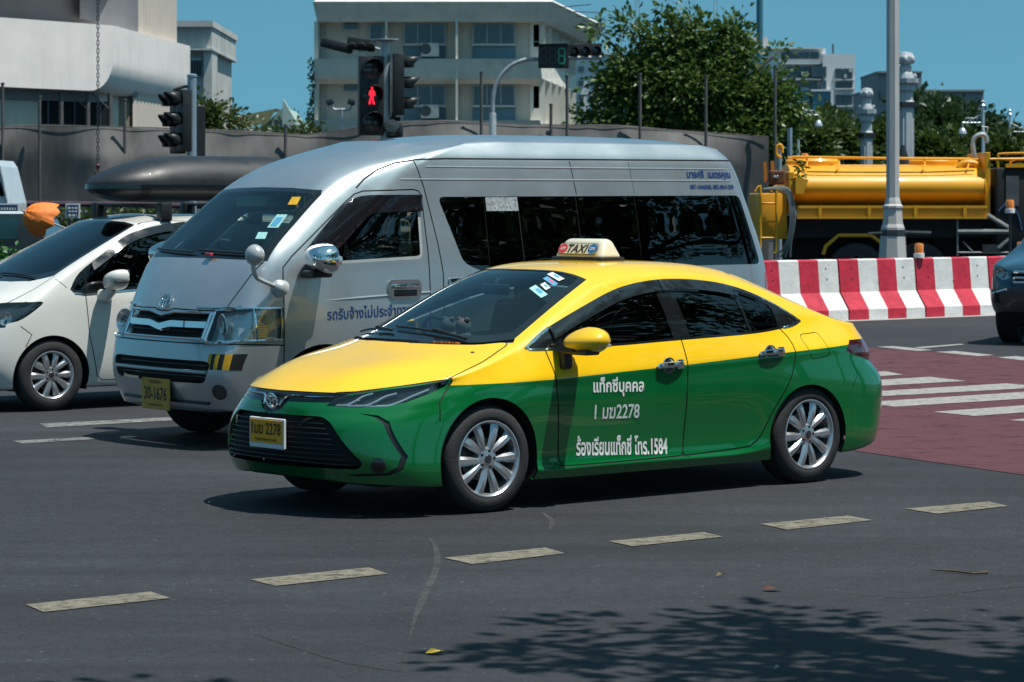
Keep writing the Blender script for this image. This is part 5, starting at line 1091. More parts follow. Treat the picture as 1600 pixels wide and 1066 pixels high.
# ---- traffic signals
def signal_head(name, n, pitch, parent, M4, w=.34, lens=.13, lit=None, visor_only=False):
    """lenses face local -y; stacked along z"""
    h = n * pitch; e = MB().rbox((-w / 2, 0, -h / 2), (w / 2, .16, h / 2), .015, M4).build(name, M['sigblack'], parent, True)
    for k in range(n):
        z = h / 2 - pitch * (k + .5); L4 = M4 @ Matrix.Translation((0, 0, z)) @ Matrix.Rotation(R(90), 4, 'X')
        MB().lathe([(0, .012), (lens * .6, .01), (lens, .0)], 20, L4).build('lens', M['lens_off'], e, True)
        vs = []; fs = []; nn = 20
        for i in range(nn + 1):
            a = R(-25 + 230 * i / nn); d = .26 * (.55 + .45 * max(0, math.sin(a)))
            vs += [L4 @ Vector((lens * 1.08 * math.cos(a), lens * 1.08 * math.sin(a), .0)), L4 @ Vector((lens * 1.04 * math.cos(a), lens * 1.04 * math.sin(a), d))]
        fs = [(2 * i, 2 * i + 1, 2 * i + 3, 2 * i + 2) for i in range(nn)]
        o = MB().add(vs, fs).build('visor', M['sigblack'], e, True); md = o.modifiers.new('t', 'SOLIDIFY'); md.thickness = .006
    return e
# left signal: pole with two heads
Y = 47; P0 = px(300, 238, Y)
sg = empty('traffic_light', (P0.x, P0.y, 0), 0, 'black traffic light seen side-on, on a blue grey pole left of the van', 'traffic light')
zt = px(300, 120, Y).z; zb = px(0, 238, Y).z
MB().lathe([(.078, 0), (.075, zt), (.085, zt), (.085, zt + .03), (.05, zt + .045), (0, zt + .05)], 14).build('pole', M['bluegrey'], sg, True)
zc = (px(0, 140, Y).z + px(0, 238, Y).z) / 2
signal_head('signal_head', 3, .335, sg, Matrix.Translation((-.20, -.10, zc)) @ Matrix.Rotation(R(-62), 4, 'Z'))
signal_head('signal_head', 3, .335, sg, Matrix.Translation((-.33, .20, zc - .03)) @ Matrix.Rotation(R(-62), 4, 'Z'))
MB().rbox((-.08, -.02, px(0, 240, Y).z - .1), (.20, .12, px(0, 164, Y).z), .02, Matrix.Translation((.02, .12, 0)) @ Matrix.Rotation(R(30), 4, 'Z')).build('back_housing', M['sigblack'], sg)
MB().tube([(-.30, -.05, zc + .50), (-.12, -.02, zc + .56), (0, 0, zc + .56)], .025, 8).build('bracket', M['sigblack'], sg)
# central signal with the lit red pedestrian
Y = 42; P0 = px(602, 200, Y); sg = empty('traffic_light', (P0.x, P0.y, 0), 0, 'traffic light with a lit red walking figure, standing before the office block', 'traffic light')
MB().lathe([(.075, 0), (.072, px(0, 62, Y).z), (0, px(0, 61, Y).z)], 14).lathe([(.0, px(0, 60, Y).z), (.19, px(0, 61, Y).z), (.19, px(0, 63, Y).z), (.07, px(0, 66, Y).z)], 20).build('pole', M['steel'], sg, True)
zc = px(0, 150, Y).z; hd = signal_head('signal_head', 3, .385, sg, Matrix.Translation((-.19, -.14, zc)) @ Matrix.Rotation(R(14), 4, 'Z'), .36, .14)
f4 = Matrix.Translation((-.19, -.14, zc)) @ Matrix.Rotation(R(14), 4, 'Z')
def blob(poly): return [Vector((x * .0058, -.014, -y * .0058)) for x, y in poly]
fig = MB()
for poly in ([(-3, -21), (2, -22), (4, -18), (2, -15), (-2, -15)], [(-5, -14), (4, -14), (8, -9), (9, -1), (6, 1), (5, -5), (4, 3), (-4, 3), (-6, -2), (-9, -1), (-8, -5)], [(-4, 3), (0, 3), (-2, 12), (-3, 22), (-9, 22), (-7, 12)], [(0, 3), (4, 3), (5, 12), (8, 22), (2, 22), (0, 12)]):
    v = [f4 @ p for p in blob(poly)]; n = len(v); c = sum(v, Vector()) / n; fig.add([c] + v, [(0, 1 + i, 1 + (i + 1) % n) for i in range(n)])
fig.build('red_figure', M['lens_red'], hd)
MB().add([f4 @ Vector((x, -.014, .385 + z)) for x, z in ((-.06, .01), (-.02, .01), (-.02, .016), (-.06, .016), (.01, .008), (.06, .008), (.06, .016), (.01, .016))], [(0, 1, 2, 3), (4, 5, 6, 7)]).build('red_glow_bar', M['red'], hd)
signal_head('signal_head', 3, .30, sg, Matrix.Translation((.26, .04, px(0, 132, Y).z)) @ Matrix.Rotation(R(100), 4, 'Z'), .30, .11)
MB().tube([(.0, 0, px(0, 186, Y).z), (.22, .02, px(0, 186, Y).z)], .03, 8).tube([(.12, .0, px(0, 178, Y).z), (.12, 0, px(0, 186, Y).z)], .035, 8).rbox((.02, -.12, px(0, 210, Y).z - .06), (.26, .10, px(0, 192, Y).z), .05).build('bracket', M['sigblack'], sg, True)
MB().lathe([(.10, 0), (.12, .08), (.10, .16), (0, .18)], 16, Matrix.Translation((.10, -.06, px(0, 203, Y).z)) @ Matrix.Rotation(R(70), 4, 'X')).build('small_lens', M['lens_off'], sg, True)
# far horizontal signals reaching left of the pole
Y = 62; a = px(600, 75, Y); e = empty('overhead_signal', (a.x, a.y, 0), 0, 'dark horizontal signal cluster on an arm left of the lit pedestrian signal', 'traffic light')
zz = px(0, 72, Y).z
MB().tube([(0, 0, 0), (0, 0, zz)], .07, 10).tube([(0, 0, zz - .10), (-.6, 0, zz + .08), (-1.15, 0, zz + .02)], .03, 8).build('arm', M['steel'], e)
MB().rbox((-.62, -.1, -.15), (.0, .12, .12), .04, Matrix.Translation((-.18, 0, zz + .02)) @ Matrix.Rotation(R(6), 4, 'Y')).build('signal_head', M['sigblack'], e, True)
for k in range(3): MB().lathe([(.10, 0), (.095, .16)], 14, Matrix.Translation((-.68 + .2 * k, -.1, zz - .02)) @ Matrix.Rotation(R(100), 4, 'X')).build('visor', M['sigblack'], e, True)
MB().rbox((-.36, -.12, -.10), (.36, .12, .12), .05, Matrix.Translation((-1.02, 0, zz + .0)) @ Matrix.Rotation(R(14), 4, 'Y')).build('camera_housing', M['sigblack'], e, True)
# countdown display on the curved arm
Y = 58; a = px(770, 210, Y); e = empty('countdown_signal', (a.x, a.y, 0), 0, 'countdown display and horizontal signal on a curved grey arm over the van roof', 'traffic light')
zj = px(0, 178, Y).z; S_ = Y / F
MB().lathe([(.075, 0), (.07, zj), (.06, zj + .02)], 12).tube(cr([(0, 0, zj), (.0, 0, zj + 20 * S_), (4 * S_, 0, zj + 42 * S_), (18 * S_, 0, zj + 66 * S_), (42 * S_, 0, zj + 82 * S_), (75 * S_, 0, zj + 86 * S_), (170 * S_, 0, zj + 88 * S_)], 6), .042, 10).build('arm', M['steel'], e, True)
def W_(u, v): return Vector(((u - 770) * S_, 0, EYE - (v - HZ) * S_))
p0, p1 = W_(841, 107), W_(889, 69); box = MB().rbox((p0.x, -.14, p0.z), (p1.x, .02, p1.z), .02).build('display', M['sigblack'], e)
tz = W_(0, 67).z; MB().add([(W_(831, 0).x, -.34, tz), (W_(889, 0).x, -.34, tz), (W_(889, 0).x, .0, tz + .03), (W_(831, 0).x, .0, tz + .03)], [(0, 1, 2, 3)]).build('sun_shade', M['sigblack'], box)
for i, uc in enumerate((849.5, 863.5, 877.5)):
    sgm = MB(); c = W_(uc, 88); w, h = 4.6 * S_, 11.5 * S_; t_ = .018
    for x0, z0, x1, z1 in ((-w, h, w, h), (-w, 0, w, 0), (-w, -h, w, -h), (-w, 0, -w, h), (w, 0, w, h), (-w, -h, -w, 0), (w, -h, w, 0)):
        sgm.box((c.x + min(x0, x1) - t_ * (x0 == x1), -.150, c.z + min(z0, z1) + (t_ if x0 == x1 else -t_)), (c.x + max(x0, x1) + t_ * (x0 == x1), -.142, c.z + max(z0, z1) + (-t_ if x0 == x1 else t_)))
    sgm.build('digit', M['lens_green'] if i == 2 else M['seg_off'], box)
hs = signal_head('signal_head', 3, .22, e, Matrix.Translation(W_(915, 80)) @ Matrix.Rotation(R(88), 4, 'Y') @ Matrix.Rotation(R(180), 4, 'Z') @ Matrix.Rotation(R(180), 4, 'Z'), .30, .085)
MB().tube([W_(885, 88), W_(895, 84)], .03, 8).build('bracket', M['sigblack'], e)
# twin floodlight post left of the signal
Y = 75; a = px(534, 210, Y); e = empty('floodlight_post', (a.x, a.y, 0), 0, 'thin post with two small floodlights before the office block', 'floodlight'); S_ = Y / F
zt = px(0, 171, Y).z; MB().tube([(0, 0, 0), (0, 0, zt)], .045, 8).tube(cr([(-16 * S_, 0, zt + 8 * S_), (-12 * S_, 0, zt), (0, 0, zt), (12 * S_, 0, zt), (15 * S_, 0, zt + 8 * S_)], 4), .035, 8).build('post', M['steel'], e, True)
for sx_ in (-18, 15): MB().rbox((-.10, -.14, -.07), (.10, .06, .09), .03, Matrix.Translation((sx_ * S_, 0, zt + 11 * S_)) @ Matrix.Rotation(R(-25 if sx_ < 0 else 15), 4, 'Y')).build('floodlight_head', M['darkmetal'], e, True)
# ------------------------------------------------------------------ tarpaulin fence of the building site
M['tarp'] = mat('grey brown tarpaulin', (.095, .091, .087), .8, var=.42, vs=1.6, stretch=(1.6, 1, .35), bump=.3, bs=3); M['post'] = mat('rusty scaffold pole', (.12, .11, .105), .7, .3, var=.3, vs=8)
Yf = 65
def fence_top(u):
    pts = [(-60, 197), (60, 196), (150, 197), (250, 199), (318, 203), (480, 210), (600, 192), (700, 189), (850, 194), (950, 196), (1100, 206), (1201, 213)]
    for (a, va), (b, vb) in zip(pts, pts[1:]):
        if a <= u <= b: return va + (vb - va) * (u - a) / (b - a)
    return 205
fv = []; ff = []; cols = 420; rows = 26; random.seed(3); folds = [(random.uniform(-60, 1200), random.uniform(22, 80), random.uniform(-3.4, .6), random.uniform(.05, .20)) for _ in range(60)]
for i in range(cols + 1):
    u = -60 + 1261 * i / cols; zt = px(u, fence_top(u), Yf).z + .025 * math.sin(u * .021)
    for j in range(rows + 1):
        t = j / rows; z = zt * (1 - t); d = 0
        for c, w, sl, am in folds:
            x = (u - c - sl * 40 * (t - .1) * 3) / w
            if abs(x) < 3: d += am * math.exp(-x * x * 2.2) * min(1, t * 5)
        fv.append(((u - 800) * Yf / F, Yf - d, z))
for i in range(cols):
    for j in range(rows): a = i * (rows + 1) + j; ff.append((a, a + 1, a + rows + 2, a + rows + 1))
fe = MB().add(fv, ff).build('site_fence', M['tarp'], None, True, angle=80); tag(fe, 'long sagging grey brown tarpaulin fence behind the vehicles', 'fence')
rx = (1201 - 800) * Yf / F
MB().add([(rx, Yf, 0), (rx + .5, Yf + 9, 0), (rx + .5, Yf + 9, 3.1), (rx, Yf, px(0, 213, Yf).z)], [(0, 1, 2, 3)]).build('end_panel', M['tarp'], fe)
MB().tube([((u - 800) * Yf / F, Yf - .05, px(u, fence_top(u), Yf).z - .01) for u in range(-60, 1201, 30)], .010, 6).build('top_rope', M['tarp'], fe)
for u, v0, lab in ((4, 130, 'rusty fence pole at the left edge'), (62, 150, 'rusty fence pole under the pale balcony, second from the left'), (195, 155, 'rusty fence pole left of the side-on signal'), (446, 195, 'short fence pole left of the office block'), (752, 113, 'fence pole before the office windows'), (861, 163, 'short fence pole at the office corner'), (886, 118, 'fence pole between office block and tree'), (1000, 115, 'fence pole in front of the tree, left one'), (1103, 118, 'fence pole in front of the tree, right one'), (1211, 105, 'fence pole at the right end of the tarpaulin')):
    p = px(u, v0, Yf - .3); o = MB().tube([(p.x, p.y, 0), (p.x, p.y, p.z)], .035, 8).lathe([(.045, p.z - .03), (.045, p.z + .01), (0, p.z + .012)], 8, Matrix.Translation((p.x, p.y, 0))).build('fence_pole', M['post'], None, True); tag(o, lab, 'pole', 'scaffold poles along the tarpaulin fence')
# crane chain with hook
Yc = 60; a = px(153, 262, Yc); zt = a.z + 9; ch = MB()
z = a.z
while z < zt:
    k = int((z - a.z) / .085); v = Vector((.022, 0, 0)) if k % 2 else Vector((0, .022, 0)); ch.tube([Vector((a.x, a.y, z)) + v, Vector((a.x, a.y, z + .10)) + v], .010, 5).tube([Vector((a.x, a.y, z)) - v, Vector((a.x, a.y, z + .10)) - v], .010, 5); z += .085
o = ch.build('crane_chain', M['darkmetal'], None); tag(o, 'dark chain hanging straight down in front of the pale building', 'chain')
MB().tube(cr([(a.x, a.y, a.z + .05), (a.x, a.y, a.z - .04), (a.x + .05, a.y, a.z - .10), (a.x, a.y, a.z - .16), (a.x - .06, a.y, a.z - .11)], 5), .024, 8).ball((a.x, a.y, a.z + .04), .05).build('hook', mat('rusty red hook', (.12, .03, .02), .6, var=.3), o, True)
# ------------------------------------------------------------------ things at the left edge behind the white car
M['twhite'] = mat('white truck paint', (.62, .66, .68), .35, coat=.6, var=.06); M['suvgrey'] = mat('dark slate car paint', (.03, .04, .045), .3, coat=1, var=.05)
Y = 44; S_ = Y / F; a = px(8, 318, Y); e = empty('box_truck', (a.x, a.y, 0), 0, 'white truck cab cut off by the left edge, before the tarpaulin', 'truck')
zt, zb = px(0, 250, Y).z, px(0, 318, Y).z
c = MB().prism([(-2.2, zb - .95), (.05, zb - .95), (.04, zb), (-.10, zt - .10), (-.17, zt), (-2.2, zt + .02)], 1.7, Matrix(((1, 0, 0, 0), (0, 0, 1, 0), (0, 1, 0, 0), (0, 0, 0, 1)))).build('cab', M['twhite'], e)
MB().prism(rnd_poly([(-.19, zt - .20), (-.10, zt - .26), (.0, zb + .13), (-.05, zb + .10), (-.20, zb + .20)], .03), .02, Matrix(((1, 0, 0, 0), (0, 0, 1, -.012), (0, 1, 0, 0), (0, 0, 0, 1)))).build('quarter_window', M['dark_glass'], c)
MB().box((-2.1, -.012, zb - .02), (-.25, .01, zt - .14)).build('door_window', M['suvgrey'], c)
MB().tube([(.03, -.02, zb + .02), (-.08, -.02, zt - .10), (-.16, -.02, zt + .01)], .02, 6).build('door_seal', M['steel'], c)
MB().box((-2.2, .1, .45), (.1, 1.6, .86)).build('chassis', M['black'], e)
for sx_ in (-.6,):
    for y in (.15, 1.45): MB().lathe([(0, -.12), (.40, -.12), (.43, -.08), (.43, .08), (.40, .12), (0, .12)], 28, Matrix.Translation((sx_, y, .43)) @ Matrix.Rotation(R(90), 4, 'X')).build('wheel', M['tyre'], e, True)
Y = 35; a = px(53, 331, Y); zt = a.z; e = empty('suv', (a.x, a.y, 0), 0, 'dark car with pale roof and teal window behind the white minivan bonnet', 'car')
hl = Matrix(((1, 0, 0, 0), (0, 0, 1, 0), (0, 1, 0, 0), (0, 0, 0, 1)))
c = MB().prism(rnd_poly([(-2.8, .35), (.75, .35), (.78, .95), (.28, 1.05), (.0, zt - .07), (-.08, zt - .03), (-2.8, zt - .03)], .06), 1.7, hl).build('body', M['suvgrey'], e, True)
MB().rbox((-2.8, .1, zt - .05), (-.02, 1.6, zt), .03).build('roof', M['twhite'], c, True)
MB().box((-2.4, -.012, zt - .33), (-.20, .01, zt - .075)).build('side_window', M['teal_glass'] if 'teal_glass' in M else mat('teal window', (.01, .07, .075), .08, coat=.8, var=.1), c)
for x in (-2.3, .2): MB().lathe([(0, -.1), (.31, -.1), (.33, -.06), (.33, .08), (.2, .10), (0, .1)], 24, Matrix.Translation((x, .06, .33)) @ Matrix.Rotation(R(90), 4, 'X')).build('wheel', M['tyre'], e, True)
# orange umbrella
Y = 31.5; S_ = Y / F; o = px(64, 340, Y); um = empty('umbrella', (o.x, o.y, 0), 0, 'half-open orange umbrella tilted above the white minivan bonnet', 'umbrella')
ud = MB(); n = 8; vs = []; rings = 6
for k in range(rings + 1):
    t = k / rings
    for i in range(n * 4):
        a = 2 * math.pi * i / (n * 4); sc = .25 * math.sin(t * 1.45) * (1 - .10 * t * (math.cos(a * n) * -.5 + .5)); vs.append((sc * math.cos(a), sc * math.sin(a), .30 * math.cos(t * 1.45) - .04 * t * (math.cos(a * n) * .5 + .5)))
mt = Matrix.Translation((-.02, 0, o.z + .0)) @ Matrix.Diagonal((1, 1, .85, 1)) @ Matrix.Rotation(R(-62), 4, 'Y') @ Matrix.Rotation(R(25), 4, 'X') @ Matrix.Translation((0, 0, -.12))
ud.add([mt @ Vector(v) for v in vs], [(k * n * 4 + i, k * n * 4 + (i + 1) % (n * 4), (k + 1) * n * 4 + (i + 1) % (n * 4), (k + 1) * n * 4 + i) for k in range(rings) for i in range(n * 4)])
cn = ud.build('canopy', M['orange_bright'] if 'orange_bright' in M else mat('bright orange umbrella cloth', (.80, .20, .025), .65, var=.10, vs=9), um)
MB().tube([mt @ Vector((0, 0, .34)), mt @ Vector((0, 0, -.25)), (.10, 0, 1.2), (.10, 0, 0)], .012, 8).build('shaft', M['steel'], um)
# blue sign boards
M['signblue'] = mat('navy sign board', (.015, .05, .13), .5, var=.15, vs=9)
def board(u0, v0, u1, v1, Y, lab, lines):
    a, b = px(u0, v1, Y), px(u1, v0, Y); e = empty('sign_board', ((a.x + b.x) / 2, Y, 0), 0, lab, 'sign', 'blue sign boards by the fence'); w = (b.x - a.x) / 2
    MB().box((-w, -.02, a.z), (w, .02, b.z)).build('border', M['plate_white'], e); MB().box((-w + .02, -.028, a.z + .02), (w - .02, -.021, b.z - .02)).build('panel', M['signblue'], e)
    MB().tube([(-w * .6, .03, 0), (-w * .6, .03, b.z)], .02, 6).build('post', M['post'], e); MB().tube([(w * .6, .03, 0), (w * .6, .03, b.z)], .02, 6).build('post', M['post'], e)
    h = b.z - a.z
    mb = MB()
    for y, ww, hh in lines: 
        x = -w * ww
        while x < w * ww: l = random.uniform(.02, .05); mb.box((x, -.032, a.z + h * y), (min(x + l, w * ww), -.029, a.z + h * (y + hh))); x += l + .015
    mb.build('sign_print', M['plate_white'], e)
board(-20, 318, 30, 333, 40, 'blue board with white border at the left edge above the dark car', [(.30, .8, .28)])
board(103, 318, 125, 341, 40, 'small blue board with white print left of the minivan roof', [(.62, .7, .14), (.40, .6, .12), (.12, .6, .16)])
# rail with ribbons above the hedge
a, b = px(-60, 317, 52), px(480, 325, 52); o = MB().tube([a, px(200, 320, 52), b], .05, 8).build('hedge_rail', mat('dark maroon rail', (.05, .025, .04), .6, var=.4, vs=3), None, True); tag(o, 'dark maroon rail running along the hedge behind the minivan', 'rail')
for u in (-40, 150, 330, 470):
    p = px(u, 320, 52); MB().tube([(p.x, p.y, 0), p], .03, 6).build('rail_post', M['post'], o)
# yellow leaf and dry twigs on the road
for u, v, r, c, lab, n in ((680, 1023, .05, (.55, .38, .03), 'small yellow leaf lying on the asphalt', 'fallen_leaf'), (1205, 924, .055, (.10, .03, .015), 'curled brown leaf beside the tree shadow', 'fallen_leaf'), (1125, 902, .025, (.20, .15, .05), 'tiny pale leaf on the asphalt above the tree shadow', 'fallen_leaf'), (1215, 1048, .02, (.25, .27, .24), 'tiny pale leaf inside the tree shadow', 'fallen_leaf')):
    p = gp(u, v); r *= .8; vs = [(p.x - r, p.y, .006), (p.x - r * .3, p.y - r * .7, .012), (p.x + r * .6, p.y - r * .6, .02), (p.x + r * 1.2, p.y, .012), (p.x + r * .4, p.y + r * .6, .015), (p.x - r * .4, p.y + r * .5, .025)]
    tag(MB().add(vs + [(p.x, p.y, .02)], [(i, (i + 1) % 6, 6) for i in range(6)]).build(n, mat('dry leaf', c, .7, var=.3, vs=40), None), lab, 'leaf', 'dry leaves on the road')
tw = [gp(1455, 894), gp(1490, 896), gp(1520, 900), gp(1543, 898)]; tag(MB().tube([(q.x, q.y, .012) for q in tw], [.004, .006, .006, .008], 6).build('twig', mat('dry twig', (.09, .06, .04), .8), None), 'thin dry twig lying on the road at right', 'twig')
# ------------------------------------------------------------------ yellow tanker truck behind the barriers
M['tank'] = mat('yellow tanker paint', (.74, .34, .006), .45, coat=.2, var=.10, vs=3, stretch=(.4, 1, 1)); M['hose'] = mat('grey hose', (.20, .21, .20), .6, var=.2); M['under'] = mat('grimy chassis black', (.012, .012, .012), .8, var=.3)
def build_tanker():
    Y = 52.; s = Y / F; o = px(1388, 312, Y); e = empty('tanker_truck', (o.x, Y + 1.2, 0), 0, 'yellow tanker truck standing behind the barriers and the lamp post', 'truck')
    Q = lambda u, v, y=0.: Vector(((u - 1388) * s, y, EYE - (v - HZ) * s))
    x0, x1 = Q(1237, 0).x, Q(1541, 0).x; zt, zb = Q(0, 256).z, Q(0, 330).z; zc, hh = (zt + zb) / 2, (zt - zb) / 2
    b = MB(); n = 40; prof = [(-.05, .0), (-.045, .6), (-.02, .92), (0, 1.0), (.02, 1.0), (x1 - x0 - .02, 1.0), (x1 - x0, .99), (x1 - x0 + .03, .92), (x1 - x0 + .06, .6), (x1 - x0 + .065, 0)]; vs = []
    for dx, k in prof:
        for i in range(n):
            a = 2 * math.pi * i / n; q = (abs(math.cos(a)) ** 2.1 + abs(math.sin(a)) ** 2.1) ** -.476; vs.append((x0 + dx, 1.15 * k * math.cos(a) * q, zc + hh * k * math.sin(a) * q))
    b.add(vs, [(j * n + i, j * n + (i + 1) % n, (j + 1) * n + (i + 1) % n, (j + 1) * n + i) for j in range(len(prof) - 1) for i in range(n)]); tk = b.build('tank', M['tank'], e, True, angle=50)
    pts = []
    for x in (x0 + .01, x1 - .01):
        pts = [(x, 1.155 * math.cos(a) * (abs(math.cos(a)) ** 2.1 + abs(math.sin(a)) ** 2.1) ** -.476, zc + (hh + .005) * math.sin(a) * (abs(math.cos(a)) ** 2.1 + abs(math.sin(a)) ** 2.1) ** -.476) for a in [2 * math.pi * i / 40 for i in range(41)]]
        MB().tube(pts, .012, 6, False).build('weld_band', M['tank'], tk, True)
    # side skirt
    a, c = Q(1245, 341), Q(1542, 323); sk = MB().box((a.x, -1.22, a.z), (c.x, -1.16, c.z)).box((a.x, -1.26, c.z - .03), (c.x, -1.15, c.z + .02)).box((a.x, -1.26, a.z - .01), (c.x, -1.15, a.z + .03))
    for u in (1281, 1358, 1430, 1507): x = Q(u, 0).x; sk.box((x - .03, -1.265, a.z - .012), (x + .03, -1.17, c.z + .022))
    sk.build('side_rail', M['tank'], e)
    # top walkway rails and manholes
    zr = Q(0, 246).z
    tr = MB().tube([(Q(1245, 0).x, -.5, zr + .02), (Q(1540, 0).x, -.5, zr - .03)], .022, 8).tube([(Q(1245, 0).x, .5, zr + .02), (Q(1540, 0).x, .5, zr)], .022, 8)
    for u in (1267, 1318, 1453, 1522):
        x = Q(u, 0).x; tr.tube(cr([(x, -.5, zr), (x, -.52, zr - .08), (x - .03, -.75, zt - .02), (x - .10, -.95, zt - .12)], 4), .018, 6)
    tr.build('top_rail', M['tank'], e, True)
    MB().tube(cr([(Q(1262, 0).x, -1.0, zt - .14), (Q(1320, 0).x, -1.02, zt - .15), (Q(1450, 0).x, -1.02, zt - .15), (Q(1525, 0).x, -.98, zt - .12)], 4), .012, 6).build('conduit', M['under'], e)
    for u, w in ((1280, .50), (1474, .46)):
        x = Q(u, 0).x; MB().lathe([(w, zt - .06), (w, zt + .06), (w * .92, zt + .10), (0, zt + .12)], 28, Matrix.Translation((x, 0, 0)) @ Matrix.Diagonal((1, .8, 1, 1))).build('manhole', M['tank'], e, True)
    gr = MB()
    for u0, u1, v in ((1262, 1309, 256), (1448, 1502, 257)): gr.box((Q(u0, 0).x, -.35, Q(0, v).z - .015), (Q(u1, 0).x, -.31, Q(0, v).z + .015)).box((Q(u1, 0).x - .02, -.35, zt - .05), (Q(u1, 0).x + .01, -.31, Q(0, v).z)).box((Q(u0, 0).x - .01, -.35, zt - .05), (Q(u0, 0).x + .02, -.31, Q(0, v).z))
    gr.build('manhole_guard', M['tank'], e)
    # rear equipment box, ladder, hoses
    r0, r1 = Q(1186, 374), Q(1231, 302); MB().rbox((r0.x, -1.1, r0.z), (r1.x, 1.1, r1.z), .03).build('rear_box', M['tank'], e, True)
    MB().rbox((Q(1232, 0).x, -1.15, Q(0, 335).z), (Q(1242, 0).x, 1.15, Q(0, 268).z), .02).build('rear_plate', M['tank'], e)
    MB().prism([(Q(1242, 0).x, Q(0, 276).z), (Q(1262, 0).x, Q(0, 281).z), (Q(1254, 0).x, Q(0, 303).z), (Q(1242, 0).x, Q(0, 303).z)], .4, Matrix(((1, 0, 0, 0), (0, 0, 1, -1.35), (0, 1, 0, 0), (0, 0, 0, 1)))).build('tool_box', M['tank'], e)
    lad = MB(); 
    for u in (1188, 1213): lad.tube(cr([Q(u - 8, 300, -1.2), Q(u - 2, 292, -1.2), Q(u, 300, -1.2), Q(u, 385, -1.2), Q(u - 3, 396, -1.2)], 4), .025, 8)
    for v in (318, 346, 372): lad.tube([Q(1186, v, -1.2), Q(1214, v, -1.2)], .02, 6)
    lad.build('ladder', M['tank'], e, True)
    for i in range(4):
        d = i * 2.5; MB().tube(cr([Q(1192, 296, -1.25), Q(1215 + d, 296 - d * .5, -1.3), Q(1229 + d, 305, -1.3), Q(1234 + d, 340, -1.3), Q(1228 + d, 380, -1.25), Q(1212 + d * 3, 402, -1.2)], 6), .017, 8).build('hose', M['hose'], e, True)
    for u, v0, v1 in ((1209, 243, 275), (1221, 242, 266)): MB().box((Q(u - 2.5, 0).x, -.9, Q(0, v1).z), (Q(u + 2.5, 0).x, -.8, Q(0, v0).z), Matrix.Rotation(R(-3), 4, 'Y')).build('bracket', M['tankorange'], e)
    MB().rbox((Q(1204, 0).x, -1.0, Q(0, 288).z), (Q(1228, 0).x, -.7, Q(0, 266).z), .03).build('rear_lamp_bracket', mat('rust brown bracket', (.13, .045, .02), .7, var=.3), e)
    lm = MB()
    for u in (1212, 1216): lm.ball(Q(u, 276, -1.02), .03, 2)
    lm.build('work_lamp', M['chrome'], e, True)
    MB().tube(cr([Q(1228, 238, -.5), Q(1226, 226, -.5), Q(1220, 228, -.5), Q(1219, 240, -.5), Q(1226, 246, -.5)], 5), .03, 8).build('hook_ring', M['tank'], e, True)
    beacon(Q(1266, 258, -.2), None, par=e)
    # underside
    MB().box((Q(1238, 0).x, -.95, Q(0, 372).z), (Q(1620, 0).x, .95, Q(0, 338).z)).box((Q(1236, 0).x, -.5, .5), (Q(1640, 0).x, .5, 1.3)).build('chassis', M['under'], e)
    MB().box((Q(1238, 0).x, .3, .3), (Q(1640, 0).x, .4, 1.5)).build('far_side_skirt', M['under'], e)
    for u in (1340, 1440, 1630):
        for y in (-.95, .95): 
            w = wheel(e, Q(u, 0).x, y, .52, .30, .30, 'twin', MT, 1 if y > 0 else -1)
    mg = [(1287, 398), (1291, 385), (1311, 368), (1362, 368), (1378, 380)]
    MB().tube([Q(u, v, -1.12) for u, v in mg], .035, 8).build('mudguard_rim', M['tank'], e, True)
    v = []
    for u, vv in mg: v += [Q(u, vv, -1.1), Q(u, vv, -.7)]
    MB().add(v, [(2 * i, 2 * i + 1, 2 * i + 3, 2 * i + 2) for i in range(len(mg) - 1)]).build('mudguard', M['under'], e)
    # front frame: curled exhaust, pipe work, cab behind a dark panel with a yellow rail
    MB().rbox((Q(1541, 0).x, -1.1, Q(0, 335).z), (Q(1549, 0).x, 1.0, Q(0, 238).z), .01).build('front_plate', M['tank'], e)
    MB().tube(cr([Q(1506, 262, -.6), Q(1514, 255, -.6), Q(1530, 255, -.6), Q(1538, 262, -.6), Q(1540, 275, -.6)], 5), .065, 10).build('elbow_pipe', M['tank'], e, True)
    MB().tube(cr([Q(1536, 255, -.4), Q(1531, 225, -.4), Q(1536, 212, -.4), Q(1548, 209, -.4), Q(1553, 217, -.4), Q(1552, 222, -.4)], 5), .045, 10).build('vent_pipe', M['steel'], e, True)
    MB().tube([Q(1546, 196, -.4), Q(1555, 197, -.4), Q(1553, 212, -.4), Q(1546, 196, -.4)], .012, 6).build('vent_handle', M['plate_white'], e)
    cb = MB().rbox((Q(1556, 0).x, -1.2, .55), (Q(1720, 0).x, 1.2, Q(0, 262).z), .06).build('cab', M['under'], e, True)
    MB().box((Q(1572, 0).x, -1.215, Q(0, 322).z), (Q(1592, 0).x, -1.205, Q(0, 275).z)).build('cab_panel', mat('dull grey panel', (.09, .095, .10), .6, var=.3), cb)
    MB().box((Q(1572, 0).x, -1.23, Q(0, 262).z), (Q(1720, 0).x, -1.1, Q(0, 256).z)).build('cab_roof_edge', M['tank'], cb)
    rl = MB().tube([Q(1548, 249, -1.1), Q(1720, 247, -1.1)], .025, 6).tube(cr([Q(1561, 262, -1.1), Q(1561, 244, -1.1), Q(1570, 240, -1.1), Q(1640, 239, -1.1)], 3), .02, 6).tube(cr([Q(1580, 262, -1.1), Q(1581, 252, -1.1), Q(1590, 249, -1.1)], 3), .02, 6); rl.build('guard_rail', M['tank'], e, True)
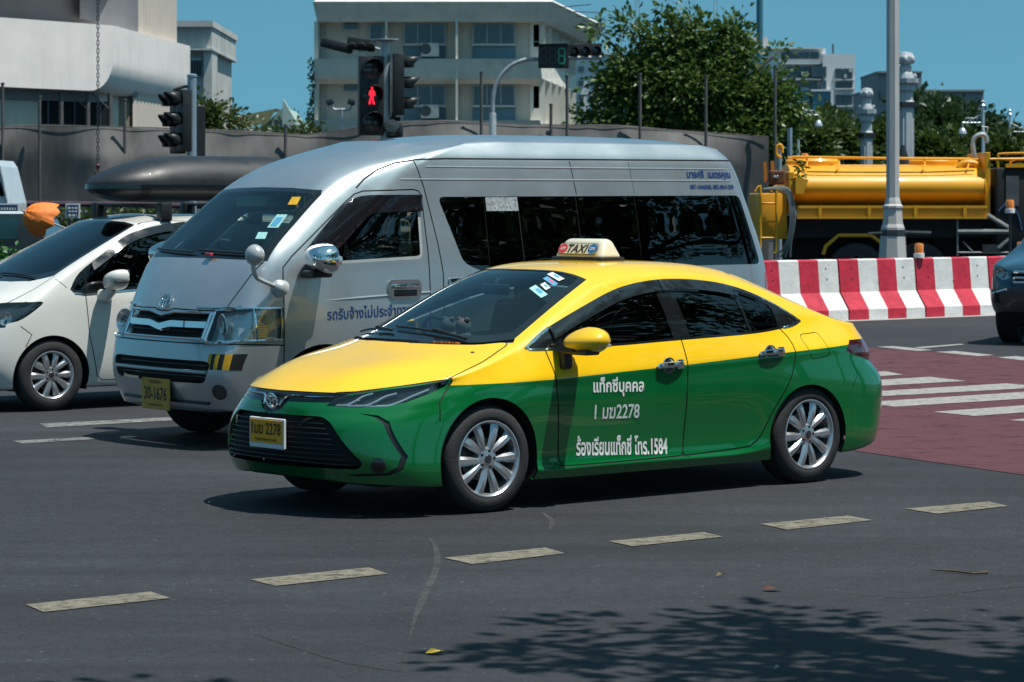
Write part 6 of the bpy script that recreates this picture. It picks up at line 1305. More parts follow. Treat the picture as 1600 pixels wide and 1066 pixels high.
    pw = MB().tube([Q(1496, 362, -1.2), Q(1578, 362, -1.2)], .05, 8).tube([Q(1542, 336, -1.2), Q(1575, 356, -1.2)], .045, 8).tube([Q(1496, 340, -1.2), Q(1496, 400, -1.2)], .02, 6).tube([Q(1560, 388, -1.2), Q(1578, 372, -1.2)], .04, 8).tube([Q(1496, 395, -1.2), Q(1578, 395, -1.2)], .02, 6).tube([Q(1505, 378, -1.2), Q(1520, 394, -1.2)], .015, 6)
    pw.build('pipework', M['hose'], e, True); MB().box((Q(1535, 0).x, -1.22, Q(0, 394).z), (Q(1562, 0).x, -1.1, Q(0, 382).z)).build('step', M['darkmetal'], e)
    MB().tube(cr([Q(1560, 330, -1.22), Q(1575, 318, -1.22), Q(1590, 335, -1.22), Q(1596, 360, -1.22)], 5), .018, 6).build('cable', mat('blue cable', (.02, .06, .16), .5), e, True)
    # green plant tied to the rear corner
    gl = MB(); random.seed(5)
    for i in range(60):
        c = Q(1250 + random.gauss(0, 4), 262 + random.uniform(-12, 26), -1.3); a, b_ = random.uniform(0, 6.28), random.uniform(-.9, .3); d = Vector((math.cos(a) * math.cos(b_), math.sin(a) * .5, math.sin(b_))) * random.uniform(.06, .13); w = d.cross(Vector((0, 1, .3))).normalized() * .022
        gl.add([c, c + d * .5 + w, c + d, c + d * .5 - w], [(0, 1, 2, 3)])
    pl = gl.build('leaf_sprig', M['leaf_bright'], None); pl.location = e.location; tag(pl, 'sprig of green leaves tied to the rear of the tanker', 'plant')
    return e
M['tankorange'] = mat('orange bracket paint', (.60, .20, .02), .5, var=.1); M['leaf_bright'] = mat('fresh green leaf', (.03, .14, .015), .5, var=.3, vs=9)
MT = dict(M); MT['alloy'] = M['darkmetal']
tanker = build_tanker()
# ------------------------------------------------------------------ buildings
def stucco(name, c, var=.10, stain=.18, rough=.85):
    m = mat(name, c, rough, var=var, vs=1.2, bump=.08, bs=20); t = m.node_tree; L = t.links; N = t.nodes.new; b = t.nodes['Principled BSDF']
    src = b.inputs['Base Color'].links[0].from_socket; tc = N('ShaderNodeTexCoord'); mp = N('ShaderNodeMapping'); mp.inputs['Scale'].default_value = (1.6, 1.6, .10); L.new(tc.outputs['Object'], mp.inputs[0])
    n = N('ShaderNodeTexNoise'); n.inputs['Scale'].default_value = 1.4; n.inputs['Detail'].default_value = 8; n.inputs['Roughness'].default_value = .7; L.new(mp.outputs[0], n.inputs[0])
    r = N('ShaderNodeMapRange'); L.new(n.outputs[0], r.inputs[0]); r.inputs[1].default_value = .50; r.inputs[2].default_value = .72; r.inputs[3].default_value = 1; r.inputs[4].default_value = 1 - stain
    k = N('ShaderNodeMix'); k.data_type = 'RGBA'; k.blend_type = 'MULTIPLY'; k.inputs[0].default_value = 1; L.new(src, k.inputs[6]); L.new(r.outputs[0], k.inputs[7]); L.new(k.outputs[2], b.inputs['Base Color']); return m
M['cream'] = stucco('cream painted render', (.66, .63, .55)); M['creamwall'] = stucco('beige wall render', (.56, .52, .44)); M['spandrel'] = stucco('blue grey spandrel', (.13, .22, .27), .08, .12)
M['cladback'] = mat('brown cladding groove', (.22, .18, .14), .9)
M['unlit'] = mat('dark unlit glazing', (.012, .016, .018), .7, spec=.1, var=.3, vs=1)
M['winframe'] = mat('pale aluminium window frame', (.42, .46, .48), .4, .3, var=.08); M['pane'] = mat('curtained window glass', (.05, .065, .075), .08, coat=.6, var=.35, vs=3, stretch=(6, 1, .2)); M['ac'] = mat('air conditioner casing', (.52, .53, .50), .5, var=.08)
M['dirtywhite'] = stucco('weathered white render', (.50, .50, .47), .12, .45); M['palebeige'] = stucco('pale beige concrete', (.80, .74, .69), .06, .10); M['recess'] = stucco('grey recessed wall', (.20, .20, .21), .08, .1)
M['flute'] = stucco('fluted beige cladding', (.55, .48, .41), .06, .06); M['farwhite'] = stucco('far white tower', (.70, .71, .70), .05, .1); M['farglass'] = mat('far window band', (.035, .06, .075), .15, coat=.4, var=.4, vs=.6); M['tealglass2'] = mat('teal curtain wall', (.02, .13, .20), .12, coat=.5, var=.12, vs=.2)
M['greyblock'] = stucco('grey concrete block', (.24, .25, .26), .08, .15); M['marble'] = stucco('grey white marble', (.42, .45, .47), .12, .3, .5); M['oxid'] = mat('dark bronze', (.03, .035, .035), .5, .5, var=.3); M['silverlamp'] = mat('silver painted iron', (.55, .60, .64), .35, .5, var=.15)
def bx(e, name, m, u0, v0, u1, v1, Y, d0, d1, parent=None, org=None):
    """box spanning photo pixels on plane Y, from depth Y+d0 to Y+d1, in the frame of thing e"""
    a, b = px(u0, v1, Y), px(u1, v0, Y); L_ = e.location
    return MB().box((a.x - L_.x, Y + d0 - L_.y, a.z), (b.x - L_.x, Y + d1 - L_.y, b.z)).build(name, m, parent or e)
def office():
    Y = 150; s = Y / F; e = empty('office_block', ((675 - 800) * s, Y, 0), 0, 'cream office block with flat overhanging roof, window units and air conditioners', 'building')
    B = lambda n, m, u0, v0, u1, v1, d0, d1, p=None: bx(e, n, m, u0, v0, u1, v1, Y, d0, d1, p)
    G0 = HZ + EYE / s
    w = B('wall', M['creamwall'], 494, 10, 842, G0, 1.6, 18)
    # roof slab with splayed fascia, receding on the right
    X = lambda u: (u - 675) * s
    zb, zt, zr = px(0, 33, Y).z, px(0, 3, Y).z, px(0, -6, Y).z
    xr, xl = X(847), X(489); xo, yo = xr + 2.75, 22.0
    vs = [(xl + .2, .3, zb), (xr, .3, zb), (xr + .55 + 2.6, yo, zb), (xl + .2, yo, zb), (xl, -.2, zt), (xr + .55, -.2, zt), (xo + 1.3, yo, zt), (xl, yo, zt), (xl + .5, .6, zr), (xr + .2, .6, zr), (xo + .8, yo, zr), (xl + .5, yo, zr)]
    MB().add(vs, [(0, 1, 2, 3), (0, 1, 5, 4), (1, 2, 6, 5), (2, 3, 7, 6), (3, 0, 4, 7), (4, 5, 9, 8), (5, 6, 10, 9), (6, 7, 11, 10), (7, 4, 8, 11), (8, 9, 10, 11)]).build('roof', M['cream'], e)
    for v0, v1 in ((92, 130), (188, 218)):
        za, zc_ = px(0, v1, Y).z, px(0, v0, Y).z; k = .0
        vs = [(X(491), .2, za + .25), (xr + .0, .2, za + .25), (xr + 2.35, yo, za + .25), (X(491), yo, za + .25), (X(491), -.1, zc_ - .0), (xr - .1, -.1, zc_), (xr + 2.2, yo, zc_), (X(491), yo, zc_), (X(491), .7, za), (xr - .3, .7, za), (xr + 2.0, yo, za), (X(491), yo, za)]
        MB().add(vs, [(4, 5, 6, 7), (0, 1, 5, 4), (1, 2, 6, 5), (0, 3, 7, 4), (0, 1, 9, 8), (1, 2, 10, 9), (8, 9, 10, 11)]).build('balcony_band', M['cream'], e)
    B('side_wall_edge', M['cream'], 490, 33, 496, G0, .4, 16)
    for u in (603, 713.5): B('pilaster', M['cream'], u - 1.6, 28, u + 1.6, 200, .05, 1.6)
    for u in (500, 507): B('drain_pipe', M['winframe'], u - .5, 36, u + .6, 188, 1.5, 1.65)
    def win(u0, v0, u1, v1, n, sp=True, below=25):
        f = B('window', M['winframe'], u0, v0, u1, v1, 1.45, 1.62, w); g = 1.6; wd = (u1 - u0 - g) / n
        for i in range(n): B('pane', M['pane'], u0 + g + wd * i, v0 + g, u0 + wd * (i + 1), v1 - g, 1.435, 1.46, f)
        B('sill', M['cream'], u0 - 1, v1, u1 + 1, v1 + 2, 1.30, 1.6, f)
        if sp: B('spandrel', M['spandrel'], u0 - .5, v1 + 2.2, u1 + .5, v1 + below, 1.52, 1.60, w)
    for v0, v1 in ((34, 67), (131, 164)):
        win(629, v0, 695, v1, 3); win(738, v0, 805, v1, 3); win(575, v0, 597, v1 - 5, 1, False); B('vent_window', M['pane'], 535, v0 - 1, 556, v0 + 9, 1.5, 1.61, w)
        B('vent_frame', M['winframe'], 533.5, v0 + 9, 557.5, v0 + 10.2, 1.45, 1.61, w)
        ac = B('air_conditioner', M['ac'], 657, v0 + 32, 685, v0 + 53, .85, 1.5)
        c = px(665, v0 + 42.5, Y + .85); MB().lathe([(.0, .03), (.26, .03), (.29, .0)], 24, Matrix.Translation((c.x - e.location.x, .845, c.z)) @ Matrix.Rotation(R(90), 4, 'X')).build('fan_grille', M['darkmetal'], ac)
        B('grille', M['winframe'], 676, v0 + 34, 684, v0 + 38, .83, .86, ac)
    # receding right side: fins and windows between the bands
    for v0, v1 in ((33, 92), (130, 188)):
        za, zc_ = px(0, v1, Y).z - .05, px(0, v0, Y).z + .3
        for i in range(6):
            y = 1.5 + 3.4 * i; x = xr - .55 + .12 * y * .98
            MB().box((x - .25, y, za), (x + .55, y + .22, zc_)).build('fin', M['cream'], e)
        x0 = xr - .75; MB().add([(x0, 1.6, za), (x0 + 2.3, yo, za), (x0 + 2.3, yo, zc_), (x0, 1.6, zc_)], [(0, 1, 2, 3)]).build('side_wall', M['creamwall'], e)
        MB().add([(x0 + .06 + .11 * .6, 2.2, za + 1.0), (x0 + .06 + .11 * 2.6, 4.6, za + 1.0), (x0 + .06 + .11 * 2.6, 4.6, zc_ - .4), (x0 + .06 + .11 * .6, 2.2, zc_ - .4)], [(0, 1, 2, 3)]).build('side_window', M['pane'], e)
        B('corner_window', M['pane'], 834, v0 + 3, 843, v0 + 38, 1.50, 1.60, w)
    an = MB()
    for k in range(6): an.tube([(xr + .9 + .4 * k, 3 + 3.2 * k, zr - .4 + .0), (xr + 2.6 + .5 * k, 2 + 3.2 * k, zr - .3 - .22 * k)], .025, 5)
    an.build('rooftop_rods', M['darkmetal'], e)
    random.seed(11); vn = MB()
    for i in range(260):
        z = random.uniform(4.5, 9.2); c = Vector((X(491) - .05 - abs(random.gauss(0, .12)), .3 + random.uniform(-.3, 1.2), z)); d = Vector((random.gauss(0, .14), random.gauss(0, .1), random.gauss(-.06, .12))); w_ = d.cross(Vector((.3, 1, .2))).normalized() * .06
        vn.add([c, c + d * .5 + w_, c + d, c + d * .5 - w_], [(0, 1, 2, 3)])
    vn.build('ivy_foliage', M['leaf_dark'], e)
M['leaf_dark'] = mat('dark green leaf', (.018, .050, .014), .45, var=.45, vs=1.3); M['leaf_mid'] = mat('mid green leaf', (.035, .075, .016), .5, var=.4, vs=1.0)
office()
def pale_building():
    P1 = px(177, 40, 80); P2 = px(297, 72, 90.7); e = empty('exhibition_hall', (P1.x, P1.y, 0), 0, 'pale building with a massive rounded balcony block at the upper left', 'building')
    ex = Vector((P2.x - P1.x, P2.y - P1.y, 0)); lx = Vector((px(0, 0, 76.4).x - P1.x, 76.4 - 80, 0)).normalized()
    Mx = Matrix(((lx.x, 0, ex.x / ex.length, 0), (lx.y, 0, ex.y / ex.length, 0), (0, 1, 0, 0), (0, 0, 0, 1)))      # (along left face, up, along right face)
    def block(name, zt, zb, r, m, a0=0, L0=0, L1=None, ln=14):
        pts = [(a0, zt), (a0, zb + r)] + [(a0 + r - r * math.cos(t), zb + r - r * math.sin(t)) for t in [R(90) * k / 10 for k in range(1, 11)]] + [(a0 + ln, zb), (a0 + ln, zt)]
        b = MB().prism(pts, (L1 if L1 is not None else ex.length) - L0, Mx @ Matrix.Translation((0, 0, L0))); return b.build(name, m, e, True, angle=30)
    z = lambda v, Y=80: px(0, v, Y).z
    block('balcony_block', z(40), z(143.5), .95, M['palebeige'])
    block('upper_block', z(-90), z(-12, 84), .8, M['palebeige'], a0=1.0, L0=1.2, L1=9.2)
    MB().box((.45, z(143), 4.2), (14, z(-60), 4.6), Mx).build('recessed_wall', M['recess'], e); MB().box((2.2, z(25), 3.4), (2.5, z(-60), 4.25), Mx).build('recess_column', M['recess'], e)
    fl = MB(); n = 13
    for k in range(n): a = 4.4 + 6.2 * k / n; fl.box((.53, 0, a), (.62, z(-100), a + .30), Mx)
    fl.build('fluted_wall', M['flute'], e); MB().box((.6, 0, 4.62), (2.4, z(-100), 10.6), Mx).build('cladding_back', M['cladback'], e)
    MB().box((1.3, 0, 1.2), (14, z(143) + .02, 5), Mx).build('ground_wall', M['creamwall'], e); MB().box((.55, z(200), 1.12), (3.25, z(158), 1.19), Mx).build('dark_window', M['unlit'], e)
    for k in range(5): MB().box((.85 + .52 * k, z(200), 1.06), (.89 + .52 * k, z(158), 1.115), Mx).build('mullion', M['darkmetal'], e)
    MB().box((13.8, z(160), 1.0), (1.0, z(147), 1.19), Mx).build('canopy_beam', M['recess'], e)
    for a in (.25, 1.15, 2.2): MB().tube([Mx @ Vector((a, 0, .35)), Mx @ Vector((a, z(146), .35))], .07, 8).build('prop', M['post'], e)
    for a in (.25, 1.15): MB().tube([Mx @ Vector((a, z(172), .35)), Mx @ Vector((a + .7, z(147), .35))], .025, 6).build('brace', M['post'], e)
pale_building()
def side_block():
    Y = 104; e = empty('weathered_building', ((300 - 800) * Y / F, Y, 0), 0, 'narrow weathered white building between the pale hall and the sky', 'building'); B = lambda n, m, u0, v0, u1, v1, d0, d1, p=None: bx(e, n, m, u0, v0, u1, v1, Y, d0, d1, p)
    B('wall', M['dirtywhite'], 262, 40, 324, 360, .4, 9); B('roof', M['dirtywhite'], 262, 33, 333.5, 42.5, -.25, 9.3); B('parapet', M['dirtywhite'], 262, 42, 331, 76, .0, 9.0); B('cornice', M['dirtywhite'], 262, 76, 333, 79, -.2, 9.2); B('corner_pier', M['dirtywhite'], 318, 79, 331, 360, .0, 2)
    f = B('window', M['winframe'], 296, 90, 314, 120, .3, .42)
    for k in range(4): B('pane', M['pane'], 297 + 4.2 * k, 94, 300.4 + 4.2 * k, 118, .27, .31, f)
side_block()
def house():
    Y = 132; e = empty('house', ((410 - 800) * Y / F, Y, 0), 0, 'small pale green house with olive gable roof among the trees', 'house'); s = Y / F; X = lambda u: (u - 410) * s; Z = lambda v: EYE - (v - HZ) * s
    MB().prism([(X(405), 0), (X(470), 0), (X(470), Z(203)), (X(443), Z(167)), (X(405), Z(203))], 8, Matrix(((1, 0, 0, 0), (0, 0, 1, 0), (0, 1, 0, 0), (0, 0, 0, 1)))).build('wall', mat('pale green wall', (.30, .42, .36), .8, var=.1), e)
    MB().add([(X(362), -.3, Z(184)), (X(433), -.3, Z(170)), (X(418), -.3, Z(195)), (X(362), -.3, Z(197)), (X(365), 3, Z(184)), (X(433), 3, Z(170))], [(0, 1, 2, 3), (0, 1, 5, 4)]).build('roof', mat('olive roof tiles', (.24, .22, .11), .7, var=.15, vs=3), e)
    MB().prism([(X(443), Z(205)), (X(444), Z(155)), (X(463), Z(188)), (X(463), Z(205))], .6, Matrix(((1, 0, 0, 0), (0, 0, 1, -.7), (0, 1, 0, 0), (0, 0, 0, 1)))).build('gable', mat('pale gable board', (.40, .50, .46), .8, var=.1), e)
    MB().box((X(430), -.75, Z(200)), (X(437), -.5, Z(188))).build('window', M['pane'], e)
house()
def tower():
    Y = 300; e = empty('white_tower', ((1270 - 800) * Y / F, Y, 0), 0, 'far stepped white office tower with dark window bands and a teal glass panel', 'building'); B = lambda n, m, u0, v0, u1, v1, d0, d1, p=None: bx(e, n, m, u0, v0, u1, v1, Y, d0, d1, p)
    w = B('wall', M['farwhite'], 1150, 76, 1290, 420, 0, 14); w2 = B('wing', M['farwhite'], 1284, 85, 1334, 420, -1, 12); B('stair_tower', mat('pinkish tower', (.46, .42, .42), .8, var=.06), 1158, 56, 1203, 76, 2, 8); B('coping', M['farwhite'], 1148, 74.5, 1286, 77, -.5, 3)
    rows = ((81.5, 92.5, ((1221, 1264), (1266, 1279))), (105, 121, ((1221, 1242), (1243.5, 1264), (1266, 1289))), (127, 136, ((1222, 1241), (1246, 1264))), (127, 141, ((1265.5, 1277), (1281, 1289))))
    for v0, v1, spans in rows:
        for a, b in spans: B('window_band', M['farglass'], a, v0, b, v1, -.25 if b < 1284 else -1.3, .1, w)
    for v in (99, 123.5): B('floor_ledge', M['farwhite'], 1218, v, 1283, v + 2, -.8, 0, w)
    for v0, v1 in ((108, 124), (129, 138), (149, 165), (171, 187), (192, 201), (206, 214)):
        for a, b in ((1303.5, 1314), (1315.5, 1330)): B('window_band', M['farglass'], a, v0, b, v1, -1.25, -.9, w2)
    for v in (125, 139, 166, 188): B('floor_ledge', M['farwhite'], 1302, v, 1332, v + 1.6, -1.7, -1, w2)
    B('glass_panel', M['tealglass2'], 1240, 142, 1264, 172, -.8, 0, w); B('glass_panel', M['tealglass2'], 1266, 144, 1294, 186, -2.0, -1.02, w); B('panel_frame', M['farwhite'], 1264, 141, 1299, 144, -2.2, 0, w); B('panel_frame', M['farwhite'], 1294.5, 144, 1299, 190, -2.2, -1.02, w)
    for u, v in ((1228, 115), (1252, 116), (1258, 116), (1326, 111), (1318, 120)): B('air_conditioner', M['ac'], u - 2, v - 2.5, u + 2, v + 3, -1.8, -1.26, w)
    MB().tube([(px(1308, 0, Y).x - e.location.x, 4, px(0, 85, Y).z), (px(1308, 0, Y).x - e.location.x, 4, px(0, 66, Y).z)], .1, 6).build('antenna', M['darkmetal'], e)
    MB().tube([(px(1277, 0, Y).x - e.location.x, 4, px(0, 76, Y).z), (px(1277, 0, Y).x - e.location.x, 4, px(0, 73, Y).z), (px(1287, 0, Y).x - e.location.x, 4, px(0, 77, Y).z)], .2, 6).build('crane_davit', M['darkmetal'], e)
tower()
def simple_block(name, label, Y, u0, v0, u1, m, wins=(), wm='farglass', depth=10):
    e = empty(name, (((u0 + u1) / 2 - 800) * Y / F, Y, 0), 0, label, 'building'); w = bx(e, 'wall', m, u0, v0, u1, 420, Y, 0, depth)
    bx(e, 'parapet', m, u0 - .6, v0 - 1.5, u1 + .6, v0 + 1.5, Y, -.3, depth + .3)
    for a, b, c, d in wins: bx(e, 'window', M[wm], a, b, c, d, Y, -.2, .1, w)
    return e
simple_block('white_block', 'far white block with small square windows left of the big tree', 230, 893, 84, 968, M['farwhite'], [(904 + 22 * i, 104 + 22 * j, 912 + 22 * i, 112 + 22 * j) for i in range(3) for j in range(5)])
simple_block('grey_block', 'grey block behind the two marble columns', 210, 1371, 113, 1440, M['greyblock'], [(1375, 141, 1384, 154), (1375, 177, 1384, 190), (1388, 141, 1398, 154)])
simple_block('low_grey_block', 'long low grey building behind the dark trees at right', 240, 1355, 142, 1537, M['greyblock'])
# ------------------------------------------------------------------ marble bridge columns, lamps, poles
def column(u, Y, vtop, vcap, vbase, w, label):
    s = Y / F; o = px(u, 312, Y); e = empty('marble_column', (o.x, Y, 0), R(20), label, 'column', 'marble columns of the bridge'); Z = lambda v: EYE - (v - HZ) * s; h = w * s / 2
    MB().box((-h * .72, -h * .72, 0), (h * .72, h * .72, Z(vcap + 45))).build('pier', M['marble'], e)
    MB().lathe([(h * .98, 0), (h * .95, Z(vcap + 50))], 8, Matrix.Rotation(R(22), 4, 'Z')).build('shaft', M['marble'], e)
    MB().lathe([(h * .80, Z(vcap + 46)), (h * 1.02, Z(vcap + 42)), (h * 1.02, Z(vcap + 36)), (h * .85, Z(vcap + 34)), (h * .85, Z(vcap + 22)), (h * 1.1, Z(vcap + 18)), (h * 1.1, Z(vcap + 10)), (h * 1.5, Z(vcap + 7)), (h * 1.55, Z(vcap)), (0, Z(vcap))], 8, Matrix.Rotation(R(22), 4, 'Z')).build('cornice', M['marble'], e)
    MB().box((-h * 1.05, -h * 1.05, Z(vcap + 44)), (h * 1.05, h * 1.05, Z(vcap + 37))).build('bronze_collar', M['oxid'], e)
    t = vcap - vtop; MB().lathe([(h * 1.0, Z(vcap)), (h * .95, Z(vcap - t * .12)), (h * .7, Z(vcap - t * .25)), (h * .75, Z(vcap - t * .42)), (h * .55, Z(vcap - t * .52)), (h * .95, Z(vcap - t * .62)), (h * 1.0, Z(vcap - t * .80)), (h * .75, Z(vcap - t * .96)), (0, Z(vtop))], 12).build('finial', M['marble'], e, True, angle=25)
    kn = MB()
    for k in range(6): a = k * math.pi / 3; kn.ball((h * .85 * math.cos(a), h * .85 * math.sin(a), Z(vcap - t * .70)), h * .34, 2, (1, 1, 1.5))
    kn.build('finial_carving', M['marble'], e, True)
    MB().ball((h * 1.2, 0, Z(vcap - 4)), h * .32, 2, (.7, 1, 1)).ball((-h * 1.2, 0, Z(vcap - 4)), h * .32, 2, (.7, 1, 1)).build('scrolls', M['marble'], e, True)
column(1354, 125, 137, 171, 262, 20, 'shorter marble column with carved finial left of the street lamp post')
column(1415, 98, 81, 123, 262, 27, 'taller marble column with carved finial right of the street lamp post')
st = MB(); o = px(1411, 262, 90); s = 90 / F
for k in range(7): st.ball((random.uniform(-.10, .10), random.uniform(-.1, .1), .2 * k * 1.5 + 1.0), .42 - .05 * k, 2, (1, 1, 1.2))
st.lathe([(.5, 0), (.45, 1.9), (.30, 2.4), (.16, 3.2), (.05, px(0, 227, 90).z), (0, px(0, 226, 90).z)], 9)
d = st.build('bronze_statue', M['oxid'], None, True, loc=(o.x, 90, 0)); tag(d, 'dark bronze ornament before the taller marble column', 'statue')
def ornate(u, Y, vtop, side, label):
    s = Y / F; o = px(u, 312, Y); e = empty('ornate_lamp', (o.x, Y, 0), 0, label, 'street lamp', 'ornate silver lamps of the bridge'); Z = lambda v: EYE - (v - HZ) * s
    MB().lathe([(.16, 0), (.13, 1.2), (.07, 1.5), (.06, Z(vtop + 10)), (.11, Z(vtop + 9)), (.05, Z(vtop + 6)), (.09, Z(vtop + 3)), (0, Z(vtop))], 10).build('post', M['silverlamp'], e, True)
    for sg in side:
        z = Z(vtop + 36 if len(side) < 2 else vtop + 8); ar = MB().tube([(0, 0, z), (sg * 32 * s, 0, z)], .035, 6).tube(cr([(0, 0, z + 14 * s), (sg * 10 * s, 0, z + 9 * s), (sg * 22 * s, 0, z + 2 * s)], 4), .03, 6)
        for k in range(4): ar.lathe([(.09, -.03), (.11, 0), (.09, .03)], 10, Matrix.Translation((sg * (6 + 6 * k) * s, 0, z + 4 * s)) @ Matrix.Rotation(R(90), 4, 'X'))
        ar.tube([(sg * 32 * s, 0, z), (sg * 32 * s, 0, z - 8 * s)], .03, 6); ar.build('arm', M['silverlamp'], e, True)
        MB().lathe([(.04, z - 8 * s), (.10, z - 10 * s), (.14, z - 13 * s), (.16, z - 17 * s), (.08, z - 20 * s), (0, z - 21 * s)], 12, Matrix.Translation((sg * 32 * s, 0, 0))).build('lantern', M['silverlamp'], e, True)
ornate(1247, 115, 172, (1, -1), 'ornate silver lamp with twin lanterns right of the big tree'); ornate(1536, 110, 156, (-1,), 'ornate silver lamp with one lantern at the far right'); ornate(1578, 140, 170, (1,), 'thin far silver lamp at the right edge')
p = px(1187, 0, 118); o = MB().lathe([(.155, 0), (.125, 14), (0, 14.02)], 12, Matrix.Translation((p.x, p.y, 0))).build('tall_pole', M['teal_pole'] if 'teal_pole' in M else mat('teal painted pole', (.05, .17, .21), .4, .2, var=.06), None, True); tag(o, 'tall teal pole rising behind the big tree', 'pole')
for u, v0, lab in ((996, -5, 'thin radio mast above the big tree, left one'), (1118, -5, 'thin radio mast above the big tree, right one')):
    Y = 330; p = px(u, v0, Y); b = MB()
    for dx in (-.35, .35): b.tube([(p.x + dx, Y, 0), (p.x + dx * .5, Y, p.z)], .05, 4)
    for k in range(12): z = p.z * (k + 1) / 12; b.tube([(p.x - .3, Y, z - 1), (p.x + .3, Y, z)], .03, 4)
    b.tube([(p.x - .5, Y, p.z - 6), (p.x - 1.8, Y, p.z - 6), (p.x - 1.8, Y, p.z - 3.5)], .06, 4); tag(b.build('radio_mast', M['steel'], None), lab, 'mast', 'radio masts on the skyline')
p = px(1218, 240, 62); o = MB().tube([(p.x, p.y, 0), (p.x, p.y, px(0, 228, 62).z)], .05, 8).build('site_post', M['steel'], None); tag(o, 'pale steel post behind the tanker ladder', 'pole'); p = px(1234, 200, 64); o = MB().tube([(p.x, p.y, 0), p], .055, 8).build('site_post', M['bluegrey'], None); tag(o, 'blue grey post left of the twin lantern lamp', 'pole')
# ------------------------------------------------------------------ trees
def leaf_mat(name, c, c2, sc=.8):
    m = mat(name, c, .42, var=0); t = m.node_tree; L = t.links; N = t.nodes.new; b = t.nodes['Principled BSDF']; o = t.nodes['Material Output']
    tc = N('ShaderNodeTexCoord'); n = N('ShaderNodeTexNoise'); n.inputs['Scale'].default_value = sc; n.inputs['Detail'].default_value = 8; n.inputs['Roughness'].default_value = .8; L.new(tc.outputs['Object'], n.inputs[0])
    r = N('ShaderNodeValToRGB'); L.new(n.outputs[0], r.inputs[0]); r.color_ramp.elements[0].position = .32; r.color_ramp.elements[1].position = .68; r.color_ramp.elements[0].color = (*c, 1); r.color_ramp.elements[1].color = (*c2, 1); L.new(r.outputs[0], b.inputs['Base Color'])
    tr = N('ShaderNodeBsdfTranslucent'); L.new(r.outputs[0], tr.inputs[0]); mx = N('ShaderNodeMixShader'); mx.inputs[0].default_value = .32; L.new(b.outputs[0], mx.inputs[1]); L.new(tr.outputs[0], mx.inputs[2]); L.new(mx.outputs[0], o.inputs[0]); return m
M['bark'] = mat('grey brown bark', (.07, .055, .042), .9, var=.35, vs=6, bump=.5, bs=12, stretch=(1, 1, .3))
def tree(name, label, cat, loc, h, lobes, trunk_r, m, nleaf, leaf, group=None, seed=1, droop=.5, limb=True, shell=.55, clump=26, cr_=.55, thin=.34, hmin=.0):
    """lobes: (x, y, z, rx, ry, rz) ellipsoids the leaf clumps are spread through"""
    rnd = random.Random(seed); e = empty(name, loc, 0, label, cat, group)
    vol = [a[3] * a[4] * a[5] for a in lobes]; tot = sum(vol); fo = MB(); vs, fs = fo.v, fo.f; ends = []
    nc = max(1, nleaf // clump)
    for _ in range(nc):
        q = rnd.uniform(0, tot); i = 0
        while q > vol[i]: q -= vol[i]; i += 1
        L_ = lobes[i]
        while True:
            d = Vector((rnd.gauss(0, 1), rnd.gauss(0, 1), rnd.gauss(0, 1)))
            if d.length > .1: break
        d.normalize(); rr = rnd.uniform(shell, 1.02) if rnd.random() < .8 else rnd.uniform(.15, shell)
        c = Vector((L_[0] + d.x * L_[3] * rr, L_[1] + d.y * L_[4] * rr, L_[2] + d.z * L_[5] * rr))
        if c.z < hmin: continue
        if rnd.random() < .05: ends.append(c)
        dirc = (d + Vector((0, 0, .2))).normalized(); cs = cr_ * rnd.uniform(.6, 1.35)
        for _k in range(clump):
            o = Vector((rnd.gauss(0, cs), rnd.gauss(0, cs), rnd.gauss(0, cs * .75))); p = c + o
            a = (dirc * .5 + o.normalized() * .8 + Vector((0, 0, -droop * rnd.random()))).normalized(); s_ = leaf * rnd.uniform(.65, 1.3)
            w = a.cross(Vector((rnd.gauss(0, 1), rnd.gauss(0, 1), rnd.gauss(0, 1) + .6)))
            if w.length < 1e-3: continue
            w = w.normalized() * s_ * thin; n = a.cross(w).normalized() * s_ * .10; k = len(vs)
            vs += [p, p + a * s_ * .45 + w - n, p + a * s_, p + a * s_ * .45 - w - n]; fs.append([k, k + 1, k + 2]); fs.append([k, k + 2, k + 3])
    fo.mi = [0] * len(fs); fo.build('crown', m, e, fix=False)
    tb = MB(); top = max(a[2] for a in lobes); cx, cy = sum(a[0] * b for a, b in zip(lobes, vol)) / tot, sum(a[1] * b for a, b in zip(lobes, vol)) / tot
    z1 = min(a[2] - a[5] * .6 for a in lobes); fork = Vector((cx * .25, cy * .25, max(z1, h * .22)))
    tb.tube(cr([(0, 0, -.05), (.05 * trunk_r, 0, .5), fork * .55, fork], 4), [trunk_r * (1.35 if k < 2 else 1.15 - .035 * k) for k in range(13)], 10)
    if limb:
        for L_ in lobes: ends.append(Vector(L_[:3]))
        for t in ends:
            mid = fork.lerp(t, .5) + Vector((rnd.gauss(0, .25), rnd.gauss(0, .25), .35)); n = 9; tb.tube(cr([fork - Vector((0, 0, .2)), mid, t], 4), [trunk_r * .55 * (1 - .85 * k / (n - 1)) + .012 for k in range(n)], 6)
    tb.build('trunk', M['bark'], e, True); return e
M['lf1'] = leaf_mat('glossy dark tree leaves', (.034, .082, .014), (.13, .20, .042), 1.2); M['lf2'] = leaf_mat('olive green leaves', (.032, .062, .010), (.075, .11, .022), .5); M['lf3'] = leaf_mat('deep green leaves', (.016, .044, .014), (.042, .080, .022), .4); M['lf4'] = leaf_mat('yellow green leaves', (.035, .06, .012), (.09, .11, .03), .6)
Yt = 100; st_ = Yt / F
def LB_(u, v, ru, rv, dy=0): return ((u - 1085) * st_, dy, EYE - (v - HZ) * st_, ru * st_, ru * st_ * .8, rv * st_)
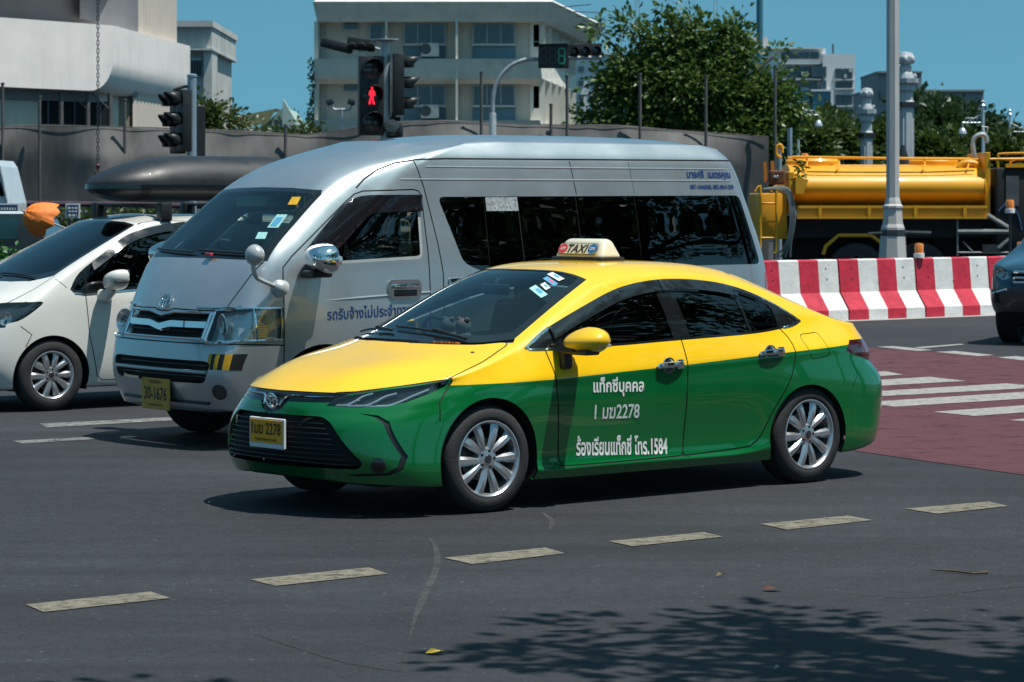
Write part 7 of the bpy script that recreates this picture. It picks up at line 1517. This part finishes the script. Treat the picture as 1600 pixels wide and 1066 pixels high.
tree('broad_tree', 'big dense dark green tree with glossy leaves behind the van tail', 'tree', px(1085, 312, Yt) * Vector((1, 1, 0)) if False else ((1085 - 800) * st_, Yt, 0), 8.5,
     [LB_(1085, 150, 88, 62), LB_(985, 135, 48, 52), LB_(1042, 68, 36, 42), LB_(1128, 82, 48, 42), LB_(940, 52, 15, 15), LB_(984, 45, 20, 24), LB_(1040, 14, 13, 22), LB_(1195, 160, 46, 46), LB_(1215, 84, 12, 20), LB_(1078, 28, 14, 16), LB_(1150, 45, 16, 18), LB_(940, 185, 38, 24), LB_(1150, 210, 95, 40), LB_(1020, 205, 70, 34), LB_(1085, 45, 24, 26), LB_(1130, 48, 18, 18), LB_(1240, 170, 22, 16), LB_(922, 145, 18, 14)], .24, M['lf1'], 30000, .25, seed=4, cr_=.24, droop=.7, clump=20, thin=.30)
hedge = [(1262, 215, 120, 38, 'mid green bushy tree behind the tanker rear'), (1300, 205, 132, 45, 'olive bushy tree between twin lantern lamp and shorter column'), (1330, 225, 126, 36, 'low olive tree left of the shorter column'), (1385, 228, 130, 38, 'low bushy tree between the two marble columns')]
for i, (u, v, Y, r, lab) in enumerate(hedge):
    s = Y / F; z = EYE - (v - HZ) * s; R_ = r * s
    tree('bushy_tree', lab, 'tree', ((u - 800) * s, Y + 6, 0), z, [(0, 0, z, R_, R_, R_ * .9), (R_ * .7, .5, z - R_ * .4, R_ * .8, R_ * .8, R_ * .8), (-R_ * .7, .3, z - R_ * .5, R_ * .8, R_ * .8, R_ * .8), (0, 0, z - R_ * 1.3, R_ * 1.3, R_, R_)], .15, M['lf2'], 6500, .36, 'trees beyond the tanker', seed=20 + i, cr_=.32)
for i, (u, v, Y, r, lab) in enumerate(((1478, 185, 150, 45, 'dark round tree standing right of the taller column'), (1440, 215, 145, 34, 'dark lower tree just right of the taller column'), (1505, 195, 148, 36, 'dark tree left of the one-lantern lamp'), (1548, 205, 150, 40, 'dark tree behind the one-lantern lamp'), (1590, 215, 155, 34, 'dark tree at the far right edge'))):
    s = Y / F; z = EYE - (v - HZ) * s; R_ = r * s
    tree('dark_tree', lab, 'tree', ((u - 800) * s, Y + 8, 0), z, [(0, 0, z, R_, R_, R_), (R_ * .6, .5, z - R_ * .5, R_ * .9, R_, R_ * .8), (-R_ * .6, .3, z - R_ * .6, R_ * .9, R_, R_ * .8), (0, 0, z - R_ * 1.4, R_ * 1.3, R_, R_)], .2, M['lf3'], 8500, .40, 'dark trees at the right', seed=40 + i, cr_=.34)
for i, (u, v, Y, r, lab) in enumerate(((1455, 245, 120, 30, 'yellow green shrub tree behind the tank, right of the lamp post'), (1500, 240, 122, 32, 'yellow green shrub tree behind the tank filler pipe'), (1570, 245, 122, 34, 'yellow green shrub tree above the tanker cab'))):
    s = Y / F; z = EYE - (v - HZ) * s; R_ = r * s
    tree('shrub_tree', lab, 'tree', ((u - 800) * s, Y, 0), z, [(0, 0, z, R_, R_, R_), (R_, .5, z - R_ * .4, R_ * .8, R_, R_ * .7), (-R_, .3, z - R_ * .5, R_ * .8, R_, R_ * .7), (0, 0, z - R_ * 1.3, R_ * 1.3, R_, R_)], .12, M['lf2'], 5500, .34, 'shrub trees behind the tank', seed=60 + i, cr_=.28)
for i, (u, v, Y, r, lab, m) in enumerate(((352, 195, 112, 22, 'loose green tree right of the weathered building', 'lf4'), (398, 214, 118, 16, 'low olive tree before the small house roof', 'lf4'), (472, 208, 125, 16, 'pale feathery tree left of the office block', 'lf4'), (318, 175, 100, 14, 'green tree against the weathered building wall', 'lf2'), (440, 220, 115, 14, 'low green tree before the small house gable', 'lf2'))):
    s = Y / F; z = EYE - (v - HZ) * s; R_ = r * s
    tree('garden_tree', lab, 'tree', ((u - 800) * s, Y, 0), z, [(0, 0, z, R_, R_, R_), (R_ * .8, .5, z - R_ * .5, R_ * .8, R_, R_ * .6), (-R_ * .8, .3, z - R_ * .6, R_ * .8, R_, R_ * .6), (0, 0, z - R_ * 1.6, R_ * 1.4, R_, R_)], .1, M[m], 1500, .20, 'garden trees at the left', seed=80 + i, cr_=.26)
# low hedge and shrub at the left
hd_ = MB(); rnd = random.Random(9); ctr = px(230, 320, 54)
for i in range(5200):
    u = rnd.uniform(-60, 480); Y = 54 + rnd.uniform(-.35, .35); p = px(u, 312, Y); p.z = rnd.uniform(.2, 1.72); a = Vector((rnd.gauss(0, 1), rnd.gauss(-.6, 1), rnd.gauss(.2, 1))).normalized() * rnd.uniform(.07, .14); w = a.cross(Vector((rnd.gauss(0, 1), 1, rnd.gauss(0, 1)))).normalized() * .035
    hd_.add([p, p + a * .5 + w, p + a, p + a * .5 - w], [(0, 1, 2, 3)])
o = hd_.build('hedge', M['lf2'], None, fix=False); tag(o, 'low clipped green hedge under the tarpaulin behind the minivan', 'hedge')
p = px(-2, 400, 33); tree('shrub', 'small bright green shrub at the left edge before the dark car', 'shrub', (p.x, 33, 0), 1.3, [(0, 0, .95, .35, .35, .40), (.25, 0, .75, .3, .3, .4), (-.3, 0, .8, .35, .3, .4)], .03, M['leaf_bright'], 1600, .07, seed=99, cr_=.10)
# ------------------------------------------------------------------ street trees over the photographer: they shade the foreground and show in the glass
shade = tree('street_tree', 'broad street tree whose branches shade the foreground road', 'tree', (6.5, 7.0, 0), 9, [(-4.02, 3.67, 6.6, .72, .55, .5), (-3.3, 4.25, 6.6, .72, .62, .5), (-2.6, 3.1, 6.6, 1.5, .80, .6), (-1.85, 3.95, 6.7, .65, .68, .5), (-5.6, 2.50, 6.6, .75, .36, .4), (-1.0, 3.2, 6.9, .8, .9, .6), (0, 1.8, 7.6, 2.4, 2.0, 1.4), (2.5, 1, 8, 3, 3, 1.8), (-1.5, .3, 7.9, 2.4, 1.6, 1.2)], .30, M['lf3'], 30000, .16, seed=120, cr_=.13, clump=18, shell=.2)
rt = tree('street_tree', 'broad street tree lining the road outside the view', 'tree', (11, 16.5, 0), 10, [(0, 0, 7.6, 2.2, 2.0, 1.0), (-2.8, 1, 6.0, 1.5, 1.5, .8), (2.6, -1.5, 6.4, 1.7, 1.5, .9), (0, 2.2, 9.2, 2.0, 1.8, .9), (1.4, 2.6, 5.2, 1.3, 1.3, .6), (-1.5, -2.5, 5.6, 1.4, 1.2, .7), (-2.2, -1, 8.4, 1.4, 1.4, .7)], .34, M['lf3'], 4200, .26, 'street trees outside the view', seed=130, cr_=.40)
for x, y, rz, k in ((12.5, 22.5, 2.6, 1.05), (15.5, 11.5, .4, 1.1), (13, 30, 4.9, 1.0), (24, 8, 1.1, 1.1), (27, 17, 2.3, 1.2), (36, 12, 3.3, 1.25), (40, 24, 4.4, 1.3), (20, 2, 5.2, 1.0), (-18, 14, .6, 1.0), (-24, 24, 2.0, 1.2), (-15, 4, 3.9, 1.0)):
    c = copy_tree(rt); c.location = (x, y, 0); c.rotation_euler = (0, 0, rz); c.scale = (k, k, k)
